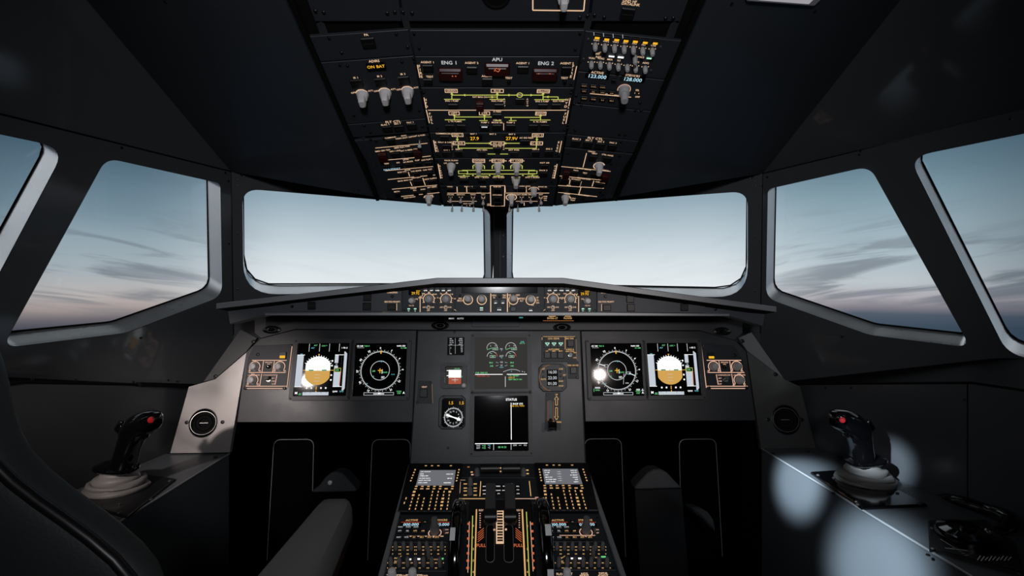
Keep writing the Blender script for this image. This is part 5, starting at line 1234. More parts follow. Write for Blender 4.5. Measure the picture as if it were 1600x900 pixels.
t, f = omod('cargo_and_ventilation_panel', 'lower right overhead panel with lit rules, two red guards and two grey knobs', 'R', [slab('R', 229.5, 318)[0], slab('R', 229.5, 318)[1], (944.5, 310), (867, 321.5)])
mk = MB()
for x0, y0, x1, y1 in ((877, 259.8, 954, 267.5), (874.5, 274.5, 948.5, 281.8), (872, 289.5, 943.5, 294), (872, 300, 933, 307), (916.5, 239, 911, 261), (891, 280.5, 889.5, 287.5), (908.5, 283, 905.5, 292), (928, 282, 925, 291), (908, 291.5, 904.5, 303)): mk.pl(f, x0, y0, x1, y1, 1.1)
for x, y, s_ in ((924.5, 236.5, 'CARGO'), (929, 239.7, 'HEAT'), (949.5, 242, 'CTRL PANEL'), (912, 263.5, 'CARGO SMOKE'), (946, 266, 'DISCH'), (900, 266, 'FWD'), (914, 270, 'TEST'), (912, 278.8, 'VENTILATION'), (884, 278.4, 'BLOWER'), (900, 280, 'EXTRACT'), (938, 284.5, 'CAB FANS'), (889, 289.3, 'ENG'), (912, 304.7, 'MAN START'), (886, 302.5, 'WIPER'), (895, 309.5, 'SLOW'), (895, 312.5, 'FAST')): mk.pt_(f, x, y, s_, 2.8, sq=.85, ang=-.07)
mk.parc(f, 936, 259, 8.5, 1.3, 20, 330, 'warm'); mk.parc(f, 884, 309, 7, 1.1, 10, 170); mk.build('lit_markings', t)
for b in ((919.5, 242, 934, 250.5), (940.5, 244.5, 956, 253), (891, 266.5, 904.5, 275), (911, 271.5, 918, 276), (922.5, 270, 937, 278.5), (875.5, 279.5, 889, 287), (892.5, 281.5, 907.5, 289.5), (930, 286, 943, 292.5), (872, 291.5, 886, 299.5), (889, 293.5, 904, 301)): button(t, f, *b)
guard(t, f, 879, 264.5, 890, 275.5, .010); guard(t, f, 939, 271.5, 950.5, 281.5, .010)
selector(t, f, 936, 258, 7, .028); selector(t, f, 883.5, 308, 6.2, .024)
mb = MB(); mb.lathe(f.at(911, 309), [(.004, 0), (.004, .004), (.0001, .005)], 'black', 12); mb.build('start_button', t)
for x, y in ((878, 236), (888, 239), (968, 243), (955, 256), (938, 300), (942, 304)): screw(t, f, x, y, 2)

# --- aft overhead row, cut by the top of the picture
OZ['C2'] = FO
for (x0, x1, xb0, xb1, side, lab, k) in ((486, 621, 492, 628, 'L', 'aft overhead plate at the top left edge of the picture', 0), (624, 925, 630, 919, 'C', 'aft overhead plate with a round black recess and a knob in a lit frame', 1), (928, 1071, 922, 1062, 'R', 'aft overhead plate with one button marked GND HF DATALINK', 2)):
    t, f = omod('aft_overhead_panel', lab, side, [(x0, -16), (x1, -16), (xb1, 32.5), (xb0, 32.5)], 'aft overhead plates')
    if k == 0: sc_ = ((493, 17), (506, 19), (605, 20.5), (617, 18.5))
    elif k == 1: sc_ = ((629.5, 19), (644, 20), (918, 24.5), (906, 27))
    else: sc_ = ((929, 23.5), (944, 27), (1040, 28.5), (1052, 28))
    for x, y in sc_: screw(t, f, x, y, 3)
    if k == 1:
        mb = MB(); fa = f.at(775, -10); q = f.su(775, -10); mb.lathe(fa, [(23 * q, 0), (23 * q, .003), (21 * q, .0035), (19.5 * q, .001), (.0001, .0005)], 'matte', 36); mb.build('round_recess', t)
        mk = MB()
        for a_, b_ in (((832.5, -16), (832.5, 15.5)), ((832.5, 15.5), (912, 16.5)), ((912, 16.5), (915, -16))): mk.pl(f, *a_, *b_, 1.8)
        mk.build('lit_frame', t); selector(t, f, 880, -5, 10, .028)
    if k == 2:
        button(t, f, 969.5, 11, 991.5, 30); mk = MB(); mk.pt_(f, 984, 1.5, 'GND HF', 4.2); mk.pt_(f, 985.5, 6, 'DATALINK', 4.2); mk.build('lit_markings', t)
# ------------------------------------------------------------------ centre pedestal
def fpl(px_, y): return px_
SIDE = lambda x: Fr((x, 0, 0), (0, 1, 0), (0, 0, 1))
def fp_z(Y): return FP.o.z - (FP.o.y - Y) * tan(R(11.7))
aL0, aR0 = FP.uv(637, 735)[0], FP.uv(919, 735)[0]; aL1, aR1 = FP.uv(592, 900)[0], FP.uv(977, 900)[0]
t = thing('centre_pedestal', 'dark centre pedestal body rising from the floor between the two seats', 'pedestal', (0, .9, 0))
def ptop(py, c=0): return FP.uv(777, py)[1]
b_top = ptop(727); b900 = ptop(900); kL = (aL1 - aL0) / (b900 - ptop(735)); kR = (aR1 - aR0) / (b900 - ptop(735))
def aLf(b): return aL0 + kL * (b - ptop(735))
def aRf(b): return aR0 + kR * (b - ptop(735))
bb0 = b900 - .55
tl, tr_, bl, br = FP.w(aLf(b_top), b_top, -.001), FP.w(aRf(b_top), b_top, -.001), FP.w(aLf(bb0), bb0, -.001), FP.w(aRf(bb0), bb0, -.001)
mb = MB(); q = [tl, tr_, br, bl]; lo_ = [V((p.x * .93, p.y, 0)) for p in q]
mb.add(q + lo_, [(3, 2, 1, 0), (0, 1, 5, 4), (1, 2, 6, 5), (2, 3, 7, 6), (3, 0, 4, 7)], 'plate'); mb.build('body', t)
for s_, fn in ((-1, aLf), (1, aRf)):
    mb = MB(); x0, x1 = fn(b_top), fn(bb0); i_ = -s_ * .011
    mb.prism(FP, [(x0, b_top), (x0 + i_, b_top), (x1 + i_, bb0), (x1, bb0)], -.006, .007, 'lip', .002); mb.build('side_rail', t)
FP1 = Fr(FP.w(0, 0, .003), FP.u, FP.v)

def mcdu(sg):
    S = (lambda x: x)
    if sg < 0:
        lab = 'left keypad unit with pale grey text screen at the front of the pedestal'; body = [(639.5, 728), (722, 728), (712.5, 804), (621.5, 804)]; scr = [(656, 735), (712, 735), (709, 758.5), (650, 758.5)]
        cols = lambda x, y: 777 - (777 - x) * (y - 303) / (780. - 303)
    else:
        lab = 'right keypad unit with pale grey text screen at the front of the pedestal'; body = [(835, 727), (918, 727), (935, 802.5), (844, 802.5)]; scr = [(847.5, 733), (902.5, 733), (910, 756.5), (851.5, 756.5)]
        cols = lambda x, y: 777 + (x - 777) * (y - 303) / (780. - 303)
    t = thing('keypad_display_unit', lab, 'keypad unit', FP.p(sum(p[0] for p in body) / 4, 804), 'keypad display units')
    mb = MB(); mb.prism(FP, [FP.uv(*p) for p in body], 0, .009, 'black', .002)
    mb.build('body', t); f = Fr(FP.w(0, 0, .009), FP.u, FP.v)
    mb = MB(); P = [f.uv(*p) for p in scr]; mb.prism(f, P, 0, .001, 'lcdgrey'); sc = mb.build('screen', t)
    mk = MB(); g_ = lambda u_, v_: (scr[0][0] + (scr[1][0] - scr[0][0]) * u_ + (scr[3][0] - scr[0][0]) * v_, scr[0][1] + (scr[3][1] - scr[0][1]) * v_)
    lines = (('A/C STATUS', '', .12), ('ENG', 'A320-200', .27), ('CFM56-5B4', '', .40), ('ACTIVE DATA', 'SEP 05', .56), ('DRIFT FACTOR', '', .70), ('CHG CODE', 'DELETED', .85)) if sg < 0 else (('CTR 24', '1RTE 07', .12), ('F3 LIM', 'ROUTE', .26), ('OPC', '6F 3BA34', .42), ('MDA DH', 'NONE', .57), ('12 COST IND', '12PF', .72), ('PREV PHASE', 'NEXT', .87))
    for a_, b_, v_ in lines:
        x, y = g_(.04, v_); mk.pt_(f, x, y, a_, 2.4, 'white', .0014, 'l', sq=.8)
        if b_: x, y = g_(.96, v_); mk.pt_(f, x, y, b_, 2.4, 'white', .0014, 'r', sq=.8)
    if sg > 0:
        for v_ in (.2, .34, .5, .64, .78): x, y = g_(.45, v_); mk.pt_(f, x, y, '----/---', 2.2, 'white', .0014, sq=.8)
    mk.build('screen_text', sc)
    # keys
    def key(px, py, w_=2.6, h_=1.9, m='gold', lw=.62, name='key'):
        mb = MB(); mb.pxbox(f, px - w_, py - h_, px + w_, py + h_, 0, .0028, 'black', .0006, .0005)
        mb.pr(f, px - w_ * lw, py - h_ * .6, px + w_ * lw, py + h_ * .6, m, .0030); mb.build(name, t)
    for i in range(5):
        y = 736.5 + i * 4.3
        for x in ((650 - (y - 733) * .39, 718 - (y - 733) * .22) if sg < 0 else (842 + (y - 733) * .18, 910 + (y - 733) * .33)): key(x, y - (1.5 if sg > 0 else 1), 1.7, 1.6, lw=.6, name='line_key')
    for x in ((665.5, 675, 685, 704.5) if sg < 0 else (854.5, 865, 874, 894)): key(x, 729.2 - (1 if sg > 0 else 0), 2.6, 1.0, name='light_key')
    x0, dx_ = (655.2 if 0 else 645.5, 9.8) if sg < 0 else (852.5 + 1.5, 10.0)
    for r_, y in enumerate((761.5, 765.3)):
        for c_ in range(7):
            if r_ == 0 and c_ == 5: continue
            key(cols(x0 + c_ * dx_, y), y - (1.2 if sg > 0 else 0), 3.8, 1.3, lw=.66 if c_ in (1, 2, 5) and r_ else .5)
    for r_ in range(6):
        y = 770 + r_ * 5.35
        for c_ in range(7):
            if c_ < 2 and r_ < 1 and c_ == 1: continue
            if c_ == 2 and r_ < 2: continue
            big = (c_ == 0 and r_ < 2) or (c_ == 6 and r_ == 0) or (c_ == 5 and r_ in (2, 3, 4))
            xx = x0 - 1 + c_ * dx_ * .93 + (2 if c_ > 2 else 0)
            key(cols(xx, y), y - (1.2 if sg > 0 else 0), 3.4, 2.2, lw=.58 if big else .25)
    for y in (779, 786): 
        xx = (634.5, 631.8)[y > 780] if sg < 0 else (849.5, 851)[y > 780]; mk2 = MB(); mk2.pr(f, xx - .8, y - 1.6, xx + .8, y + 1.6, 'gold', .0006); mk2.build('side_light', t)
mcdu(-1); mcdu(1)

def rmp(sg):
    if sg < 0: pts = [(622, 807), (707, 807), (702, 849.5), (611, 849.5)]; lab = 'left pedestal radio panel with two half hidden frequency windows and a grey knob'; dx_ = 0
    else: pts = [(851, 806), (936, 806), (948.5, 848.5), (857, 848.5)]; lab = 'right pedestal radio panel with two half hidden frequency windows and a grey knob'; dx_ = 1
    t = thing('radio_management_panel', lab, 'radio panel', FP.p(sum(p[0] for p in pts) / 4, 849), 'radio tuning panels')
    mb = MB(); mb.prism(FP, [FP.uv(*p) for p in pts], 0, .003, 'plate', .0008); mb.build('face_plate', t); f = FP1
    if sg < 0: A, Bx, kx, ky = 643.5, 688, 679.5, 832; d1, d2 = (626, 658.5), (676, 704)
    else: A, Bx, kx, ky = 871.5, 914.5, 915.5, 831; d1, d2 = (857, 888), (902, 932)
    for x0, x1 in (d1, d2):
        mb = MB(); mb.pxbox(f, x0, 816, x1, 823, 0, .0015, 'lens', .001, .0004); d_ = mb.build('frequency_display', t)
        mk = MB(); mk.pt_(f, (x0 + x1) / 2, 820.6, '000.000', 6.2, 'cyanlcd', .002, sq=.85); mk.pl(f, x0 + 1, 817.2, x1 - 1, 817.2, .9, 'redlit', .002); mk.build('digits', d_)
    mk = MB(); mk.pt_(f, A, 813.2, 'ACTIVE', 4.0, 'gold'); mk.pt_(f, Bx, 813, 'STBY/CRS', 4.0, 'gold', sq=.9); mk.parc(f, kx, ky + 1, 9.8, 1.4, 0, 360, 'peach')
    if sg < 0: mk.pl(f, 635, 838.3, 693, 838.3, 1.5, 'warm')
    else: mk.pl(f, 874, 837, 930, 837, 1.2, 'peach')
    bx = 626 if sg < 0 else 861
    for i, y in enumerate((826, 832, 842)):
        for j in range(4 if i < 2 else 6):
            if i == 0 and j == 3: continue
            x = bx + j * 12 - (y - 826) * .18 * (1 if sg < 0 else -.3)
            mk.pt_(f, x, y, (('VHF1', 'VHF2', 'VHF3', ''), ('HF1', 'SEL', 'HF2', 'AM'), ('NAV', 'VOR', 'ILS', 'MLS', 'ADF', 'BFO'))[i][j], 2.8, 'gold' if (i > 0 and 1 < j) else 'dimwhite', .0045, sq=.85)
    for y in (828, 833): mk.pt_(f, kx + 18 - (sg > 0) * 1, y, 'ON' if y < 830 else 'OFF', 2.8, 'peach')
    mk.build('lit_markings', t)
    for i, y in enumerate((826, 832, 842)):
        for j in range(4 if i < 2 else 6):
            if i == 0 and j == 3: continue
            x = bx + j * 12 - (y - 826) * .18 * (1 if sg < 0 else -.3); button(t, f, x - 4.6, y - 2.5, x + 4.6, y + 2.5, seam=False)
    x = 664.5 if sg < 0 else 894.5; button(t, f, x - 4, 814.8, x + 4, 819, seam=False, legend='<->', lm='peach')
    dual_knob(t, f, kx, ky, 7.4, .036, 'knobd'); toggle(t, f, kx + 14, 833, 1.8, .010, 'knobd', lean=.3)
    for x, y in ((pts[0][0] + 3, 809), (pts[1][0] - 3, 809), (pts[2][0] - 3, 847), (pts[3][0] + 3, 846)): screw(t, f, x, y, 1.6)
rmp(-1); rmp(1)
def acp(sg):
    if sg < 0: pts = [(610, 851), (702, 851), (697, 894.5), (598, 894.5)]; lab = 'left pedestal audio panel of fourteen small dark finger knobs'; r1 = [618.5, 631, 643, 655.5, 667, 679, 690.5]; r2 = [611, 624, 637, 649.5, 662, 675, 687.5]; ex = (670, 866); wl = ((640, 874.5), (654, 874)); gl = (689.5, 873.5)
    else: pts = [(857, 850), (949.5, 850), (962.5, 893), (863, 893)]; lab = 'right pedestal audio panel of fourteen small dark finger knobs'; r1 = [870, 882, 894, 906, 917.5, 930, 941.5]; r2 = [873, 886, 898, 911, 923.5, 935.5, 948]; ex = (926.5, 864.5); wl = ((894.5, 873), (906, 873)); gl = (943, 870.5)
    t = thing('audio_control_panel', lab, 'audio panel', FP.p(sum(p[0] for p in pts) / 4, 894), 'audio control panels'); f = FP1
    mb = MB(); mb.prism(FP, [FP.uv(*p) for p in pts], 0, .003, 'plate', .0008); mb.build('face_plate', t)
    for x in r1: cap_knob(t, f, x, 858.5, 3.3, .018, 'knobd')
    for x in r2: cap_knob(t, f, x, 884.5, 3.6, .020, 'knobd')
    cap_knob(t, f, ex[0], ex[1] + 6, 3.2, .026, 'knobd', 'selector_knob')
    mk = MB()
    for x in r1:
        for d_ in (-5, 5):
            for y in (855, 860, 866): mk.pr(f, x + d_ - .65, y - .7, x + d_ + .65, y + .6, 'gold')
    for x in r2:
        for d_ in (-5.4, 5.4):
            for y in (880, 888): mk.pr(f, x + d_ - .65, y - .7, x + d_ + .65, y + .6, 'gold')
    for x, y in wl: mk.pr(f, x - 2.6, y - 1.2, x + 2.6, y + 1.2, 'white')
    mk.pr(f, gl[0] - 3.6, gl[1] - 1.2, gl[0] + 3.6, gl[1] + 1.2, 'green'); mk.pt_(f, gl[0] - 9, gl[1] + 1, 'VOICE', 2.2, 'gold'); x = r1[0] + (1 if sg < 0 else 5); mk.pt_(f, x, 872.5, 'INT', 3, 'gold'); mk.pt_(f, x + 1, 877.5, 'RAD', 3, 'gold'); mk.pl(f, x + 2, 873, x + 8, 869, .8, 'gold')
    mk.build('lit_markings', t)
    for x, y in ((pts[0][0] + 1.5, 862), (pts[3][0] + 4, 888), (pts[2][0] - 4, 888)): screw(t, f, x, y, 1.8)
acp(-1); acp(1)
f = FP1
for sg, pts, kn, tx, lab in ((-1, [(597, 896), (696.5, 896), (690, 960), (578, 960)], [613, 645], [], 'left lighting panel with two pale knobs cut by the bottom of the picture'),
                        (1, [(863, 894.5), (963, 894.5), (983, 960), (870, 960)], [885.5], [(882, 897.3, 'FLOOD LT'), (913, 897, 'AIDS'), (942.5, 896.5, 'DFDR'), (913, 900.5, 'PRINT'), (942.5, 900.5, 'EVENT')], 'right lighting panel lettered FLOOD LT, cut by the bottom of the picture')):
    t = thing('pedestal_lighting_panel', lab, 'control panel', FP.p(sum(p[0] for p in pts) / 4, 960), 'rear lighting panels of the pedestal')
    mb = MB(); mb.prism(FP, [FP.uv(*p) for p in pts], 0, .003, 'plate', .0008); mb.build('face_plate', t)
    for x in kn: round_knob(t, f, x, 905, 7.5, .022, 'knob')
    mk = MB()
    for x, y, s_ in tx: mk.pt_(f, x, y, s_, 4.4, 'warm', sq=.85)
    if sg < 0:
        for x in (627, 659): mk.pt_(f, x, 900.5, 'FLOOD', 4.0, 'warm')
        mk.pl(f, 604, 898.5, 628, 898.5, .9); mk.pl(f, 634, 898.5, 660, 898.5, .9)
    mk.build('lit_markings', t)

# switching panel, ecam keys and the two black rollers at the pedestal front
t = thing('display_switching_panel', 'front pedestal strip with two black roller grips and a grey knob at each end', 'control panel', FP.p(782, 748))
mb = MB(); mb.prism(FP, [FP.uv(*p) for p in ((724, 728), (833, 727.5), (837, 748), (720, 748))], 0, .003, 'plate', .0008); mb.build('face_plate', t)
for x0, x1 in ((751, 781), (785, 813)):
    c0, c1 = FP.p(x0, 744, .022), FP.p(x1, 744, .022); r_ = .0125; fr_ = Fr(c0, FP.v, FP.n)
    mb = MB(); L_ = (c1 - c0).length; mb.lathe(fr_, [(r_ * .9, 0), (r_, .001), (r_, L_ - .001), (r_ * .9, L_)], 'black', 24); mb.build('roller_grip', t)
for x in (745.5, 818): round_knob(t, f, x, 742, 4.6, .018, 'knobd', 'end_knob')
mk = MB()
for x, y, m_ in ((781.5, 731.7, 'gold'), (781.5, 737, 'gold'), (737, 738, 'gold'), (824, 735, 'gold'), (824.5, 740.5, 'gold'), (738, 742, 'peach'), (732, 730, 'ember')): mk.pr(f, x - 1.8, y - .9, x + 1.8, y + .9, m_)
mk.pl(f, 717, 750.5, 727, 750.5, .6); mk.build('lit_markings', t)
t = thing('warning_display_key_panel', 'pedestal key panel with small white lit labels behind the thrust levers', 'control panel', FP.p(782, 783))
mb = MB(); mb.prism(FP, [FP.uv(*p) for p in ((720, 749), (838, 749), (844, 782), (713, 782))], 0, .003, 'plate', .0008); mb.build('face_plate', t)
round_knob(t, f, 735, 757.5, 4.0, .020, 'knobd', 'brightness_knob'); round_knob(t, f, 734.5, 772, 4.2, .018, 'knobd', 'brightness_knob')
mk = MB()
for y in (756.5, 763, 767.5, 774):
    for x in (727, 742.5): mk.pr(f, x - 2.6, y - .7, x + 2.6, y + .7, 'gold')
mk.pl(f, 751.2, 752.5, 749.8, 776, 1.2, 'gold'); mk.pl(f, 827, 752, 829.5, 775.5, 1.2, 'gold'); mk.pl(f, 717, 779.6, 758, 779.6, 1.7, 'gold'); mk.pl(f, 805, 779.6, 843, 779.6, 1.4, 'peach'); mk.pl(f, 719.5, 753, 718.5, 771, .5, 'peach'); mk.pr(f, 836, 777, 842, 778, 'peach'); mk.build('lit_markings', t)
for (x, y, s_) in ((757, 760.7, 'ENG'), (768.5, 760.5, 'BLEED'), (778.5, 760.5, 'PRESS'), (788.5, 760.3, 'ELEC'), (797, 760.3, 'HYD'), (757, 767, 'FUEL'), (768.5, 767, 'APU'), (778.5, 767, 'COND'), (788.5, 767, 'DOOR'), (756.5, 772.5, 'CLR'), (779, 772, 'STS'), (809, 760.5, 'RCL'), (809, 766, 'T.O'), (809.5, 772, 'CLR'), (797, 767, 'F/CTL')): button(t, f, x - 4.2, y - 2.3, x + 4.2, y + 2.3, 'key', .003, s_, 'white', seam=False)

# thrust quadrant
FQ = Fr(pt(777, 790, 1.02), (1, 0, 0), (0, cos(R(35)), sin(R(35))))
t = thing('thrust_quadrant', 'raised black quadrant with lit ladder scale, orange FULL hatching and gold rules', 'thrust quadrant', FP.p(781, 870))
q0 = FQ.uv(777, 786)[1]; q1 = FQ.uv(777, 930)[1]
a0 = FQ.uv(729.5, 850)[0]; a1 = FQ.uv(835, 850)[0]
top0 = FQ.w(0, q0); top1 = FQ.w(0, q1); Yb = top0.y + .07
prof = [(Yb, fp_z(Yb) + .002), (top0.y + .03, top0.z - .006), (top0.y + .012, top0.z + .002), (top0.y, top0.z), (top1.y, top1.z), (top1.y - .01, fp_z(top1.y) + .001), (Yb, fp_z(Yb) - .001)]
mb = MB(); mb.prism(Fr((a0, 0, 0), (0, 1, 0), (0, 0, 1)), prof, 0, a1 - a0, 'gloss' if 0 else 'black', .002)
mb.build('quadrant_body', t)
mk = MB(); g2 = Fr(FQ.w(0, 0, .0006), FQ.u, FQ.v)
def L_(x0, y0, x1, y1, w_, m_): mk.pl(g2, x0, y0, x1, y1, w_, m_)
L_(744.5, 796, 741.3, 915, 2.0, 'gold'); L_(816, 796, 821.5, 915, 2.4, 'gold'); L_(738.5, 806, 736, 915, 1.3, 'lime'); L_(822.5, 800, 827.5, 915, 1.3, 'lime')
L_(733.5, 815, 731, 895, .9, 'peach'); L_(828.5, 815, 833, 893, .9, 'peach')
for i in range(7):
    y = 817 + i * 11.5; mk.pr(g2, 730.5 - i * .3, y, 734 - i * .2, y + 3.5, 'orange'); mk.pr(g2, 829.5 + i * .4, y, 833 + i * .4, y + 3.5, 'orange')
for i in range(5):
    y = 822 + i * 18; mk.pt_(g2, 739.5, y, str(i), 3, 'gold'); mk.pt_(g2, 824, y, str(i), 3, 'gold')
mk.pbox(g2, 776, 799, 786.5, 849, 1.6, 'warm')
for i in range(11): mk.pl(g2, 777, 803 + i * 4.4, 785.5, 803 + i * 4.4, 1.0 if i % 2 else 1.8, 'warm')
for sx_, x0 in ((1, 746.5), (-1, 815)):
    for i in range(5):
        y = 847 - i * 3.4; mk.pl(g2, x0, y, x0 + sx_ * 9.5, y - 8, .8, 'orange')
    mk.pt_(g2, x0 + sx_ * 5.2, 852.3, 'FULL', 4.8, 'orange')
    mk.pt_(g2, x0 + sx_ * 5.2, 797.5, 'REV', 3.0, 'peach')
    for i in range(7): mk.pr(g2, x0 + sx_ * 3.6 - 1, 802 + i * 3.6, x0 + sx_ * 3.6 + 1, 803.2 + i * 3.6, 'peach')
mk.pr(g2, 771, 826.5, 774, 829.5, 'peach'); mk.pr(g2, 789, 826, 792, 829, 'peach')
mk.build('lit_scales', t)
for x0, x1, e in ((759.5, 772.5, 1), (787.5, 802, -1)):
    ra = FQ.rect(x0, 820, x1, 879); mb = MB(); pts = rrect(*ra, .007); mb.prism(FQ, pts, -.004, .0004, 'matte'); mb.build('lever_slot', t)
    mb = MB(); n_ = len(pts); mb.tube([FQ.w(x, y, .001) for x, y in pts], .0007, 'lip', 5, closed=True); mb.build('slot_rim', t)
for x, y in ((741.5, 788.5), (819.5, 788.5)):
    mk = MB(); mk.pt_(Fr(FP.w(0, 0, .0035), FP.u, FP.v), x, y, 'A/T', 3, 'dimwhite'); mk.build('printed_mark', t)
for x0, x1, lab in ((757.5, 775, 'left black thrust lever standing in the middle of the quadrant'), (788.5, 806, 'right black thrust lever standing in the middle of the quadrant')):
    xm = (x0 + x1) / 2
    t = thing('thrust_lever', lab, 'lever', FQ.p(xm, 800, 0), 'thrust levers')
    base = FQ.p(xm, 800, -.004); hd = pt(xm, 806, base.y - .02); 
    mb = MB(); w_ = (x1 - x0) / 755. * base.y
    # arm plate leaning forward
    A0 = pt(xm, 797, 1.00); A1 = pt(xm, 756, 1.055)
    d = (A1 - A0).normalized(); fr_ = Fr(A0, (1, 0, 0), d)
    mb.prism(fr_, rrect(-w_ * .46, -.03, w_ * .46, (A1 - A0).length, .003), -.006, .004, 'bezel', .002); mb.build('arm', t)
    # grip, a bar across
    fr_ = Fr(pt(x0 - 1.5, 806, .97), (0, 1, 0), (0, 0, 1)); L2 = (x1 - x0 + 3) / 755. * .97
    prof = []
    ring = [(.016 * cos(R(a)), .013 * sin(R(a))) for a in range(0, 360, 18)]
    mb = MB(); rings = [[fr_.w(x * k_, y * k_, c) for x, y in ring] for c, k_ in ((0, .8), (.002, 1), (L2 - .002, 1), (L2, .8))]
    mb.loft(rings, 'black'); mb.build('grip', t)
    mb = MB(); fs_ = Fr(pt(xm, 806, .97) + V((0, -.0135, .0)), (1, 0, 0), (0, 0, 1)); mb.box(fs_, -L2 * .42, -.001, L2 * .42, .0015, -.002, .0015, 'bezel', 0, .0004); mb.build('grip_trim', t)

# trim wheels
for sg, x0, x1, lab in ((-1, 709.5, 727.5, 'left black trim wheel with a white stripe'), (1, 835.5, 854.5, 'right black trim wheel with white stripes')):
    Yc, zc, Rw = 1.0, 1.2 - .56, .115
    X0, X1 = pt(x0, 800, 1.05).x, pt(x1, 800, 1.05).x; W_ = X1 - X0
    t = thing('trim_wheel', lab + (' on the left of the quadrant' if sg < 0 else ' on the right of the quadrant'), 'trim wheel', (X0 + W_ / 2, Yc, zc - Rw), 'trim wheels')
    fr_ = Fr((X0, Yc, zc), (0, 1, 0), (0, 0, 1)); mb = MB()
    mb.lathe(fr_, [(Rw - .022, .003), (Rw - .006, .001), (Rw - .001, W_ * .18), (Rw, W_ * .3), (Rw, W_ * .7), (Rw - .001, W_ * .82), (Rw - .006, W_ - .001), (Rw - .022, W_ - .003)], 'gloss', 72)
    mb.build('rim', t)
    mb = MB(); mb.lathe(fr_, [(.004, W_ * .35), (Rw - .018, W_ * .35), (Rw - .018, W_ * .65), (.004, W_ * .65)], 'black', 48, smooth=False); mb.build('web', t)
    # find the rim angles whose image rows are wanted
    def ang_for(yy):
        best = min(range(60, 260), key=lambda a: abs(450 + 755 * (1.2 - (zc + Rw * sin(R(a)))) / (Yc + Rw * cos(R(a))) - yy) if a >= 60 else 9e9); return best
    for ya, yb in (((824, 844),) if sg < 0 else ((820, 839), (890, 904))):
        aa, ab = ang_for(ya), ang_for(yb); mb = MB(); c0, c1 = (W_ * .12, W_ * .52) if sg < 0 else (W_ * .42, W_ * .86)
        n_ = 8; vs = []; Rr = Rw + .0008
        for i in range(n_ + 1):
            a_ = R(aa + (ab - aa) * i / n_)
            for c in (c0, c1): vs.append(fr_.w(Rr * cos(a_), Rr * sin(a_), c))
        mb.add(vs, [(2 * i, 2 * i + 1, 2 * i + 3, 2 * i + 2) for i in range(n_)], 'mark', True); mb.build('white_stripe', t)
# ------------------------------------------------------------------ side consoles
def console(sg):
    P0, P1 = V((sg * .910, 1.354)), V((sg * .984, .916)); d = (P1 - P0).normalized()
    far = P0 + d * 1.7; xi = pt(358, 708, 1.354).x if sg < 0 else pt(1190, 705, 1.354).x
    q = [(xi, 1.353), (xi * .995, far.y), (far.x, far.y), (P0.x, 1.353)]
    t = thing('side_console', ('left' if sg < 0 else 'right') + ' side console box with blue-grey metal top, under the ' + ('left' if sg < 0 else 'right') + ' windows', 'console', (sg * .85, .9, 0), 'side consoles')
    Fz = Fr((0, 0, 0), (1, 0, 0), (0, 1, 0))
    mb = MB(); mb.prism(Fz, q, .0, ZC - .004, 'console'); mb.build('body', t)
    mb = MB(); qq = [(xi - sg * .003, 1.353), (xi * .995 - sg * .003, far.y), (far.x, far.y), (P0.x, 1.353)]; mb.prism(Fz, qq, ZC - .004, ZC, 'console', .001); mb.build('top_plate', t)
    mb = MB(); mb.tube([V((xi - sg * .002, 1.352, ZC - .001)), V((xi * .995 - sg * .002, far.y, ZC - .001))], .0022, 'lip', 8); mb.build('edge_strip', t)
    for x, y in (((337, 715), (285, 709)) if sg < 0 else ((1207, 709), (1302, 771), (1450, 868), (1262, 706))): screw(t, FCN, x, y, 3)
console(-1); console(1)

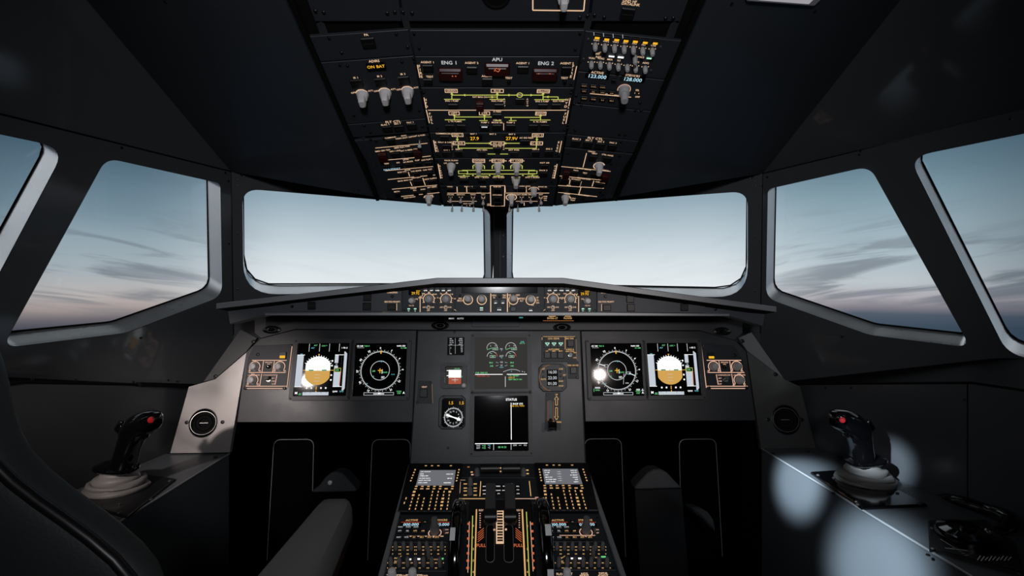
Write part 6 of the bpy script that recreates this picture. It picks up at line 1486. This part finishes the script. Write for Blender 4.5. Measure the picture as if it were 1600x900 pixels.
# vent plates beside the instrument boards
for sg in (-1, 1):
    if sg < 0:
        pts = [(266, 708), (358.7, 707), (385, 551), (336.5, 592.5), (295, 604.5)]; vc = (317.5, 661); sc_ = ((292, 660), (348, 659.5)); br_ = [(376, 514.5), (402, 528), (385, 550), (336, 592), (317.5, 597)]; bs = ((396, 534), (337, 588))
        lab = 'satin metal plate around the left air vent, colour brightened as lamplit'; lb = 'narrow grey metal strap slanting down beside the left instrument board'; m_ = 'plate_lamplit'
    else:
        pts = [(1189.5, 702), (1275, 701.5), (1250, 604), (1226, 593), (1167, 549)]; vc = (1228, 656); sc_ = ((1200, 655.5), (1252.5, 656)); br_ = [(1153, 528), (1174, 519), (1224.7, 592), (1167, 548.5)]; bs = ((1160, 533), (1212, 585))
        lab = 'metal plate around the right air vent, colour darkened as unlit'; lb = 'narrow grey metal strap slanting down beside the right instrument board'; m_ = 'plate_unlit'
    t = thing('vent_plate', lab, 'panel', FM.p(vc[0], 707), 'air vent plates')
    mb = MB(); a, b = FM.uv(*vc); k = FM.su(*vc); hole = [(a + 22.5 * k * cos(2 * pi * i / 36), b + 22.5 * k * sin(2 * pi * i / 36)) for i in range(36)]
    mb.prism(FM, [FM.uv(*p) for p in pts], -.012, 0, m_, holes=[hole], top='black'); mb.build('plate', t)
    for x, y in sc_: screw(t, FM, x, y, 3)
    t = thing('air_vent', ('left' if sg < 0 else 'right') + ' round black eyeball air vent with a chrome ring', 'air vent', FM.w(a, b - 22 * k, 0), 'round air vents')
    tl_ = Fr(FM.w(a, b, -.003), FM.u + FM.n * (.28 if sg < 0 else -.28) * -1, FM.v)
    mb = MB(); F_ = Fr(FM.w(a, b, 0), FM.u, FM.v)
    mb.lathe(F_, [(22.5 * k, -.03), (22.5 * k, -.001), (21 * k, 0), (20 * k, -.006), (20 * k, -.05)], 'black', 40); mb.build('housing', t)
    mb = MB(); r_ = 18.5 * k; mb.lathe(tl_, [(r_, -.02), (r_, .004), (r_ * .98, .0065), (r_ * .94, .0065), (r_ * .92, .004), (r_ * .86, -.004)], 'chrome', 44, cap=False); mb.build('chrome_ring', t)
    mb = MB(); mb.lathe(tl_, [(r_ * .90, -.02), (r_ * .88, -.004), (r_ * .70, -.003), (r_ * .66, -.006), (r_ * .62, -.003), (r_ * .40, -.0035), (r_ * .36, -.007), (.0001, -.007)], 'matte', 40); mb.build('eyeball', t)
    mb = MB(); mb.box(tl_, -r_ * .34, -.0014, r_ * .34, .0014, -.007, .0, 'chrome', .001, .0006); mb.build('vane_tab', t)
    t = thing('support_strap', lb, 'bracket', FM.p(*br_[-1]), 'slanting straps')
    mb = MB(); mb.prism(FM, [FM.uv(*p) for p in br_], -.010, .001, 'gun' if sg < 0 else 'lining', .001); mb.build('strap', t)
    for x, y in bs: screw(t, Fr(FM.w(0, 0, .001), FM.u, FM.v), x, y, 3)

# slot pocket on the left lower wall
t = thing('wall_slot', 'thin black slot rail on the left side wall under the window', 'slot', FLL.p(262, 605))
mb = MB(); mb.pxprism(FLL, [(213, 597), (309, 600), (309, 606), (213, 604)], 0, .012, 'matte', .002); mb.build('rail', t)

# ------------------------------------------------------------------ side sticks
def ring_at(c, ax, ay, rx, ry, n=20, p=2.4, egg=0):
    out = []
    for k in range(n):
        t_ = 2 * pi * k / n; cx_, sx_ = cos(t_), sin(t_)
        x = rx * math.copysign(abs(cx_) ** (2 / p), cx_); y = ry * math.copysign(abs(sx_) ** (2 / p), sx_)
        out.append(c + ax * x * (1 + egg * sx_) + ay * y)
    return out
def sidestick(sg):
    if sg < 0: px, py = 182, 768
    else: px, py = 1352, 755
    base = FCN.p(px, py); T_ = 'glossy black side stick with red button and grey boot '
    t = thing('side_stick', T_ + ('on the left console' if sg < 0 else 'on the right console'), 'side stick', base, 'side sticks')
    # base plate
    if sg < 0: bp = [(196, 740), (274, 751), (199, 811), (120, 790)]
    else: bp = [(1266.5, 740.5), (1338, 736), (1449, 792), (1347, 797)]
    mb = MB(); mb.prism(FCN, [FCN.uv(*p) for p in bp], .0, .006, 'gloss' if sg > 0 else 'black', .002); mb.build('base_plate', t)
    if sg > 0: cs = ((1278, 743), (1303, 747), (1402, 771), (1340, 789), (1436, 788))
    else: cs = ((265, 752), (236, 781), (187, 788), (186, 802))
    for x, y in cs: screw(t, Fr(FCN.w(0, 0, .006), FCN.u, FCN.v), x, y, 2.4, 'bezel')
    sc = base.y / 1.11 if sg < 0 else base.y / 1.08
    S = lambda v: v
    # rubber boot: stacked soft folds
    f = Fr(base, (1, 0, 0), (0, 1, 0)); mb = MB()
    prof = [(.060, .004), (.064, .008), (.062, .013), (.055, .014), (.053, .015), (.058, .019), (.056, .025), (.048, .027), (.045, .026), (.046, .031), (.042, .036), (.034, .038), (.031, .042), (.030, .052)]
    rings = []
    for i, (r_, c) in enumerate(prof):
        k_ = max(0, 1 - c / .05)
        rings.append([f.w(r_ * cos(2 * pi * j / 40) * (1 + .03 * sin(3 * 2 * pi * j / 40 + i)) , r_ * .86 * sin(2 * pi * j / 40) * (1 + .025 * cos(2 * 2 * pi * j / 40 + i * .6)), c + .002 * sin(2 * 2 * pi * j / 40 + i)) for j in range(40)])
    mb.loft(rings, 'rubber'); mb.build('rubber_boot', t, 80)
    # flange plate under the grip
    mb = MB(); tilt = V((sg * -.12, -.10, 1)).normalized()
    ax = (V((1, 0, 0)) - tilt * tilt.x).normalized(); ay = tilt.cross(ax)
    c0 = base + V((0, 0, .050)); rr = []
    for h_, k_ in ((0, .92), (.003, 1.0), (.007, .98), (.011, .70)):
        rr.append(ring_at(c0 + tilt * h_, ax, ay, .044 * k_, .030 * k_, 28, 2.8))
    mb.loft(rr, 'gloss'); mb.build('flange', t)
    # grip: one smooth curved body that hooks over toward the seat
    if sg < 0: sp = [(189, 734, .021), (195, 720, .022), (200, 702, .021), (206, 686, .0225), (212, 673, .026), (221, 664, .0275), (232, 659, .0255), (240, 658, .021), (245, 659, .012)]
    else: sp = [(1348, 732, .021), (1347, 716, .0225), (1345, 699, .0215), (1342, 684, .023), (1337, 671, .0265), (1328, 662, .028), (1317, 657, .0265), (1308, 656, .022), (1302, 657, .012)]
    Y0 = base.y; P = [pt(x, y, Y0 - .002 * i) for i, (x, y, r_) in enumerate(sp)]; rad_ = [r_ for _, _, r_ in sp]
    pts_, rs_ = [], []
    for i in range(len(P) - 1):
        p0, p1, p2, p3 = P[max(0, i - 1)], P[i], P[i + 1], P[min(len(P) - 1, i + 2)]
        for k in range(3):
            u_ = k / 3; pts_.append(.5 * ((2 * p1) + (p2 - p0) * u_ + (2 * p0 - 5 * p1 + 4 * p2 - p3) * u_ ** 2 + (3 * p1 - p0 - 3 * p2 + p3) * u_ ** 3)); rs_.append(rad_[i] + (rad_[i + 1] - rad_[i]) * u_)
    pts_.append(P[-1]); rs_.append(.004)
    rings = []; yv = V((0, 1, 0))
    for i, p in enumerate(pts_):
        d_ = (pts_[min(i + 1, len(pts_) - 1)] - pts_[max(i - 1, 0)]).normalized(); y_ = (yv - d_ * yv.dot(d_)).normalized(); x_ = y_.cross(d_)
        rings.append(ring_at(p, x_, y_, rs_[i], rs_[i] * 1.12, 26, 2.7))
    mb = MB(); mb.loft(rings, 'gloss'); mb.build('grip', t, 70)
    tocam = (EYE - P[4]).normalized()
    # thumb ridge running over the head, palm ledge at the back and trigger below the beak
    mb = MB(); mb.tube([P[2] + tocam * .020, P[3] + tocam * .0245, P[4] + tocam * .029 + V((0, 0, .006)), P[5] + tocam * .030 + V((0, 0, .010)), P[6] + tocam * .027 + V((0, 0, .010))], [.002, .0045, .006, .006, .002], 'gloss', 10); mb.build('thumb_ridge', t, 70)
    q = P[3] + V((sg * .020, 0, .010)); mb = MB(); mb.tube([q, q + V((sg * .006, 0, .014)), q + V((sg * .002, 0, .030))], [.006, .011, .005], 'gloss', 14); mb.build('palm_ledge', t, 70)
    q = P[6] + V((0, -.004, -.020)); mb = MB(); mb.tube([q, q + V((sg * .003, 0, -.010)), q + V((sg * .009, 0, -.017))], [.006, .0065, .003], 'gloss', 12); mb.build('trigger', t, 70)
    bt = pt(236 if sg < 0 else 1316.5, 657, Y0 - .040); mb = MB(); mb.lathe(Fr(bt, (EYE - bt).cross(V((0, 0, 1))) * -1, V((0, 0, 1))), [(.0062, -.010), (.0062, .001), (.0045, .003), (.0001, .0035)], 'redb', 16); mb.build('red_button', t)
sidestick(-1); sidestick(1)

# ------------------------------------------------------------------ steering tiller, far right
tp = [(1450, 819), (1540, 818), (1588, 856), (1600, 903), (1452, 862)]
t = thing('steering_tiller', 'black curved steering handle on a dark marked plate at the lower right', 'tiller', FCN.p(1520, 860))
mb = MB(); mb.prism(FCN, [FCN.uv(*p) for p in tp], 0, .008, 'black', .002); mb.build('base_plate', t)
mk = MB(); ft = Fr(FCN.w(0, 0, .0085), FCN.u, FCN.v)
random.seed(3)
for i in range(9): mk.pl(ft, 1470 + i * 4.6, 843 + i * 3.2, 1476 + i * 4.6, 847 + i * 2.6, .9, 'mark')
for i in range(9): mk.pl(ft, 1527 + i * 6.0, 876 + i * 0 + (i % 2), 1532 + i * 6, 869 + (i % 3), 1.1, 'mark')
mk.pt_(ft, 1495, 859, 'NOSE WHEEL', 3.5, 'mark', ang=-.3); mk.build('printed_scale', t)
for x, y in ((1457, 858), (1592, 898), (1456, 826)): screw(t, ft, x, y, 2.5, 'bezel')
hub = FCN.p(1512, 848, .010); f = Fr(hub, (1, 0, 0), (0, 1, 0))
mb = MB(); mb.lathe(f, [(.044, -.006), (.046, .004), (.043, .012), (.030, .017), (.0285, .014), (.012, .014), (.010, .018), (.0001, .018)], 'gloss', 36); mb.build('hub', t)
pth = [pt(1545, 838, .87), pt(1570, 830, .875), pt(1580, 815, .89), pt(1568, 806, .91), pt(1545, 798, .94), pt(1515, 789, .97), pt(1490, 782, 1.0), pt(1474, 779, 1.03), pt(1468, 778.5, 1.035)]
# smooth the path
sm_ = []
for i in range(len(pth) - 1):
    p0 = pth[max(0, i - 1)]; p1 = pth[i]; p2 = pth[i + 1]; p3 = pth[min(len(pth) - 1, i + 2)]
    for k in range(4):
        s_ = k / 4; sm_.append(.5 * ((2 * p1) + (p2 - p0) * s_ + (2 * p0 - 5 * p1 + 4 * p2 - p3) * s_ ** 2 + (3 * p1 - p0 - 3 * p2 + p3) * s_ ** 3))
sm_.append(pth[-1]); n_ = len(sm_)
mb = MB(); mb.tube(sm_, [.0115 + .003 * sin(pi * i / n_) - (.004 if i > n_ - 3 else 0) for i in range(n_)], 'gloss', 14)
mb.build('handle', t)
arm = [hub + V((0, 0, .008)), pt(1530, 842, .875), pth[0] + V((0, 0, 0)), pth[1]]
mb = MB(); mb.tube(arm, [.016, .015, .013, .0125], 'gloss', 14); mb.build('handle_arm', t)

# ------------------------------------------------------------------ pilot seat on the left, seen from behind
SX = -.600; SY = .50
t = thing('pilot_seat', 'dark leather pilot seat back filling the lower left corner, edged with piping', 'seat', (SX, .75, .0))
sil = [(0, 528), (14, 560), (27, 600), (36, 640), (48, 675), (66, 703), (95, 731), (130, 758), (170, 786), (205, 812), (240, 842), (262, 868), (275, 900), (283, 950)]
edge = [pt(x, y, SY + .052) for x, y in sil]
def halfw(z):
    for p, q in zip(edge, edge[1:]):
        if p.z >= z >= q.z: s_ = (p.z - z) / (p.z - q.z); return (p.x + (q.x - p.x) * s_) - SX
    if z > edge[0].z: 
        dz_ = z - edge[0].z; return max(.02, (edge[0].x - SX) * (1 - (dz_ / .05) ** 2) ** .5 if dz_ < .05 else .02)
    return (edge[-1].x - SX) + .01
zs = [.42, .50, .60, .70, .76, .80] + [e.z for e in reversed(edge)] + [edge[0].z + .015, edge[0].z + .03, edge[0].z + .042, edge[0].z + .0485]
zs = sorted(set(round(z, 4) for z in zs)); rings = []
for z in zs:
    hw = halfw(z); th = .030
    if z > edge[0].z: th *= max(.3, 1 - ((z - edge[0].z) / .052) ** 2)
    lean = (z - .45) * -.10; xl = max(SX - hw, -.718); xm_ = (SX + hw + xl) / 2; hw = (SX + hw - xl) / 2; c = V((xm_, SY + th, z)); out = []
    for k in range(40):
        t_ = 2 * pi * k / 40; cx_, sx_ = cos(t_), sin(t_)
        out.append(c + V((hw * math.copysign(abs(cx_) ** (2 / 5.), cx_), th * math.copysign(abs(sx_) ** (2 / 2.6), sx_), 0)))
    rings.append(out)
mb = MB(); mb.loft(rings, 'fabric'); mb.build('backrest', t, 60)
mb = MB(); hwl = [V((SX + halfw(z) - .010, SY + .010, z)) for z in zs if z < edge[0].z + .02]; mb.tube(hwl, .006, 'black', 10)
mb.build('piping', t)
mb = MB(); hwl = [V((max(SX - halfw(z), -.718) + .010, SY + .010, z)) for z in zs if z < edge[0].z + .02]; mb.tube(hwl, .006, 'black', 10); mb.build('piping', t)
# seat cushion and column
Fz = Fr((-.575, .82, .0), (1, 0, 0), (0, 1, 0)); mb = MB()
mb.prism(Fz, rrect(-.143, -.25, .165, .24, .05), .36, .47, 'fabric', .025); mb.build('seat_cushion', t)
mb = MB(); mb.prism(Fz, rrect(-.13, -.18, .13, .18, .03), .0, .36, 'matte', .01); mb.build('seat_column', t)
# armrest pad and its brown side
Ya, Yb_ = 1.20, .62
def arm_sec(Y, k=1.0, dz_=0.):
    s_ = (Y - .88) / (1.2 - .88); zt = 1.2 - (320 - 10 * (1 - s_)) / 755. * 1.2 * 1.0 if 0 else 1.2 - .512
    xl = pt(505, 770, 1.2).x + (pt(400, 895, .88).x - pt(505, 770, 1.2).x) * (1 - s_); xr = pt(557, 772, 1.2).x + (pt(508, 900, .88).x - pt(557, 772, 1.2).x) * (1 - s_)
    xm, hw = (xl + xr) / 2, (xr - xl) / 2 * k
    P = [(-1, -.055), (-1, -.012), (-.93, -.003), (-.80, 0), (.40, 0), (.66, -.006), (.84, -.022), (.9, -.055)]
    return [V((xm + hw * a_, Y, zt + b_ + dz_)) for a_, b_ in P]
mb = MB(); rr = [arm_sec(1.205, .70, -.016), arm_sec(1.20, .86, -.006), arm_sec(1.185, .96, -.001)] + [arm_sec(Y) for Y in (1.16, 1.10, 1.0, .88, .75, .62)]
mb.loft(rr, 'pad'); mb.build('armrest_pad', t, 35)
def side_sec(Y):
    P = arm_sec(Y); l, r_ = P[0].x, P[-1].x; zt = P[0].z; return [V((l + .008, Y, zt - .045)), V((r_ - .006, Y, zt - .045)), V((r_ - .001, Y, zt - .0)), V((l + .003, Y, zt - .0))]
mb = MB(); mb.loft([side_sec(Y) for Y in (1.185, 1.1, .95, .8, .64)], 'leather', smooth=False); mb.build('armrest_shell', t)
mb = MB(); mb.tube([V((-.40, .66, .62)), V((-.42, .70, .50)), V((-.44, .74, .42))], .022, 'black', 12); mb.build('armrest_bracket', t)

# ------------------------------------------------------------------ right seat front corner: dark cushion and knee post pair
def post(sg):
    if sg < 0:
        cap = [(483, 770), (497, 760), (508, 746), (517, 738.5), (526, 737), (535, 740), (546, 752), (560, 768.5)]; Yp = 1.30
        lab = 'dark peaked post with a grey round bolt, just beyond the left armrest'
    else:
        cap = [(989, 765), (1000, 752), (1012, 739), (1022, 733.5), (1032, 733), (1043, 739), (1054, 751), (1066, 763)]; Yp = 1.30
        lab = 'dark peaked post in the right footwell beside the pedestal'
    fr_ = Fr(pt(777, 750, Yp), (1, 0, 0), (0, .18, 1))
    t = thing('footwell_post', lab, 'post', V((fr_.p(cap[3][0], 800).x, Yp, 0)), 'peaked posts in the footwells')
    P = [fr_.uv(*p) for p in cap]; mb = MB(); mb.prism(fr_, rpoly(P, .006, 3), -.06, .0, 'bezel' if sg > 0 else 'plate', .003); mb.build('cap_plate', t)
    l, r_ = fr_.w(*P[0]), fr_.w(*P[-1]); k_ = .004
    mb = MB(); q = [V((l.x + k_, l.y - .004, l.z)), V((r_.x - k_, r_.y - .004, r_.z)), V((r_.x - k_, r_.y + .06, r_.z)), V((l.x + k_, l.y + .06, l.z))]
    lo_ = [V((p.x + (.012 if sg > 0 else 0), p.y - .12 if i < 2 else p.y, 0.)) for i, p in enumerate(q)]
    mb.loft([lo_, q], 'pedal' if sg < 0 else 'black', smooth=False); mb.build('column', t)
    if sg < 0: 
        mb = MB(); mb.lathe(fr_.at(516, 754, .0), [(.0055, 0), (.0055, .003), (.003, .004), (.0001, .004)], 'knobm', 18); mb.build('bolt', t)
post(-1); post(1)
# co-pilot seat: only its dark front edge shows
t = thing('copilot_seat', 'low dark seat cushion corner in shadow behind the right peaked post', 'seat', (.60, .72, 0))
mb = MB(); mb.prism(Fr((.57, .70, 0), (1, 0, 0), (0, 1, 0)), rrect(-.15, -.28, .165, .30, .05), .34, .45, 'fabric', .03); mb.build('seat_cushion', t)
mb = MB(); mb.prism(Fr((.57, .70, 0), (1, 0, 0), (0, 1, 0)), rrect(-.12, -.2, .12, .2, .03), 0, .34, 'matte', .01); mb.build('seat_column', t)
mb = MB(); cr = [(1080, 793), (1094, 793), (1106, 800), (1115, 812), (1119, 832), (1112, 826), (1100, 812), (1088, 803)]
fr_ = Fr(pt(1100, 812, 1.18), (1, 0, 0), (0, .25, 1)); mb.prism(fr_, rpoly([fr_.uv(*p) for p in cr], .004, 3), -.05, 0, 'fabric', .004); mb.build('thigh_support', t)

# ------------------------------------------------------------------ rudder pedals in the dark footwells
for i, (x0, x1, y0, lab) in enumerate(((428, 491, 685.5, 'outer left rudder pedal, a tall dark rounded plate'), (581, 642, 685.5, 'inner left rudder pedal beside the pedestal, a tall dark plate'),
                                (912, 972, 684.5, 'inner right rudder pedal beside the pedestal, edge faintly lit'), (1059, 1120, 685, 'outer right rudder pedal, a tall dark rounded plate'))):
    Yp = 1.44; fr_ = Fr(pt((x0 + x1) / 2, y0, Yp), (1, 0, 0), (0, .10, 1)); w_ = (x1 - x0) / 755 * Yp / 2
    t = thing('rudder_pedal', lab, 'pedal', V((fr_.o.x, Yp - .04, .12)), 'rudder pedals')
    pts = rpoly([(-w_ * 1.06, -.36), (w_ * 1.06, -.36), (w_ * .96, 0), (-w_ * .96, 0)], [.01, .01, .022, .022], 5)
    mb = MB(); mb.prism(fr_, pts, -.012, 0, 'pedal', .003); mb.build('plate', t)
    rim = rpoly([(-w_ * 1.04, -.34), (-w_ * .96, -.002), (w_ * .96, -.002), (w_ * 1.04, -.34)], [0, .022, .022, 0], 6)
    mb = MB(); mb.tube([fr_.w(x, y, .001) for x, y in rim], .0010, 'lip', 6); mb.build('edge_highlight', t)  # pale bead drawn as the highlight along the pedal edge
    mb = MB(); a_ = fr_.w(0, -.34, -.01); mb.tube([a_, V((a_.x, 1.47, .12)), V((a_.x, 1.525, .12))], .018, 'pedal', 10); mb.build('pedal_arm', t)

# ------------------------------------------------------------------ ceiling lamp above the right seat, cut by the top of the picture
t = thing('ceiling_lamp', 'pale flat lamp edge on the ceiling, upper right, cut by the top of the picture', 'lamp', CFR.p(1222, -6))
P = [CFR.uv(*q_) for q_ in ((1164, -1.5), (1268, 6.5), (1283, -8), (1262, -30), (1158, -34))]
mb = MB(); mb.prism(CFR, rpoly(P, .006, 4), 0, .008, 'lampshell', .002); mb.build('housing', t)
mb = MB(); c_ = sum((V(p) for p in P), V((0, 0))) / len(P); mb.prism(CFR, [tuple(c_ + (V(p) - c_) * .75) for p in P], .008, .0095, 'diff', .0005); mb.build('diffuser', t)
# ------------------------------------------------------------------ tidy the helper property
for o in bpy.data.objects:
    if '_o' in o: del o['_o']
